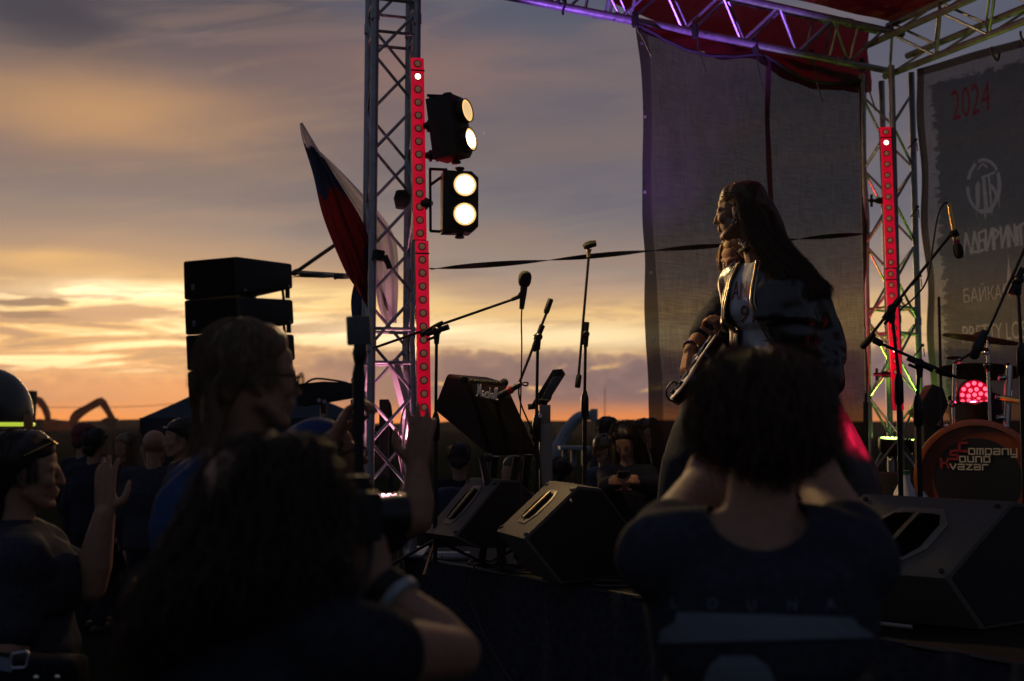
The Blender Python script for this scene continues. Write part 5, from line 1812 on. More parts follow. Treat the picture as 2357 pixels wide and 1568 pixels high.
# an angled black fill speaker on a pole left of the drums
fs_ = thing('fill_speaker', 'tilted black speaker on a pole between the green light and the drums', 'loudspeaker', V((P(2160, 900, 7.6).x, 7.6, SZ)))
MB().prism([P(2106, 952, 7.5), P(2146, 884, 7.5), P(2172, 894, 7.5), P(2184, 932, 7.5), P(2170, 962, 7.5), P(2150, 985, 7.5)], V((.05, .28, 0)), .012).build('cabinet', M['black_paint'], fs_)
MB().box((P(2150, 1000, 7.6).x, 7.62, (P(0, 985, 7.6).z + SZ) / 2), (.20, .2, P(0, 975, 7.6).z - SZ), bev=.01).build('pedestal', M['black_paint'], fs_)
tag(rebase(MB().tube([V((P(2160, 800, 7.2).x, 7.2, SZ)), P(2161, 684, 7.2)], .010, 8).build('pole', mat('violet black tube', (.012, .009, .02), .3)), V((P(2160, 800, 7.2).x, 7.2, SZ))), 'thin upright black rod standing before the banner', 'rod', 'rods and poles by the drums')

# boom stands around the drums
Ye = 5.25
mic_stand('boom stand reaching over the drums with the gold microphone', on_stage(2068, Ye), P(2052, 712, Ye), P(2068, 860, Ye), (P(1990, 790, Ye + .15), P(2190, 538, Ye)), weight=(P(2012, 770, Ye + .1), P(1984, 800, Ye + .16), .017),
          clip=([P(2188, 540, Ye), P(2196, 534, Ye), P(2202, 545, Ye)], [.016, .02, .018]))
microphone('gold bodied microphone with a red ring hanging from the boom over the drums', P(2206, 578, Ye), P(2186, 478, Ye), .024, .075, .0125, M['gold'], band=(-.012, .03))
w = MB().tube(spline([P(2186, 486, Ye), P(2182, 470, Ye), P(2172, 470, Ye), P(2158, 500, Ye), P(2148, 560, Ye), P(2135, 640, Ye), P(2110, 680, Ye), P(2070, 715, Ye)], 6), .0045, 6)
tag(rebase(w.build('microphone_cable', M['cable']), P(2186, 486, Ye)), 'thin cable arching from the gold microphone down its boom', 'cable')
Yf = 5.2
mic_stand('low boom stand pointing across to the ride cymbal', on_stage(2113, Yf), P(2116, 836, Yf), P(2112, 910, Yf), (P(2016, 786, Yf + .1), P(2205, 870, Yf)), weight=(P(2010, 782, Yf + .1), P(2030, 792, Yf + .1), .017))
Yg = 4.9
mic_stand('tall boom stand at the right edge angled down to the left', on_stage(2352, Yg), P(2342, 645, Yg), P(2350, 790, Yg), (P(2400, 480, Yg), P(2266, 780, Yg)), weight=(P(2258, 778, Yg), P(2272, 764, Yg), .012))
microphone('dark microphone pointing down at the drums from the boom at the right edge', P(2244, 815, Yg), P(2264, 770, Yg), .022, .05, .021)
tag(rebase(MB().tube([on_stage(1994, 7.4), P(1993, 905, 7.4)], .010, 8).tube([P(1993, 925, 7.4), P(1993, 1020, 7.4)], .018, 8).build('pole', M['black_metal']), on_stage(1994, 7.4)), 'short black pole standing before the right edge of the curtain', 'rod', 'rods and poles by the drums')

# behind and below the drums
kb = thing('equipment_case', 'dark flight case lying before the banner left of the bass drum', 'case', V((P(2150, 1000, 7.5).x, 7.5, SZ)))
MB().box((P(2150, 1000, 7.5).x, 7.5, SZ + .17), (.55, .3, .34), bev=.012).build('body', M['black_paint'], kb)
for dz_ in (.10, .22):
    MB().box((P(2150, 1000, 7.5).x, 7.345, SZ + dz_), (.52, .008, .02), bev=.002).build('edge_strip', mat('dull case trim', (.05, .05, .055), .5, .5), kb)
bg = MB()
bg.ell((P(2045, 1000, 7.1).x, 7.1, SZ + .2), (.27, .2, .26), seg=20)
bg.ell((P(2075, 1000, 7.0).x, 7.0, SZ + .13), (.2, .18, .18), seg=20)
for i_, q_ in enumerate(bg.v):
    bg.v[i_] = q_ + V((1, 1, 1)) * .03 * mnoise.noise(q_ * 6)
bg.v = [V((q_.x, q_.y, max(q_.z, SZ + .004))) for q_ in bg.v]
tag(rebase(bg.build('backpack', mat('black nylon', (.009, .009, .010), .8, noise_amt=.3, noise_scale=20)), (P(2045, 1000, 7.1).x, 7.1, SZ)), 'slumped black bag on the stage left of the bass drum', 'bag')
jg = thing('plastic_jug', 'white plastic jug with a green cap beside the bass drum', 'jug', V((P(2083, 1110, 5.6).x, 5.6, SZ)))
jb = V((P(2083, 1110, 5.6).x, 5.6, SZ))
jz = P(0, 1092, 5.6).z - SZ
MB().lathe(jb, V((0, 0, 1)), [(0, .065), (.01, .075), (jz * .6, .075), (jz * .82, .055), (jz * .92, .028), (jz, .026)], 20).build('body', M['white_plastic'], jg)
MB().tube(spline([jb + V((.05, -.04, jz * .85)), jb + V((.09, -.05, jz * .75)), jb + V((.085, -.05, jz * .5))], 4), .011, 8).build('handle', M['white_plastic'], jg)
MB().lathe(jb + V((0, 0, jz)), V((0, 0, 1)), [(0, .028), (.02, .027)], 14).build('cap', mat('green cap', (.02, .18, .05), .5), jg)

# ---------------------------------------------------------------- cables along the stage edge
random.seed(21)
def cable(label, pts, r, m, grp='cables along the stage front'):
    tag(rebase(MB().tube(spline(pts, 8), r, 6).build('cable', m), pts[0]), label, 'cable', grp)


def edge_pt(s, inn=0.0, z=0.0):
    q_ = SA + EDGE * s + INTO * inn
    return V((q_.x, q_.y, SZ + z))


cable('black cable hanging in a deep loop down the stage skirt', [edge_pt(.9, .1, .01), edge_pt(1.05, -.06, -.0), edge_pt(1.1, -.09, -.2), edge_pt(1.5, -.12, -.52), edge_pt(2.0, -.13, -.66), edge_pt(2.45, -.12, -.55), edge_pt(2.85, -.09, -.2), edge_pt(2.95, -.05, .01), edge_pt(3.0, .1, .01)], .006, M['cable'])
cable('pale cable curling in a flat loop on the stage edge', [edge_pt(3.1, .3, .012), edge_pt(2.7, .16, .012), edge_pt(2.45, .10, .012), edge_pt(2.42, .03, .012), edge_pt(2.6, .01, .012), edge_pt(3.0, .10, .012), edge_pt(3.4, .2, .012)], .008, M['pale_cable'])
cable('pale cable dropping over the stage edge', [edge_pt(2.75, .2, .012), edge_pt(2.72, -.02, .01), edge_pt(2.74, -.09, -.1), edge_pt(2.95, -.1, -.28), edge_pt(3.3, -.12, -.42)], .007, M['pale_cable'])
for i_ in range(6):
    s_ = .3 + i_ * .42
    cable(['black cable lying along the stage edge by the far tower foot', 'black cable snaking past the furthest wedge monitor', 'black cable between the two small wedge monitors', 'black cable under the second wedge monitor', 'black cable in front of the riveted wedge', 'black cable near the pale loop'][i_],
          [edge_pt(s_ + .12 * k, .10 + .10 * math.sin(k * 1.7 + i_ * 2), .009) for k in range(7)], .007, M['cable'])
tag(rebase(MB().box(edge_pt(.55, .12, .02), (.22, .05, .03), bev=.006).build('power_strip', M['white_plastic']), edge_pt(.55, .12, 0)), 'pale power strip on the stage by the far tower', 'power strip')
# cables inside the far tower
for i_, pl in enumerate([[(938, 940), (930, 1000), (925, 1060), (935, 1120), (930, 1200)], [(945, 620), (948, 700), (940, 820), (944, 900), (925, 960), (918, 1040), (926, 1100), (915, 1150)], [(960, 1010), (945, 1060), (928, 1110), (914, 1140)]]):
    tag(rebase(MB().tube(spline([P(x, y, 6.5) for x, y in pl], 6), .0055, 6).build('cable', M['cable']), P(*pl[0], 6.5)), ['cable hanging straight down inside the far tower foot', 'long cable winding down inside the far tower behind the red bar', 'cable slanting to the pinkish uplight'][i_], 'cable', 'cables in the far tower')
w = MB().box(P(884, 1010, 6.9), (0.06, .06, .5), bev=.01).tube(spline([P(884, 930, 6.9), P(895, 928, 6.9), P(900, 960, 6.9), P(902, 1000, 6.9)], 4), .012, 6)
tag(rebase(w.build('mains_box', M['black_paint']), P(884, 1070, 6.9)), 'upright dark box with a bent cable behind the far tower', 'box')
tag(rebase(MB().tube([P(926, 440, 6.62), P(926, 458, 6.62), P(925, 480, 6.62)], [.04, .055, .04], 10).build('tape_wrap', M['strap']), P(926, 460, 6.62)), 'lump of black tape on the rear chord of the far tower', 'tape')
w = MB().tube([P(872, 577, 6.33), P(870, 600, 6.33)], [.036, .040], 14)
w.tube([P(885, 590, 6.3), P(893, 606, 6.3), P(897, 618, 6.3)], [.02, .017, .018], 8)
tag(rebase(w.build('tape_wrap', M['strap']), P(871, 588, 6.33)), 'black tape wrapped round the front chord of the far tower', 'tape')
cl_ = []
rows = [[P(878 + (46 + 10 * j / 10) * i / 9, 1205 + 135 * j / 10, 6.25 + .02 * math.sin(i * 2.2 + j * .3)) for i in range(10)] for j in range(11)]
tag(rebase(MB().grid(rows).build('cloth', mat('beige canvas', (.16, .10, .065), .85, noise_amt=.2, noise_scale=20)), P(905, 1340, 6.25)), 'beige cloth hanging over the stage corner by the far tower', 'cloth')


# ---------------------------------------------------------------- people: bodies as one continuous skin
UP = V((0, 0, 1))
M['skin'] = mat('skin', (0.30, 0.165, 0.105), 0.66, noise_amt=.12, noise_scale=55, spec=.28, bump=.15)
M['skin_warm'] = mat('tanned skin', (0.26, 0.13, 0.08), 0.66, noise_amt=.12, noise_scale=55, spec=.28, bump=.15)
for _k in ('skin', 'skin_warm'):
    _b = M[_k].node_tree.nodes['Principled BSDF']
    _b.inputs['Subsurface Weight'].default_value = .25
    _b.inputs['Subsurface Radius'].default_value = (1.0, .45, .25)
    _b.inputs['Subsurface Scale'].default_value = .012
M['black_cotton'] = mat('black cotton', (0.028, 0.030, 0.040), 0.9, noise_amt=.3, noise_scale=60, spec=.15)
M['navy_cotton'] = mat('navy cotton', (0.013, 0.015, 0.026), 0.9, noise_amt=.25, noise_scale=60, spec=.15)
M['blue_cotton'] = mat('blue cotton', (0.013, 0.038, 0.105), 0.9, noise_amt=.2, noise_scale=60, spec=.15)
M['denim'] = mat('dark denim', (0.012, 0.014, 0.022), 0.9, noise_amt=.3, noise_scale=90, spec=.15)
M['shoe'] = mat('black shoe leather', (0.010, 0.010, 0.010), .6)
M['eye'] = mat('eye', (.35, .33, .32), .15)


def hair_mat(name, col, col2=None):
    return mat(name, col, 0.42, noise_amt=.35, noise_scale=60, trans=0.22, spec=.45)


M['hair_dark'] = hair_mat('dark brown hair', (0.022, 0.013, 0.009))
M['hair_brown'] = hair_mat('brown hair', (0.050, 0.026, 0.013))
M['hair_sandy'] = hair_mat('sandy hair', (0.20, 0.125, 0.066))
M['hair_blond'] = hair_mat('golden blond hair', (0.30, 0.16, 0.06))
M['hair_grey'] = hair_mat('cropped grey hair', (0.10, 0.09, 0.085))


def remesh(mb, vox, name, m, parent, smooth=4, fold=None, fac=0.5):
    me = bpy.data.meshes.new('tmp')
    me.from_pydata([tuple(p) for p in mb.v], [], mb.f)
    bm = bmesh.new()
    bm.from_mesh(me)
    bmesh.ops.recalc_face_normals(bm, faces=bm.faces[:])
    bm.to_mesh(me)
    bm.free()
    o = bpy.data.objects.new('tmp', me)
    COL.objects.link(o)
    r = o.modifiers.new('r', 'REMESH')
    r.mode = 'VOXEL'
    r.voxel_size = vox
    r.use_smooth_shade = True
    if smooth:
        s = o.modifiers.new('s', 'SMOOTH')
        s.factor = fac
        s.iterations = smooth
    dg = bpy.context.evaluated_depsgraph_get()
    me2 = bpy.data.meshes.new_from_object(o.evaluated_get(dg))
    me2.name = name
    bpy.data.objects.remove(o)
    bpy.data.meshes.remove(me)
    off = V(parent['world_loc']) if parent is not None else V((0, 0, 0))
    if fold:
        amp, sc = fold
        nr = [v.normal.copy() for v in me2.vertices]
        for v, n_ in zip(me2.vertices, nr):
            c = v.co
            k = mnoise.noise(V((c.x * sc, c.y * sc, c.z * sc * .6))) + .5 * mnoise.noise(V((c.x * sc * 2.3 + 5, c.y * sc * 2.3, c.z * sc * 1.3)))
            v.co = c + n_ * amp * k
    me2.transform(Matrix.Translation(-off))
    me2.polygons.foreach_set('use_smooth', [True] * len(me2.polygons))
    me2.materials.clear()
    me2.materials.append(m)
    me2.update()
    ob = bpy.data.objects.new(name, me2)
    COL.objects.link(ob)
    if parent is not None:
        ob.parent = parent
        ob['world_loc'] = tuple(off)
    return ob


def head_shape(mb, c, f, u, s=1.0, sex='f', nose=1.0, ears=True, mouth=0.0):
    """eye level at c, midway between the ears"""
    f = f.normalized()
    u = (u - f * u.dot(f)).normalized()
    r = f.cross(u)
    R = Matrix((f, r, u)).transposed()

    def q(a, b, d):
        return c + (f * a + r * b + u * d) * s

    def E(a, b, d, ra, rb, rd):
        mb.ell(q(a, b, d), (ra * s, rb * s, rd * s), R, 20)
    E(-.022, 0, .040, .096, .076, .080)
    E(.018, 0, .020, .070, .068, .078)
    E(.060, 0, .045, .030, .050, .040)
    E(.028, 0, -.045, .058, .056, .070)
    jw = .056 if sex == 'm' else .050
    for sg in (-1, 1):
        mb.cap(q(-.002, sg * jw, -.055), q(.058, sg * .020, -.098), .020 * s, .019 * s)
        E(.060, sg * .037, -.022, .026, .024, .026)            # cheek
        mb.cap(q(.086, sg * .012, .020), q(.072, sg * .046, .020), .011 * s, .010 * s)    # brow
        E(.074, sg * .032, -.001, .012, .016, .010)
        mb.ell(q(.110, sg * .009, -.034), .0085 * s)
    E(.072, 0, -.100, .020, .022, .017)                          # chin
    mb.cap(q(.089, 0, .020), q(.102 + .006 * nose, 0, -.024), .0085 * s, .0105 * s)
    E(.100, 0, -.028, .012 * nose, .010, .010)
    mb.cap(q(.088, -.014, -.056), q(.088, .014, -.056), .0095 * s)
    mb.cap(q(.094, 0, -.057), q(.088, 0, -.057), .0085 * s)
    mb.cap(q(.086, -.012, -.071 - mouth), q(.086, .012, -.071 - mouth), .0095 * s)
    E(.078, 0, -.062, .014, .024, .024)
    if ears:
        for sg in (-1, 1):
            Re = R @ Matrix.Rotation(0.25, 3, 'Y')
            mb.ell(q(-.012, sg * .076, -.008), (.017 * s, .008 * s, .031 * s), Re, 14)
            mb.ell(q(-.008, sg * .079, -.032), (.009 * s, .007 * s, .010 * s), R, 10)
    return q


def hand_shape(mb, w, d, n, side, curl, s=1.0, spread=0.10, thumb=(0.6, 0.5)):
    """wrist w, fingers towards d, palm facing n, side +1 puts the thumb on n x d"""
    d = d.normalized()
    n = (n - d * n.dot(d)).normalized()
    t = n.cross(d) * side
    for a, b in ((.030, .024), (.014, .012), (-.004, -.001), (-.022, -.014)):
        mb.chain([w + t * b * .8 * s, w + (d * .045 + t * a * .9) * s, w + (d * .086 + t * a) * s], [.017 * s, .0155 * s, .0115 * s], 10)
    ln = ((.043, .026, .020), (.047, .030, .021), (.044, .028, .020), (.034, .021, .018))
    for i, a in enumerate((.030, .011, -.008, -.026)):
        p = w + (d * .090 + t * a) * s
        ang = 0.0
        out = (1.2 - i * .8) * spread
        dd = (d + t * out).normalized()
        pts, rs = [p], [.0105 * s]
        cu = curl[i]
        for k, L in enumerate(ln[i]):
            ang += cu * (.75, 1.0, .7)[k]
            e = dd * math.cos(ang) + n * math.sin(ang)
            p = p + e * L * s
            pts.append(p)
            rs.append((.0095, .0088, .0075)[k] * s)
        mb.chain(pts, rs, 10)
    th0 = w + (d * .022 + t * .024 + n * .004) * s
    th1 = th0 + (d * .6 + t * (.75 * thumb[0] + .3) + n * thumb[1] * .6).normalized() * .046 * s
    th2 = th1 + (d * .9 + t * .35 * thumb[0] + n * thumb[1]).normalized() * .033 * s
    th3 = th2 + (d * 1.0 + t * .05 + n * thumb[1] * 1.2).normalized() * .027 * s
    mb.chain([th0, th1, th2, th3], [.0165 * s, .0130 * s, .0108 * s, .0085 * s], 10)


def arm_shape(mb, sh, el, wr, k=1.0):
    a = sh.lerp(el, .4)
    b = el.lerp(wr, .3)
    mb.chain([sh, a, el, b, wr], [.056 * k, .049 * k, .040 * k, .044 * k, .027 * k], 14)


def leg_shape(mb, hip, kn, an, k=1.0):
    mb.chain([hip, hip.lerp(kn, .45), kn, kn.lerp(an, .35), an], [.088 * k, .076 * k, .056 * k, .057 * k, .038 * k], 14)


class Figure:
    def __init__(s, label, head, hf, bf, ground=0.0, sex='m', hu=None, k=None, lean=None, shoulders=None, chest=None, pelvis=None, hs=1.0, group=None, neck=None):
        s.c = V(head)
        s.hf = V(hf).normalized()
        s.hu = V(hu) if hu is not None else UP.copy()
        s.bf = V(bf).normalized()
        s.br = s.bf.cross(UP).normalized()
        H = s.c.z - ground
        s.k = k if k else H / 1.60
        k = s.k
        s.sex = sex
        s.hs = hs
        s.g = ground
        sw = (.185 if sex == 'm' else .160) * k
        s.nb = V(neck) if neck is not None else s.c - UP * .185 * k - s.bf * .025 * k
        s.chest = V(chest) if chest is not None else s.nb - UP * .16 * k
        s.pel = V(pelvis) if pelvis is not None else V((s.nb.x, s.nb.y, ground + .93 * k))
        if shoulders:
            s.shR, s.shL = V(shoulders[0]), V(shoulders[1])
        else:
            s.shR = s.nb - UP * .045 * k + s.br * sw
            s.shL = s.nb - UP * .045 * k - s.br * sw
        base = V((s.pel.x, s.pel.y, ground))
        s.root = thing('person', label, 'person', base, group)
        s.mb = MB()
        s.arms = {}
        s.legs = {}
        s.q = head_shape(s.mb, s.c, s.hf, s.hu, hs * (1.0 if sex == 'm' else .96), sex)
        s.mb.chain([s.c - s.hu * .05 - s.hf * .025, s.c.lerp(s.nb, .6) - s.hf * .01, s.nb - UP * .02], [.052 * k, .050 * k if sex == 'f' else .056 * k, .064 * k], 14)
        s.wid = 1.0 if sex == 'm' else .88

    def torso(s, mb, grow=0.0, low=None, widen=1.0, depth=1.0):
        k = s.k
        w = s.wid * widen
        nb, ch, pe = s.nb, s.chest, s.pel
        d = (nb - pe)
        secs = [(pe - UP * (.10 * k if low is None else low), .150 * k * w + grow, .100 * k * depth + grow), (pe + d * .08, (.165 if s.sex == 'm' else .182) * k * w + grow, .110 * k * depth + grow),
                (pe + d * .35, (.150 if s.sex == 'm' else .138) * k * w + grow, .098 * k * depth + grow), (ch.lerp(pe, .35), .165 * k * w + grow, .112 * k * depth + grow),
                (ch, .180 * k * w + grow, .118 * k * depth + grow), (nb - UP * .085 * k, .172 * k * w + grow, .098 * k * depth + grow), (nb - UP * .035 * k, .120 * k * w + grow, .070 * k * depth + grow), (nb + UP * .0 * k, .065 * k + grow * .5, .058 * k + grow * .5)]
        mb.loft(secs, s.br, s.bf)
        for sh in (s.shR, s.shL):
            mb.cap(nb - UP * .035 * k, sh, .060 * k + grow, .060 * k + grow, 14)
        if s.sex == 'f':
            for sg in (-1, 1):
                mb.ell(ch + s.bf * .066 * k + s.br * sg * .070 * k - UP * .03 * k, (.056 * k + grow,) * 3, seg=16)

    def arm(s, side, el, wr, hd=None, hn=None, curl=(.5, .5, .5, .5), kk=1.0, spread=.08, thumb=(.6, .5), tflip=1):
        sh = s.shR if side == 'R' else s.shL
        el, wr = V(el), V(wr)
        s.arms[side] = (sh, el, wr)
        arm_shape(s.mb, sh, el, wr, s.k * kk)
        d = V(hd) if hd is not None else (wr - el)
        n = V(hn) if hn is not None else (-s.br if side == 'R' else s.br)
        hand_shape(s.mb, wr, d, n, tflip, curl, s.k * .98, spread, thumb)

    def rest_arm(s, side, out=.05, fwd=.04):
        sg = 1 if side == 'R' else -1
        sh = s.shR if side == 'R' else s.shL
        el = sh + s.br * sg * out * s.k - UP * .29 * s.k - s.bf * .03 * s.k
        wr = el - UP * .24 * s.k + s.bf * (fwd + .05) * s.k
        s.arm(side, el, wr, wr - el, -s.br * sg, (.35, .4, .45, .5), tflip=1 if side == 'R' else -1)

    def stand(s, spread=.10, step=0.0, kneeR=None, kneeL=None, ankR=None, ankL=None):
        k = s.k
        for side, sg in (('R', 1), ('L', -1)):
            hip = s.pel + s.br * sg * .092 * k - UP * .04 * k
            an = V((s.pel.x, s.pel.y, s.g + .085 * k)) + s.br * sg * (spread + .01) * k + s.bf * sg * step * k
            kn = hip.lerp(an, .48) + s.bf * .03 * k
            if side == 'R':
                kn = kneeR or kn
                an = ankR or an
            else:
                kn = kneeL or kn
                an = ankL or an
            s.legs[side] = (hip, V(kn), V(an))
            leg_shape(s.mb, hip, V(kn), V(an), k)

    def body(s, vox, skin='skin', smooth=3):
        s.torso(s.mb)
        for hip, kn, an in s.legs.values():
            s.mb.chain([an, an - UP * .04 * s.k + s.bf * .12 * s.k], [.036 * s.k, .028 * s.k])
        return remesh(s.mb, vox, 'body', M[skin], s.root, smooth)

    def shirt(s, m, sleeve=.55, vox=.012, grow=.014, fold=(.008, 9), low=None, name='shirt', widen=1.0, neck=True, cuff=1.25, depth=1.0):
        mb = MB()
        s.torso(mb, grow, low, widen, depth)
        k = s.k
        for sh, el, wr in s.arms.values():
            if sleeve <= 0:
                continue
            if sleeve <= 1:
                mb.chain([sh, sh.lerp(el, sleeve)], [.068 * k, .058 * k * cuff], 14)
            else:
                mb.chain([sh, el, el.lerp(wr, sleeve - 1)], [.070 * k, .058 * k * cuff, .042 * k * cuff], 14)
        # keep the neckline open: clothing stops under the neck
        o = remesh(mb, vox, name, m, s.root, 3, fold)
        return o

    def trousers(s, m, vox=.012, fold=(.008, 8), grow=.012, length=.93, name='trousers'):
        mb = MB()
        k = s.k
        pe = s.pel
        w = s.wid
        mb.loft([(pe - UP * .14 * k, .13 * k, .10 * k), (pe - UP * .06 * k, .168 * k + grow * .6, .112 * k + grow * .6), (pe + UP * .05 * k, .160 * k + grow * .6, .108 * k + grow * .6), (pe + UP * .10 * k, .150 * k + grow * .5, .10 * k + grow * .5)], s.br, s.bf)
        for hip, kn, an in s.legs.values():
            mb.chain([hip, hip.lerp(kn, .45), kn, kn.lerp(an, .4), kn.lerp(an, length)], [.094 * k + grow, .080 * k + grow, .062 * k + grow, .058 * k + grow, .050 * k + grow], 14)
        return remesh(mb, vox, name, m, s.root, 3, fold)

    def shoes(s, m=None):
        k = s.k
        for hip, kn, an in s.legs.values():
            mb = MB()
            b = an - UP * (an.z - s.g - .045 * k)
            mb.chain([b - s.bf * .05 * k, b + s.bf * .06 * k, b + s.bf * .17 * k - UP * .008 * k], [.040 * k, .042 * k, .034 * k])
            mb.cap(b, an + UP * .02 * k, .042 * k, .044 * k)
            mb.v = [V((p.x, p.y, max(p.z, s.g + .002))) for p in mb.v]
            mb.build('shoe', m or M['shoe'], s.root)

    def eyes(s):
        for sg in (-1, 1):
            MB().ell(s.q(.0775, sg * .031, .001), .0125 * s.hs, seg=12).build('eye', M['eye'], s.root)


def strands(guides, n, r, spread, m, parent, name='hair', wave=(0, 0), seed=1, tip=.25, taper=.3, clump=0.0, base=None, jitter_len=.15):
    """hair as thin tapering tubes between neighbouring guide curves"""
    rnd = random.Random(seed)
    mb = MB()
    if base is not None:
        mb.v, mb.f, mb.mi = base.v, base.f, base.mi
    ng = len(guides)
    L = len(guides[0])
    for _ in range(n):
        x = rnd.random() * (ng - 1)
        i = min(int(x), ng - 2)
        u = x - i
        if clump:
            u = u + clump * math.sin(u * 6.283 * 3) / 6.283
        o = V((rnd.gauss(0, 1), rnd.gauss(0, 1), rnd.gauss(0, 1))) * spread
        ph, fq = rnd.random() * 6.28, wave[1] * (.8 + .4 * rnd.random())
        a1 = V((rnd.gauss(0, 1), rnd.gauss(0, 1), rnd.gauss(0, 1))).normalized()
        a2 = V((rnd.gauss(0, 1), rnd.gauss(0, 1), rnd.gauss(0, 1))).normalized()
        end = L if rnd.random() > jitter_len * 2 else max(3, int(L * (1 - jitter_len * rnd.random() * 2)))
        pts, rs = [], []
        for k in range(end):
            t = k / (L - 1)
            p = guides[i][k].lerp(guides[i + 1][k], u) + o * (.25 + .75 * t)
            if wave[0]:
                p = p + (a1 * math.sin(ph + t * fq) + a2 * math.cos(ph * 1.3 + t * fq)) * wave[0] * min(1, t * 4)
            pts.append(p)
            rs.append(r * (1 - (1 - taper) * k / (end - 1)))
        mb.tube(pts, rs, 3, cap=False)
    o = mb.build(name, m, parent, smooth=True, angle=180)
    return o


def scalp_guides(q, az0, az1, n, drop, rx=.098, ry=.086, rz=.092, cz=.040, cx=-.020, flare=0.0, steps=10, curl_in=0.0, thmax=1.72):
    """guides that follow the skull from the crown down to `drop` below eye level; q is the head's local frame"""
    out = []
    for i in range(n):
        a = az0 + (az1 - az0) * i / (n - 1)
        row = []
        for k in range(steps):
            t = k / (steps - 1)
            th = .10 + t * (thmax - .10)
            if th < 1.5708:
                x, y, z = rx * math.sin(th) * math.cos(a), ry * math.sin(th) * math.sin(a), rz * math.cos(th)
                row.append(q(cx + x, y, cz + z))
            else:
                row.append(None)
        # straight fall from the equator
        eq = [p for p in row if p is not None]
        m_ = steps - len(eq)
        rows = eq
        for j in range(m_):
            e = (j + 1) / m_
            s_ = 1 + flare * math.sin(e * math.pi * .7) - curl_in * e * e
            rows.append(q(cx + rx * math.cos(a) * s_, ry * math.sin(a) * s_, cz - (cz + drop) * e))
        out.append(rows)
    return out


def hair_cap(hb, fg, grow=0.0, nape=True):
    """hair lying on the skull behind a hairline"""
    q, R = fg.q, Matrix((fg.hf, fg.hf.cross(UP).normalized(), UP)).transposed()
    u = fg.hf.cross(UP).normalized().cross(fg.hf)
    R = Matrix((fg.hf, fg.hf.cross(UP).normalized(), u)).transposed()
    g = fg.hs
    hb.ell(q(-.042, 0, .050), ((.092 + grow) * g, (.086 + grow) * g, (.086 + grow) * g), R, 24)
    hb.ell(q(-.008, 0, .077), ((.083 + grow) * g, (.080 + grow) * g, (.060 + grow) * g), R, 24)
    if nape:
        hb.ell(q(-.078, 0, -.012), (.048 * g, .068 * g, .072 * g), R, 20)


def short_strands(fg, m, o, n, r, spread, drop=.02, seed=3, wave=(.004, 7)):
    a = scalp_guides(fg.q, .95, 5.33, 22, drop, .106, .091, .092, .048, -.030, steps=10, flare=.05)
    f = scalp_guides(fg.q, -1.1, 1.1, 10, drop, .100, .088, .088, .050, -.030, steps=10, thmax=1.02)
    strands(a, n, r, spread, m, o, 'hair_strands', wave, seed)
    strands(f, n // 4, r, spread * .8, m, o, 'hair_strands', wave, seed + 1)


def bvh_of(o):
    from mathutils.bvhtree import BVHTree
    off = V(o.get('world_loc', (0, 0, 0)))
    me = o.data
    return BVHTree.FromPolygons([v.co + off for v in me.vertices], [tuple(p.vertices) for p in me.polygons])


def on_surface(bvh, x, y, lift=.004):
    """the spot of a built surface that faces the camera at (x, y)"""
    d = (P(x, y, 5.0) - V((0, 0, CAMZ))).normalized()
    hit = bvh.ray_cast(V((0, 0, CAMZ)), d)
    if hit[0] is None:
        return None
    return hit[0] + hit[1] * (lift if hit[1].dot(d) < 0 else -lift)


def print_poly(mb, bvh, poly, lift=.004, sub=6):
    """flat ink patch laid over a surface, quad strips between left and right outlines"""
    L, R = poly
    n = len(L)
    rows = []
    for i in range(n):
        row = []
        for j in range(sub + 1):
            u = j / sub
            p = on_surface(bvh, L[i][0] * (1 - u) + R[i][0] * u, L[i][1] * (1 - u) + R[i][1] * u, lift)
            if p is None:
                return
            row.append(p)
        rows.append(row)
    mb.grid(rows)


def print_text(mb, bvh, body, x, y, h, stretch=1.0, lift=.004, shear=0.0):
    vs, fs, w = text_faces(body, h, stretch)
    pts = [on_surface(bvh, x + a + shear * b, y - b, lift) for a, b in vs]
    ok = [all(pts[i] is not None for i in f) for f in fs]
    idx = {}
    use = []
    for i, p in enumerate(pts):
        if p is not None:
            idx[i] = len(use)
            use.append(p)
    mb.add(use, [tuple(idx[i] for i in f) for f, k in zip(fs, ok) if k])
    return w


def trim_edge(o, g_, it=3):
    """draws a cut border onto the smooth outline g_ = 0"""
    off = V(o.get('world_loc', (0, 0, 0)))
    bm = bmesh.new()
    bm.from_mesh(o.data)
    for v in bm.verts:
        if v.is_boundary:
            for _ in range(it):
                p = v.co + off
                h = .002
                g0 = g_(p)
                gr = V((g_(p + V((h, 0, 0))) - g0, g_(p + V((0, h, 0))) - g0, g_(p + V((0, 0, h))) - g0)) / h
                if gr.length > 1e-5:
                    stp = gr * (-g0 / gr.length_squared)
                    if stp.length > .02:
                        stp = stp.normalized() * .02
                    v.co += stp
    bm.to_mesh(o.data)
    bm.free()


def cut_verts(o, fn):
    """opens a garment where fn(world point) is true"""
    off = V(o.get('world_loc', (0, 0, 0)))
    bm = bmesh.new()
    bm.from_mesh(o.data)
    bmesh.ops.delete(bm, geom=[v for v in bm.verts if fn(v.co + off)], context='VERTS')
    bm.to_mesh(o.data)
    bm.free()


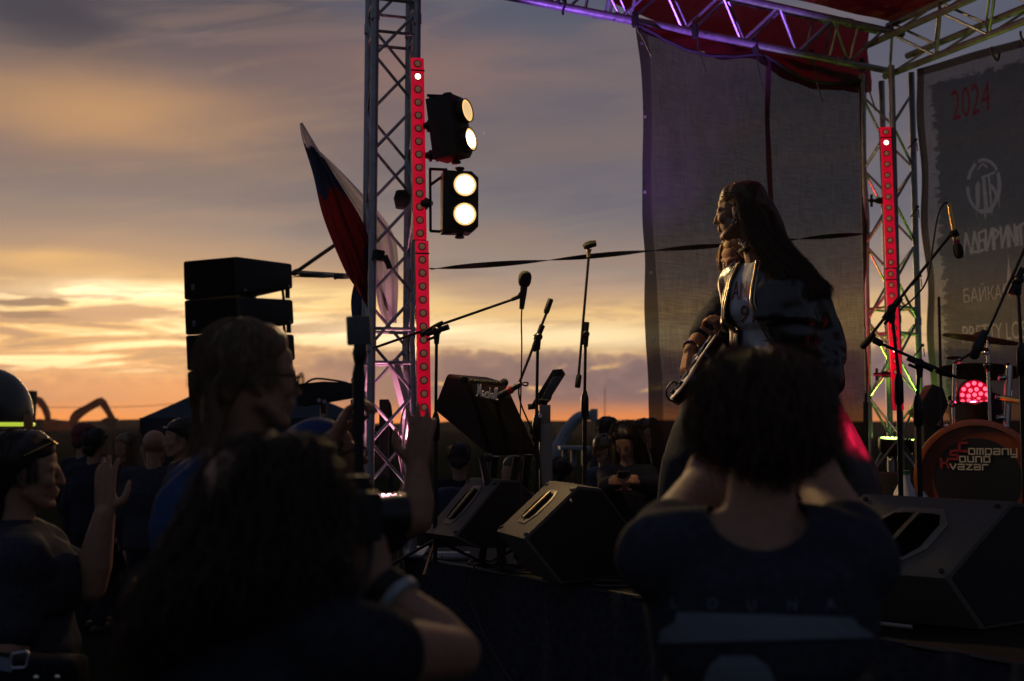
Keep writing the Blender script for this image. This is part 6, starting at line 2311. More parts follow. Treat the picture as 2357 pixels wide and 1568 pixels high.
# ---------------------------------------------------------------- the singer
YS = 4.7
sg_ = Figure('woman singer in a black satin jacket and white tee looking out over the stage', P(1700, 491, YS), (-.86, .50, -.03), (-.80, -.60, 0), ground=SZ, sex='f', k=1.05,
             shoulders=(P(1702, 648, 4.86), P(1836, 652, 4.63)), chest=P(1768, 695, 4.70), pelvis=P(1792, 848, 4.74), neck=P(1752, 606, 4.73), hs=1.02)
sg_.arm('L', P(1893, 762, 4.68), P(1908, 862, 4.60), V((-.05, -.05, -1)), V((-1, .2, 0)), (.3, .35, .4, .45), tflip=-1)
sg_.arm('R', P(1706, 770, 5.02), P(1752, 838, 4.95), V((.4, 0, -1)), V((1, 0, 0)), (.3, .35, .4, .45))
sg_.stand(kneeL=P(1978, 1092, 4.52), ankL=V((P(2022, 1300, 4.46).x, 4.46, SZ + .09)), kneeR=P(1700, 1110, 4.72), ankR=V((P(1690, 1300, 4.8).x, 4.8, SZ + .09)))
sbody = sg_.body(.0045, 'skin', 4)
sg_.eyes()
white_tee = mat('off-white tee', (.50, .50, .54), .9, noise_amt=.08, noise_scale=20, spec=.2)
tee = sg_.shirt(white_tee, .5, .008, .012, (.006, 14), low=-.10, name='tee')
sg_.trousers(mat('black leather trousers', (.018, .014, .014), .45, noise_amt=.2, noise_scale=30), .010, (.007, 9))
sg_.shoes()
satin = mat('black satin jacket', (.007, .007, .008), .30, noise_amt=.2, noise_scale=30, spec=.60)
mb = MB()
nb, ch, pe = sg_.nb, sg_.chest, sg_.pel
ax = sg_.br
mb.loft([(pe + UP * .06 + ax * -.01, .190, .150), (pe + UP * .10, .215, .160), (pe + UP * .20, .220, .166), (ch - UP * .10, .220, .172), (ch - UP * .02, .216, .170), (ch + UP * .035, .206, .156), (ch + UP * .075, .196, .140), (nb - UP * .055, .176, .118), (nb - UP * .025, .135, .096), (nb + UP * .025, .085, .078), (nb + UP * .045, .075, .070)], sg_.br, sg_.bf)
mb.chain([nb - UP * .02, sg_.shL.lerp(nb, .4) - UP * .01, sg_.shL], [.070, .080, .088], 14)
mb.chain([nb - UP * .04, sg_.shR], [.075, .085], 14)
sh, el, wr = sg_.arms['L']
mb.chain([sh, sh.lerp(el, .5) + V((.006, 0, 0)), el + V((.004, 0, 0)), el.lerp(wr, .55) + V((.004, 0, -.01)), wr - UP * .0], [.086, .090, .086, .078, .056], 16)
mb.chain([wr + UP * .02, wr - UP * .035], [.062, .055], 14)
sh, el, wr = sg_.arms['R']
mb.chain([sh, el, wr], [.088, .082, .060], 14)
jk = remesh(mb, .0085, 'jacket', satin, sg_.root, 9, (.015, 9.5))
nz = [v.normal.copy() for v in jk.data.vertices]
joff = V(jk['world_loc'])
for v, n_ in zip(jk.data.vertices, nz):
    c = v.co + joff
    v.co = v.co + n_ * (.003 * math.sin(c.z * 42 + 9 * mnoise.noise(c * 4)) * max(0, mnoise.noise(c * 3 + V((3, 1, 2))) + .35))


def lapel(h):
    """how far the open front reaches to the far and near side at height h (0 hips .. 1 neck)"""
    h = max(0, min(1, h))
    return .062 + .045 * (1 - h), -(.040 + .075 * (1 - h))


def in_opening(p):
    h = (p.z - (pe.z - .06)) / (nb.z - pe.z + .06)
    ctr = pe.lerp(nb, max(0, min(1, (p.z - pe.z) / (nb.z - pe.z))))
    d_ = p - ctr
    fw, rt_ = d_.dot(sg_.bf), d_.dot(sg_.br)
    hi, lo = lapel(h)
    return fw > .02 and lo < rt_ < hi


cut_verts(jk, in_opening)
# shining zip edges of the open front
ed = MB()
jv = bvh_of(jk)
for sd_ in (0, 1):
    pts = []
    for k in range(15):
        h = k / 14
        ctr = (pe - UP * .06).lerp(nb, h)
        w_ = lapel(h)[sd_] + (.006 if sd_ == 0 else -.006)
        hit = jv.ray_cast(ctr + sg_.br * w_ + sg_.bf * .5, -sg_.bf)
        if hit[0] is not None and (hit[0] - ctr).dot(sg_.bf) > .03:
            pts.append(hit[0] + sg_.bf * .003)
    if len(pts) > 3:
        ed.tube(spline(pts, 3), .0055, 6)
        ed.tube(spline([p_ + sg_.br * (.015 if sd_ == 0 else -.015) - sg_.bf * .004 for p_ in pts], 3), .0042, 6)
ed.build('zip', mat('brass zip', (.45, .36, .20), .3, .9), jk)
bv = bvh_of(tee)
pr_ = MB()
print_text(pr_, bv, 'ANGELES', 1686, 690, 42, .40, .004, .06)
pr_.build('lettering', mat('brick red shirt print', (.22, .035, .018), .8), tee, smooth=False)
pr_ = MB()
print_text(pr_, bv, '91', 1702, 742, 40, .80, .004, .10)
pr_.build('lettering', mat('orange brown shirt print', (.26, .07, .02), .8), tee, smooth=False)
ck = MB()
cn = sg_.c.lerp(sg_.nb, .62)
nd = (sg_.nb - sg_.c).normalized()
u_, w_ = basis(nd)
ck.tube([cn + (u_ * math.cos(a) + w_ * math.sin(a)) * .060 + nd * .004 for a in [2 * math.pi * k / 24 for k in range(25)]], .009, 8)
cko = ck.build('choker', M['strap'], sg_.root)
MB().tube([cn + V((-.052, -.035, .0)) + (V((.02 * math.cos(a), -.012 * math.cos(a), .02 * math.sin(a)))) * .6 for a in [2 * math.pi * k / 12 for k in range(13)]], .003, 6).build('ring', M['chrome'], cko)
MB().ell(sg_.q(-.012, -.082, -.020), (.010, .008, .014), seg=10).build('in_ear_monitor', mat('clear ear piece', (.25, .28, .32), .15), sg_.root)
MB().tube([sg_.q(-.006, -.084, -.052) + V((.009 * math.cos(a), 0, .009 * math.sin(a))) for a in [2 * math.pi * k / 12 for k in range(13)]], .0022, 6).build('earring', M['chrome'], sg_.root)
bt = MB()
bc = pe + UP * .085
for dz_ in (0,):
    bt.loft([(bc - UP * .028, .172, .121), (bc + UP * .028, .170, .119)], sg_.br, sg_.bf, 40)
blt = bt.build('belt', mat('black leather belt', (.010, .009, .009), .4), sg_.root)
bq = bc + sg_.bf * .126 - sg_.br * .03
Rb = Matrix((sg_.br, sg_.bf, UP)).transposed()
mb = MB()
mb.tube([bq + Rb @ V((x, 0, z)) for x, z in ((-.03, -.028), (.03, -.028), (.03, .028), (-.03, .028), (-.03, -.028))], .006, 6)
mb.tube(spline([bq + Rb @ V((-.01, .004, -.04)), bq + Rb @ V((.002, .01, -.09)), bq + Rb @ V((.03, .012, -.13)), bq + Rb @ V((.045, .01, -.14))], 4), [.010] * 13, 6)
mb.build('buckle', M['gold'], blt)
mb = MB()
for i in range(16):
    for j in (-1, 0, 1):
        a = -.2 - i * .055
        mb.ell(bc + sg_.br * (.173 * math.sin(a)) + sg_.bf * (.123 * math.cos(a)) + UP * j * .014, .0035, seg=6)
mb.build('studs', M['chrome'], blt)
# her hair: flat on the crown, swept back and blown over the shoulder
q = sg_.q
hb = MB()
hair_cap(hb, sg_, .0022, False)
hpts = [P(1754, 502, 4.715), P(1792, 575, 4.70), P(1832, 620, 4.67), P(1868, 648, 4.64), P(1893, 688, 4.60)]
hb.chain([q(-.075, 0, .03)] + hpts, [.076, .074, .062, .050, .034, .012], 14)
hb.chain([q(-.075, -.01, -.02), P(1748, 560, 4.67), P(1788, 620, 4.63), P(1830, 660, 4.59)], [.062, .050, .038, .016], 14)
M['hair_chestnut'] = hair_mat('chestnut hair', (0.10, 0.048, 0.027))
hair0 = remesh(hb, .010, 'hair', M['hair_chestnut'], sg_.root, 4, (.007, 14))
gd = []
rnd = random.Random(31)
NG = 22
for i in range(NG):
    e_ = i / (NG - 1)
    f0 = .062 - .155 * e_
    h0 = .083 * math.sqrt(max(.02, 1 - ((f0 + .03) / .104) ** 2)) + .049
    p0 = q(f0, -.008, h0 + .006)
    p1 = q(f0 - .012, -.060, h0 - .022)
    p2 = q(-.030 - .070 * e_, -.094 + .035 * e_, .045 - .01 * e_)
    p3 = q(-.036 - .085 * e_, -.100 + .055 * e_, -.030)
    x3, y3 = 1738 + 58 * e_ + rnd.uniform(-5, 5), 572 + rnd.uniform(-8, 8) - 6 * e_
    x4, y4 = 1778 + 78 * e_ + rnd.uniform(-8, 8), 628 + rnd.uniform(-8, 8) - 22 * e_
    x5, y5 = 1800 + 104 * e_ + rnd.uniform(-10, 10), 682 + rnd.uniform(-14, 18) - 6 * e_
    yy = 4.575 + rnd.uniform(-.02, .02)
    gd.append(spline([p0, p1, p2, p3, P(x3, y3, yy + .005), P(x4, y4, yy - .02), P(x5, y5, yy - .02)], 4))
hs_ = strands(gd, 3000, .0015, .0070, M['hair_chestnut'], hair0, 'hair_strands', (.004, 7), 4)
strands(gd, 130, .0010, .022, M['hair_chestnut'], hair0, 'flyaway_hair', (.008, 6), 44)
bk = []
for i in range(14):
    e_ = i / 13
    bk.append(spline([q(.03 - .07 * e_, .012, .135 - .02 * e_), q(-.06 - .03 * e_, .01 - .01 * e_, .128 - .05 * e_), P(1776 + 6 * e_, 500, 4.66 - .03 * e_), P(1808 + 8 * math.sin(i), 560, 4.64 - .03 * e_), P(1856 + 10 * math.sin(i * 2.1), 614, 4.61), P(1905 + 12 * math.sin(i * 1.3), 672 + 16 * math.cos(i * 1.9), 4.58)], 4))
strands(bk, 900, .0014, .006, M['hair_chestnut'], hair0, 'hair_strands', (.004, 7), 45)

# ---------------------------------------------------------------- the guitarist
gt = Figure('long haired guitarist in a black rolled-sleeve shirt half hidden behind the singer', P(1702, 598, 5.42), (-.74, -.58, -.34), (-.80, -.60, 0), ground=SZ, sex='m', k=1.02, hu=V((-.25, -.2, 1)),
            shoulders=(P(1668, 694, 5.42), P(1770, 690, 5.40)), chest=P(1700, 760, 5.46), pelvis=P(1655, 905, 5.48), neck=P(1722, 668, 5.45))
gt.arm('R', P(1630, 750, 5.26), P(1586, 808, 5.08), V((-.28, -.25, -.95)), V((.85, .2, -.3)), (.85, .8, .75, .7), tflip=1, thumb=(.2, .8), spread=.05)
gt.arm('L', P(1735, 815, 5.20), P(1674, 778, 5.08), V((-.5, -.1, .86)), V((-.55, .75, -.2)), (1.0, 1.0, 1.0, 1.0), tflip=-1, thumb=(.3, .6), spread=.02)
gt.stand(kneeR=P(1560, 1065, 5.30), ankR=V((P(1525, 1200, 5.3).x, 5.3, SZ + .09)), kneeL=P(1650, 1080, 5.35), ankL=V((P(1640, 1200, 5.5).x, 5.5, SZ + .09)))
gt.body(.0055, 'skin_warm', 2)
gt.eyes()
gt.shirt(M['black_cotton'], 1.38, .010, .018, (.009, 10), cuff=1.35)
gt.trousers(M['black_cotton'], .011, (.008, 8), .016)
gt.shoes()
gq = gt.q
hb = MB()
hair_cap(hb, gt, .003, False)
for sgn in (-1, 1):
    hb.chain([gq(.02, sgn * .075, .04), gq(.035, sgn * .082, -.06), P(1700 if sgn < 0 else 1698, 672, 5.36 if sgn < 0 else 5.46), P(1692, 704, 5.36 if sgn < 0 else 5.46)], [.034, .030, .026, .012], 12)
hb.chain([gq(-.07, 0, .02), gq(-.08, 0, -.10), gt.nb - gt.bf * .06 - UP * .08], [.080, .072, .03], 12)
gh = remesh(hb, .010, 'hair', M['hair_blond'], gt.root, 3, (.006, 16))
gd = []
for k in range(9):
    e_ = k / 8
    b_ = -.02 - .065 * math.sin(e_ * 1.57)
    gd.append(spline([gq(.055 - .11 * e_, -.012 - .01 * e_, .118), gq(.062 - .10 * e_, b_, .085 - .02 * e_), gq(.062 - .10 * e_, -.085, .01), gq(.060 - .11 * e_, -.092, -.08), P(1684 + 22 * e_, 668, 5.32 + .06 * e_), P(1684 + 18 * e_, 706 + 8 * math.sin(k), 5.32 + .05 * e_)], 4))
strands(gd, 420, .0020, .007, M['hair_blond'], gh, 'hair_strands', (.005, 8), 9)
gd = []
for k in range(6):
    e_ = k / 5
    gd.append(spline([gq(.06 - .1 * e_, .012, .118), gq(.070 - .1 * e_, .045, .085), gq(.066 - .1 * e_, .082, .0), gq(.05 - .1 * e_, .088, -.09), P(1690 + 10 * e_, 700, 5.46)], 4))
strands(gd, 160, .0020, .007, M['hair_blond'], gh, 'hair_strands', (.005, 8), 10)
br_ = MB()
_w = gt.arms['R'][2]
_d = (gt.arms['R'][1] - _w).normalized()
u_, w_ = basis(_d)
br_.tube([_w + _d * .03 + (u_ * math.cos(a) + w_ * math.sin(a)) * .036 for a in [2 * math.pi * k / 20 for k in range(21)]], .006, 6)
tag(rebase(br_.build('bracelet', M['chrome']), _w), 'beaded metal bracelet on the strumming wrist of the guitarist', 'bracelet')
# the guitar, seen almost along its edge
gtr = thing('electric_guitar', 'dark red electric guitar with a white pickguard slung from the guitarist', 'guitar', P(1590, 860, 5.05))
g0, g1 = P(1548, 918, 5.00), P(1664, 738, 5.10)
gn_ = (g1 - g0).normalized()
gf = V((-.84, .02, .54))
gf = (gf - gn_ * gf.dot(gn_)).normalized()
gl = gn_.cross(gf)
if gl.y > 0:
    gl = -gl


def gp(a, b, c=0.0):
    return g0 + gn_ * a + gl * b + gf * c


outl = [(0, .0), (.004, .07), (.03, .125), (.09, .150), (.15, .140), (.20, .112), (.25, .105), (.30, .125), (.36, .150), (.41, .150), (.43, .130), (.40, .095), (.345, .050), (.335, -.04), (.37, -.09), (.42, -.125), (.415, -.150), (.36, -.148), (.30, -.125), (.24, -.105), (.18, -.120), (.12, -.155), (.06, -.150), (.02, -.10)]
outl = [(p_.x, p_.y) for p_ in spline([V((a, b, 0)) for a, b in outl + [outl[0]]], 3)][:-1]
MB().prism([gp(a * .92, b, -.045) for a, b in outl], gf * .045, .006).build('body', mat('dark cherry guitar body', (.035, .006, .005), .2, coat=.6), gtr)
MB().prism([gp(.02 + (a - .02) * .80, b * .72, .0005) for a, b in outl], gf * .003).build('pickguard', M['white_plastic'], gtr)
for a in (.07, .13, .20, .27):
    MB().box(gp(a, .0, .008), (.022, .085, .012), Matrix((gn_, gl, gf)).transposed(), bev=.003).build('pickup' if a > .1 else 'bridge', M['black_metal'], gtr)
for a, b in ((.05, -.06), (.10, -.085), (.15, -.09), (.07, .05)):
    MB().lathe(gp(a, b, .003), gf, [(0, .012), (.016, .010)], 12).build('knob', M['black_metal'], gtr)
MB().box(gp(.58, 0, .0), (.52, .046, .020), Matrix((gn_, gl, gf)).transposed(), bev=.006).build('neck', mat('maple neck', (.20, .11, .045), .35, coat=.3), gtr)
MB().prism([gp(a, b, -.006) for a, b in ((.84, .02), (.90, .03), (1.0, .035), (1.03, .01), (1.0, -.035), (.90, -.04), (.84, -.022))], gf * .014, .003).build('headstock', mat('maple neck', (.20, .11, .045), .35, coat=.3), gtr)
sr = MB()
for k in range(6):
    sr.tube([gp(.06, -.018 + .0072 * k, .014), gp(.86, -.014 + .0056 * k, .014)], .0007, 4)
sr.build('strings', M['chrome'], gtr)
tag(rebase(MB().tube(spline([P(1562, 884, 5.02), P(1549, 880, 5.0), P(1535, 895, 4.98), P(1536, 912, 4.98), P(1545, 923, 4.99), P(1552, 920, 5.0)], 6), .0055, 6).build('guitar_lead', M['cable']), P(1562, 884, 5.0)), 'short black lead looping at the lower end of the guitar', 'cable')

# ---------------------------------------------------------------- bobbed hair, seen from behind
M['hair_bob'] = hair_mat('warm brown hair', (0.085, 0.042, 0.020))
bo = Figure('person with bobbed dark hair seen from behind, arms raised, in a printed black tee', P(1752, 950, 2.0), (.04, 1, 0), (.02, 1, 0), sex='f', k=1.02,
            shoulders=(P(1972, 1285, 1.96), P(1522, 1280, 1.96)), neck=P(1752, 1205, 1.97), chest=P(1750, 1400, 1.99), pelvis=P(1750, 1740, 2.0), hs=1.0)
bo.arm('L', P(1618, 1122, 2.26), P(1695, 985, 2.32), V((.25, .1, 1)), V((.6, .6, 0)), (.7, .7, .7, .7), kk=1.2, tflip=1)
bo.arm('R', P(1894, 1122, 2.26), P(1812, 985, 2.32), V((-.25, .1, 1)), V((-.6, .6, 0)), (.7, .7, .7, .7), kk=1.2, tflip=-1)
bo.stand()
bo.mb.chain([bo.c - UP * .06, bo.nb + UP * .02, bo.nb - UP * .05], [.054, .066, .085])
for sh_ in (bo.shL, bo.shR):
    bo.mb.cap(bo.nb - UP * .01, bo.nb.lerp(sh_, .6), .055, .050)
bo.body(.008, 'skin', 3)
bsh = bo.shirt(M['black_cotton'], .24, .011, .020, (.007, 8), cuff=1.30, widen=1.18)
bcut = P(1755, 1168, 1.88)


def bneck(p):
    return (V((p.x - bcut.x, (p.y - bcut.y) * .55, (p.z - bcut.z) * 1.25))).length - .092


cut_verts(bsh, lambda p: bneck(p) < 0)
trim_edge(bsh, bneck)
bo.trousers(M['denim'])
bo.shoes()
bv = bvh_of(bsh)
pm = mat('grey blue shirt print', (.14, .16, .19), .9)
pr_ = MB()
for ch_, x, y in (('L', 1556, 1398), ('O', 1640, 1401), ('U', 1729, 1404), ('N', 1822, 1404), ('A', 1910, 1401)):
    print_text(pr_, bv, ch_, x - 10, y, 24, .9, .004)
print_poly(pr_, bv, ([(1560, 1408), (1553, 1432), (1522, 1450), (1520, 1480)], [(1962, 1420), (1975, 1440), (2000, 1452), (2010, 1466)]), .004, 14)
print_poly(pr_, bv, ([(1895, 1470), (1880, 1500), (1890, 1540), (1885, 1580), (1885, 1640)], [(2010, 1470), (2008, 1500), (2006, 1540), (2004, 1580), (2002, 1640)]), .004, 6)
print_poly(pr_, bv, ([(1660, 1508), (1635, 1530), (1622, 1560), (1612, 1600), (1605, 1640)], [(1735, 1508), (1766, 1530), (1782, 1560), (1792, 1600), (1800, 1640)]), .004, 6)
print_poly(pr_, bv, ([(1522, 1530), (1520, 1560), (1520, 1600)], [(1535, 1530), (1548, 1560), (1560, 1600)]), .004, 3)
pr_.build('shirt_print', pm, bsh, smooth=False)
bq_ = bo.q
hb = MB()
hb.ell(bq_(-.010, 0, .022), (.112, .106, .094), None, 24)
hb.ell(bq_(-.012, 0, -.020), (.112, .116, .092), None, 24)
hb.ell(bq_(-.02, 0, -.052), (.096, .104, .058), None, 24)
bh = remesh(hb, .012, 'hair', M['hair_bob'], bo.root, 4, (.014, 14))
gd = []
rnd = random.Random(77)
for i in range(46):
    a = .35 + 5.58 * i / 45
    ca, sa_ = math.cos(a), math.sin(a)
    w1, w2 = rnd.uniform(.112, .122), rnd.uniform(.116, .132)
    lo = rnd.uniform(.105, .130) - .045 * sa_ * sa_
    gd.append(spline([bq_(-.01 + .03 * ca, .03 * sa_, .112 + rnd.uniform(0, .008)), bq_(-.01 + .085 * ca, .080 * sa_, .090), bq_(-.01 + w1 * ca, w1 * sa_, .038), bq_(-.01 + w2 * .98 * ca, w2 * sa_, -.025), bq_(-.01 + w2 * .93 * ca, w2 * .96 * sa_, -lo * .75), bq_(-.01 + w2 * .70 * ca, w2 * .72 * sa_, -lo)], 4))
strands(gd, 2600, .0013, .0110, M['hair_bob'], bh, 'hair_strands', (.012, 16), 5, taper=.4, jitter_len=.22)
strands(gd, 260, .0009, .026, M['hair_bob'], bh, 'flyaway_hair', (.014, 14), 6)

# ---------------------------------------------------------------- curly hair and camera
cu = Figure('woman with a mass of dark curls holding a camera to her eye', P(632, 1180, 1.66), (.82, .57, 0), (.30, .95, 0), sex='f', k=.95,
            shoulders=(P(845, 1500, 1.56), P(385, 1490, 1.78)), neck=P(612, 1400, 1.64), chest=P(620, 1600, 1.66), pelvis=P(630, 2000, 1.7))
cu.arm('R', P(1052, 1505, 1.80), P(872, 1345, 1.86), V((-.25, .05, 1)), V((-.55, .8, .1)), (.75, .7, .6, .5), kk=1.08, tflip=-1, thumb=(.5, .6))
cu.arm('L', P(560, 1480, 1.98), P(740, 1300, 1.98), V((.5, .1, .8)), V((0, .3, 1)), (.6, .6, .6, .6), tflip=-1)
cu.stand()
cu.body(.008, 'skin', 3)
csh = cu.shirt(mat('black tank top', (.016, .017, .024), .9, spec=.1, noise_amt=.3, noise_scale=50), .12, .011, .014, (.006, 9), widen=1.12)
cu.trousers(M['denim'])
cu.shoes()
wb = MB()
_e, _w = cu.arms['R'][1], cu.arms['R'][2]
_d = (_e - _w).normalized()
u_, w_ = basis(_d)


def band(mb, t_, r_, wd):
    mb._lathe(_w + _d * t_, _d, [(0, r_ * .9), (0, r_), (wd, r_ * 1.04), (wd, r_ * .94)], 24, 0)


for t_, wd, m_, l_ in ((.035, .016, mat('pale wristband', (.26, .30, .32), .7), 'pale festival wristband on the raised wrist of the curly haired woman'), (.005, .022, M['strap'], 'dark cloth wristband nearest the hand of the curly haired woman')):
    wb = MB()
    band(wb, t_, .040 + t_ * .12, wd)
    tag(rebase(wb.build('wristband', m_), _w + _d * t_), l_, 'wristband')
cmr = thing('camera', 'black camera held up by the curly haired woman', 'camera', P(826, 1182, 1.86))
cc_ = P(812, 1185, 1.86)
Rc = Matrix((V((.57, -.82, 0)), V((.82, .57, 0)), UP)).transposed()
MB().box(cc_, (.13, .05, .085), Rc, bev=.012).box(cc_ + UP * .052, (.05, .045, .03), Rc, bev=.008).build('body', M['black_paint'], cmr)
MB()._lathe(cc_ + Rc @ V((0, .02, -.005)), Rc @ V((0, 1, 0)), [(0, .034), (.03, .034), (.06, .038), (.075, .038), (.075, .03), (.06, .028)], 24, 0).build('lens', M['black_metal'], cmr)
tag(rebase(MB().tube(spline([P(846, 1230, 1.84), P(850, 1290, 1.78), P(800, 1420, 1.6), P(720, 1480, 1.58)], 6), .006, 4).build('camera_strap', M['strap']), P(846, 1230, 1.84)), 'thin camera strap hanging before the curly haired woman', 'strap')
tag(rebase(MB().ell(P(745, 1360, 1.62), (.018, .02, .03), seg=12).ell(P(722, 1385, 1.60), (.026, .02, .012), seg=12).build('scarf', mat('pale scarf', (.20, .21, .25), .9)), P(740, 1370, 1.62)), 'pale knot of scarf at the neck of the curly haired woman', 'scarf')
hb = MB()
for x, y, Y_, r_ in ((640, 1126, 1.66, .070), (575, 1155, 1.66, .075), (705, 1150, 1.66, .064), (530, 1250, 1.64, .078), (640, 1200, 1.62, .092), (470, 1330, 1.64, .075), (560, 1360, 1.58, .085), (640, 1340, 1.60, .072), (722, 1250, 1.66, .056), (430, 1400, 1.66, .050)):
    hb.ell(P(x, y, Y_ + .045), r_, seg=16)
chh = remesh(hb, .012, 'hair', M['hair_brown'], cu.root, 3, (.022, 13))
gd = []
rnd = random.Random(8)
for i in range(64):
    a = i / 64 * 6.283
    rad = .015 + .025 * rnd.random()
    top_ = cu.c + V((rad * math.cos(a), rad * math.sin(a), .112))
    out_ = V((math.cos(a), math.sin(a), 0))
    lf = max(0, -math.cos(a))
    wide = .098 + .02 * rnd.random() + .040 * lf
    low = -.10 - .10 * lf - .05 * rnd.random()
    if math.cos(a - .6) > .75:
        low, wide = -.02, .090
    gd.append(spline([top_, cu.c + out_ * .062 + UP * .092, cu.c + out_ * .092 + UP * .045, cu.c + out_ * wide * .95 + V((-.01 * lf, 0, low * .3)), cu.c + out_ * (wide + .02 * lf) + V((-.03 * lf, -.01, low * .65)), cu.c + out_ * (wide - .012) + V((-.06 * lf, -.01, low))], 4))
strands(gd, 2600, .0016, .010, M['hair_brown'], chh, 'hair_strands', (.016, 17), 6, taper=.5, jitter_len=.2)
strands(gd, 240, .0009, .026, M['hair_brown'], chh, 'flyaway_hair', (.016, 15), 7)

# ---------------------------------------------------------------- man with glasses
gm = Figure('man with short sandy hair and glasses in a blue tee, turned to the right', P(585, 872, 2.55), (.84, .54, 0), (.55, .83, 0), sex='m', k=1.07,
            shoulders=(P(560, 1150, 2.40), P(455, 1130, 2.75)), neck=P(545, 1050, 2.57))
gm.rest_arm('R')
gm.rest_arm('L')
gm.stand()
gm.body(.0065, 'skin', 3)
gm.shirt(M['blue_cotton'], .62, .012, .020, (.008, 8), widen=1.08)
gm.trousers(M['denim'])
gm.shoes()
mq = gm.q
hb = MB()
Rh = Matrix((gm.hf, gm.hf.cross(UP), UP)).transposed()
hair_cap(hb, gm, .004)
hb.chain([mq(-.09, 0, -.04), mq(-.095, 0, -.11), mq(-.105, 0, -.15)], [.038, .028, .014])
gmh = remesh(hb, .009, 'hair', M['hair_sandy'], gm.root, 3, (.006, 22))
short_strands(gm, M['hair_sandy'], gmh, 1300, .0011, .006, .02, 12)
gd = [spline([mq(-.085, b_, .03), mq(-.118, b_, -.03), mq(-.112, b_ * 1.1, -.10), mq(-.135 + .02 * math.cos(k), b_ * 1.2, -.165 - .012 * (k % 3))], 4) for k, b_ in enumerate((-.07, -.05, -.03, 0, .03, .05, .07))]
strands(gd, 420, .0011, .007, M['hair_sandy'], gmh, 'hair_strands', (.004, 7), 13)
gs = thing('eyeglasses', 'dark framed eyeglasses on the face of the sandy haired man', 'eyeglasses', mq(.1, 0, 0))
M['specs_lens'] = bpy.data.materials.new('spectacle lens')
M['specs_lens'].use_nodes = True
t_ = NT(M['specs_lens'].node_tree)
t_.n.remove(t_.n['Principled BSDF'])
ga, gb, gc_ = t_.new('ShaderNodeBsdfTransparent'), t_.new('ShaderNodeBsdfGlossy'), t_.new('ShaderNodeMixShader')
ga.inputs[0].default_value = (.75, .72, .62, 1)
gb.inputs['Roughness'].default_value = .02
gc_.inputs[0].default_value = .10
t_.l.new(ga.outputs[0], gc_.inputs[1])
t_.l.new(gb.outputs[0], gc_.inputs[2])
t_.l.new(gc_.outputs[0], t_.n['Material Output'].inputs[0])
for sgn in (-1, 1):
    c_ = [(.108 - abs(.032 + .027 * math.cos(a)) * .15, sgn * (.034 + .026 * math.cos(a)), -.004 + .019 * math.sin(a)) for a in [2 * math.pi * k / 20 for k in range(21)]]
    MB().tube([mq(*p_) for p_ in c_], .0024, 6).build('rim', M['black_metal'], gs)
    MB().add([mq(*p_) for p_ in c_[:-1]], [tuple(range(20))]).build('lens', M['specs_lens'], gs)
    MB().tube([mq(.098, sgn * .060, .004), mq(.06, sgn * .078, .006), mq(-.005, sgn * .083, .008), mq(-.03, sgn * .082, -.012)], .0024, 6).build('temple_arm', M['black_metal'], gs)
MB().tube([mq(.106, -.009, .002), mq(.110, 0, .006), mq(.106, .009, .002)], .002, 6).build('nose_bridge', M['black_metal'], gs)

# ---------------------------------------------------------------- bearded man in a cap with both arms up
cm = Figure('bearded man in a blue cap and glasses looking up with both arms raised', P(752, 1064, 3.1), (.84, .42, .30), (.5, .86, 0), sex='m', k=.99, hu=V((-.3, 0, 1)),
            shoulders=(P(840, 1235, 2.95), P(700, 1250, 3.3)), neck=P(735, 1200, 3.12))
cm.arm('R', P(958, 1196, 2.95), P(962, 1078, 3.02), V((.10, .05, 1)), V((-.2, 1, .0)), (.30, .22, .30, .42), kk=1.12, tflip=-1, thumb=(.8, .3), spread=.16)
cm.arm('L', P(690, 1130, 3.25), P(768, 1008, 3.0), V((.42, .1, .9)), V((.75, .15, -.35)), (.8, .85, .9, .9), tflip=-1, thumb=(.3, .7), spread=.02)
cm.stand()
cm.body(.0058, 'skin_warm', 2)
cm.shirt(M['navy_cotton'], .45, .012, .02, (.008, 8))
cm.trousers(M['denim'])
cm.shoes()
cq = cm.q
hb = MB()
hb.ell(cq(-.022, 0, .056), (.104, .086, .078), Matrix((cm.hf, cm.hf.cross(UP).normalized(), cm.hf.cross(UP).normalized().cross(cm.hf))).transposed(), 24)
cpo = remesh(hb, .008, 'cap', mat('royal blue cap', (.010, .028, .11), .85), cm.root, 3, (.003, 20))
cut_verts(cpo, lambda p: (p - cq(0, 0, .028)).dot(cm.hu.normalized()) < 0)
hb = MB()
hb.chain([cq(.03, -.052, -.07), cq(.075, 0, -.105), cq(.03, .052, -.07)], [.026, .034, .026])
hb.ell(cq(.085, 0, -.075), (.018, .026, .022), seg=12)
remesh(hb, .006, 'beard', M['hair_dark'], cm.root, 2, (.006, 40))
gs = thing('eyeglasses', 'thin dark eyeglasses on the bearded man in the cap', 'eyeglasses', cq(.1, 0, 0))
for sgn in (-1, 1):
    c_ = [(.104, sgn * (.034 + .024 * math.cos(a)), -.004 + .017 * math.sin(a)) for a in [2 * math.pi * k / 16 for k in range(17)]]
    MB().tube([cq(*p_) for p_ in c_], .0026, 6).build('rim', M['black_metal'], gs)
    MB().add([cq(*p_) for p_ in c_[:-1]], [tuple(range(16))]).build('lens', M['specs_lens'], gs)
    MB().tube([cq(.100, sgn * .058, .004), cq(.06, sgn * .078, .008), cq(-.02, sgn * .083, .006)], .0028, 6).build('temple_arm', M['black_metal'], gs)
wt_ = MB()
_w, _e = cm.arms['L'][2], cm.arms['L'][1]
_d = (_e - _w).normalized()
u_, w_ = basis(_d)
wt_._lathe(_w + _d * .018, _d, [(0, .028), (0, .034), (.024, .036), (.024, .03)], 24, 0)
wt_.lathe(_w + _d * .03 + V((.01, -.034, .006)), V((.2, -1, .2)), [(0, .021), (.008, .021), (.011, .018)], 20)
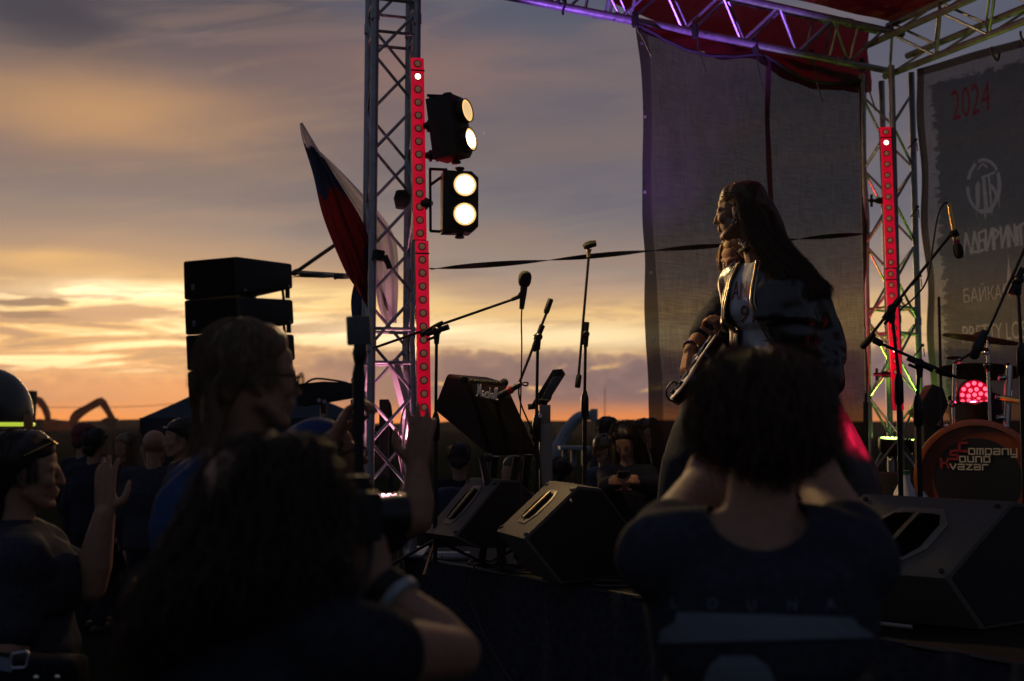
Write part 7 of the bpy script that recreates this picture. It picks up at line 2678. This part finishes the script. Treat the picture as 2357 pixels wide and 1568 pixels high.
tag(rebase(wt_.build('wristwatch', M['black_metal']), _w), 'dark wristwatch on the arm holding the stick', 'watch')
sk_ = thing('selfie_stick', 'black hand stick carrying a small grey camera above the crowd', 'stick', P(826, 1150, 2.97))
MB().tube([P(828, 1160, 2.97), P(826, 1000, 2.97)], .013, 12).tube([P(826, 1000, 2.97), P(825, 862, 2.97), P(826, 840, 2.97)], [.017, .017, .013], 12).build('handle', M['rubber'], sk_)
MB().tube([P(826, 850, 2.97), P(828, 815, 2.97), P(829, 792, 2.97)], [.010, .022, .016], 12).build('gimbal_arm', M['black_metal'], sk_)
MB().box(P(826, 761, 2.97), (.066, .028, .080), Matrix.Rotation(-.05, 3, 'Y'), bev=.007).build('camera_body', mat('grey camera housing', (.055, .06, .07), .5, noise_amt=.2, noise_scale=60), sk_)

# ---------------------------------------------------------------- woman at the left edge with a raised hand
lw_ = Figure('dark haired woman in black at the left edge, hand raised, sunglasses in her hair', P(62, 1090, 3.4), (.92, .39, 0), (.65, .76, 0), sex='f', k=.98,
             shoulders=(P(45, 1300, 3.22), P(95, 1272, 3.56)), neck=P(40, 1225, 3.4))
lw_.arm('L', P(208, 1350, 3.42), P(240, 1184, 3.40), V((-.03, 0, 1)), V((.25, 1, .0)), (.12, .05, .10, .25), kk=1.25, tflip=1, thumb=(1.0, .2), spread=.10)
lw_.rest_arm('R')
lw_.stand()
lw_.body(.006, 'skin', 2)
lw_.shirt(M['black_cotton'], .6, .012, .03, (.012, 7), widen=1.35, depth=1.3)
lw_.trousers(M['denim'], grow=.03)
lw_.shoes()
lq = lw_.q
hb = MB()
Rh = Matrix((lw_.hf, lw_.hf.cross(UP), UP)).transposed()
hair_cap(hb, lw_, .004)
hb.ell(lq(-.095, 0, .0), (.075, .07, .08), Rh, 20)
hb.chain([lq(-.10, 0, -.03), lq(-.12, 0, -.14), lq(-.13, 0, -.25)], [.06, .05, .025])
lh = remesh(hb, .009, 'hair', M['hair_dark'], lw_.root, 3, (.006, 18))
short_strands(lw_, M['hair_dark'], lh, 700, .0013, .005, .03, 15)
gs = thing('sunglasses', 'gold rimmed sunglasses pushed up into the hair of the woman at the left edge', 'sunglasses', lq(.07, 0, .1))
for sgn in (-1, 1):
    c_ = [(.072 - .8 * .017 * math.sin(a), sgn * (.030 + .022 * math.cos(a)), .106 + .6 * .017 * math.sin(a)) for a in [2 * math.pi * k / 16 for k in range(17)]]
    MB().tube([lq(*p_) for p_ in c_], .0030, 6).build('rim', M['gold'], gs)
    MB().add([lq(*p_) for p_ in c_[:-1]], [tuple(range(16))]).build('lens', mat('smoked lens', (.05, .03, .01), .1), gs)
    MB().tube([lq(.07, sgn * .060, .10), lq(.02, sgn * .085, .075), lq(-.03, sgn * .088, .05)], .0016, 6).build('temple_arm', M['gold'], gs)
bgx = thing('shoulder_bag', 'dark shoulder bag with a pale square buckle at the lower left corner', 'bag', P(60, 1700, 3.05))
mb = MB()
mb.box(P(50, 1600, 3.06), (.34, .14, .22), bev=.05)
remesh(mb, .012, 'body', mat('dark denim bag', (.008, .009, .013), .9, noise_amt=.3, noise_scale=40, spec=.1), bgx, 6, (.010, 9))
MB().tube([P(30, 1505, 2.98), P(62, 1500, 2.98), P(66, 1506, 2.98), P(62, 1532, 2.98), P(56, 1537, 2.98), P(28, 1538, 2.98), P(25, 1530, 2.98), P(28, 1508, 2.98), P(30, 1505, 2.98)], .0045, 8).build('buckle', mat('dull steel', (.30, .33, .38), .35, .6), bgx)
for x, y in ((133, 1560), (84, 1561)):
    MB().lathe(P(x, y, 2.97), V((0, -1, 0)), [(0, .008), (.004, .009), (.006, .003)], 12).build('stud', M['chrome'], bgx)
mb = MB().grid([[P(-20 + 22 * i + 5 * math.sin(j), 1508 + 16 * j + 4 * i, 2.99) for i in range(3)] for j in range(3)])
mb.build('strap_end', mat('pale webbing', (.16, .19, .24), .8), bgx)


# ---------------------------------------------------------------- people further off
def bystander(label, x, y, Y, f, sex, hairm, top, style='short', k=None, arms=None, group='people standing in the crowd', bottom='denim', hu=None, widen=1.05, skin='skin'):
    c = P(x, y, Y)
    fg = Figure(label, c, f, V((f[0], f[1], 0)), sex=sex, k=k, group=group, hu=hu)
    for sd in ('R', 'L'):
        if arms and sd in arms:
            a = arms[sd]
            fg.arm(sd, a[0], a[1], a[1] - a[0], None, (.6, .6, .6, .6), tflip=1 if sd == 'R' else -1)
        else:
            fg.rest_arm(sd)
    fg.stand()
    fg.body(.012, skin, 2)
    fg.shirt(top, 1.9, .016, .022, (.010, 7), widen=widen)
    fg.trousers(M[bottom], .016)
    fg.shoes()
    R = Matrix((fg.hf, fg.hf.cross(UP).normalized(), UP)).transposed()
    hb = MB()
    if style != 'bald':
        hair_cap(hb, fg, .004)
    if style == 'long':
        hb.ell(fg.q(-.05, 0, -.02), (.09, .105, .12), R, 20)
        hb.chain([fg.q(-.06, -.06, -.06), fg.q(-.05, -.09, -.20), fg.q(-.02, -.09, -.32)], [.06, .055, .02])
        hb.chain([fg.q(-.06, .06, -.06), fg.q(-.05, .09, -.20), fg.q(-.02, .09, -.32)], [.06, .055, .02])
    elif style == 'cap':
        hb.cap(fg.q(.06, -.03, .055), fg.q(.15, -.02, .045), .014, .010)
        hb.cap(fg.q(.06, .03, .055), fg.q(.15, .02, .045), .014, .010)
        hb.cap(fg.q(.15, -.02, .045), fg.q(.15, .02, .045), .010)
    if style != 'bald':
        o = remesh(hb, .011, 'cap' if style == 'cap' else 'hair', hairm, fg.root, 2, (.008, 22) if style != 'cap' else None)
        if style == 'short':
            short_strands(fg, hairm, o, 160, .003, .008, .0)
        if style == 'long':
            strands(scalp_guides(fg.q, .8, 5.48, 16, .26, .108, .105, .09, .046, -.03, steps=10, flare=.25), 320, .004, .014, hairm, o, 'hair_strands', (.012, 11), 3)
    return fg


NAVY, BLK = M['navy_cotton'], M['black_cotton']
bystander('man in a dark red cap at the back of the crowd behind the hand', 198, 1012, 9.2, (.5, .85, -.1), 'm', mat('dark red cap', (.10, .008, .012), .8), NAVY, 'cap')
bystander('short haired man in navy seen from behind beside the red capped man', 222, 1026, 8.6, (.35, .93, 0), 'm', M['hair_dark'], NAVY, 'short')
bystander('light haired woman facing the camera in the middle of the crowd', 290, 1034, 8.8, (-.45, -.85, -.1), 'f', M['hair_sandy'], BLK, 'long')
bystander('man with a close shaved head seen from behind in a dark jacket', 358, 1030, 7.6, (.1, 1, 0), 'm', None, BLK, 'bald', widen=1.2)
wg = bystander('dark haired man with glasses on his head turned left beneath the tent', 414, 1012, 7.2, (-.80, -.45, -.05), 'm', M['hair_dark'], BLK, 'short', widen=1.15)
MB().tube([wg.q(.085, -.06, .075), wg.q(.10, 0, .085), wg.q(.085, .06, .075)], .010, 6).build('sunglasses', M['black_metal'], wg.root)
bystander('short haired man in black standing beyond the stage behind the girl', 1404, 996, 9.6, (.75, .6, 0), 'm', M['hair_dark'], BLK, 'short', group='people beyond the stage')
e1_, w1_ = P(1375, 1115, 8.35), P(1402, 1092, 8.15)
bystander('child with tied-back hair in a patterned top looking at the phone', 1394, 1042, 8.6, (.45, -.7, -.35), 'f', M['hair_sandy'], mat('grey blue patterned top', (.06, .075, .11), .9, noise_amt=.6, noise_scale=40), 'short', k=.82, group='people beyond the stage')
lhw = bystander('long haired woman in a dark printed tee looking down at her phone beyond the stage', 1442, 1020, 7.3, (-.35, -.80, -.45), 'f', M['hair_dark'], NAVY, 'long', arms={'R': (P(1398, 1120, 7.15), P(1432, 1108, 6.95)), 'L': (P(1512, 1122, 7.15), P(1448, 1110, 6.95))}, group='people beyond the stage', widen=1.2)
tag(rebase(MB().box(P(1434, 1103, 6.9), (.075, .012, .15), Matrix.Rotation(.8, 3, 'X'), bev=.005).build('phone', M['black_paint']), P(1434, 1103, 6.9)), 'dark phone in the hands of the long haired woman', 'phone')
bystander('reddish haired woman half hidden behind the curtain foot', 1492, 1004, 8.6, (.2, -.9, 0), 'f', mat('reddish hair', (.07, .022, .010), .5), BLK, 'long', group='people beyond the stage')
bp_ = bystander('person in dark clothes with a blue backpack behind the amplifier', 1058, 1062, 8.6, (.1, .95, -.3), 'm', M['hair_dark'], NAVY, 'short', k=.92, group='people beyond the stage')
mb = MB().box(bp_.chest - bp_.bf * .20 - UP * .10, (.30, .18, .46), bev=.07)
tag(rebase(remesh(mb, .014, 'backpack', mat('blue nylon', (.010, .020, .060), .7, noise_amt=.3, noise_scale=20), None, 2, (.012, 9)), bp_.chest), 'blue backpack worn by the person behind the amplifier', 'backpack')
bystander('person in black bent low to the right of the pale column', 1292, 1098, 8.2, (.7, .7, -.2), 'm', M['hair_dark'], BLK, 'short', k=.80, group='people beyond the stage', widen=1.3)
bystander('pale armed person sitting behind the tipped amplifier', 1182, 1092, 8.0, (-.6, -.7, 0), 'f', M['hair_brown'], mat('tan top', (.14, .085, .055), .8), 'short', k=.84, group='people beyond the stage')


# ---------------------------------------------------------------- evening haze over the field
hz = MB().box((0, 230, 5.2), (940, 560, 12.4))
hm_ = bpy.data.materials.new('evening haze')
hm_.use_nodes = True
t_ = NT(hm_.node_tree)
t_.n.remove(t_.n['Principled BSDF'])
pv = t_.new('ShaderNodeVolumePrincipled')
pv.inputs['Color'].default_value = (1.0, 0.90, 0.80, 1)
pv.inputs['Density'].default_value = 0.0003
pv.inputs['Anisotropy'].default_value = 0.30
t_.l.new(pv.outputs[0], t_.n['Material Output'].inputs['Volume'])
tag(hz.build('haze', hm_, smooth=False), None, None, kind='stuff')
SC.cycles.volume_bounces = 0
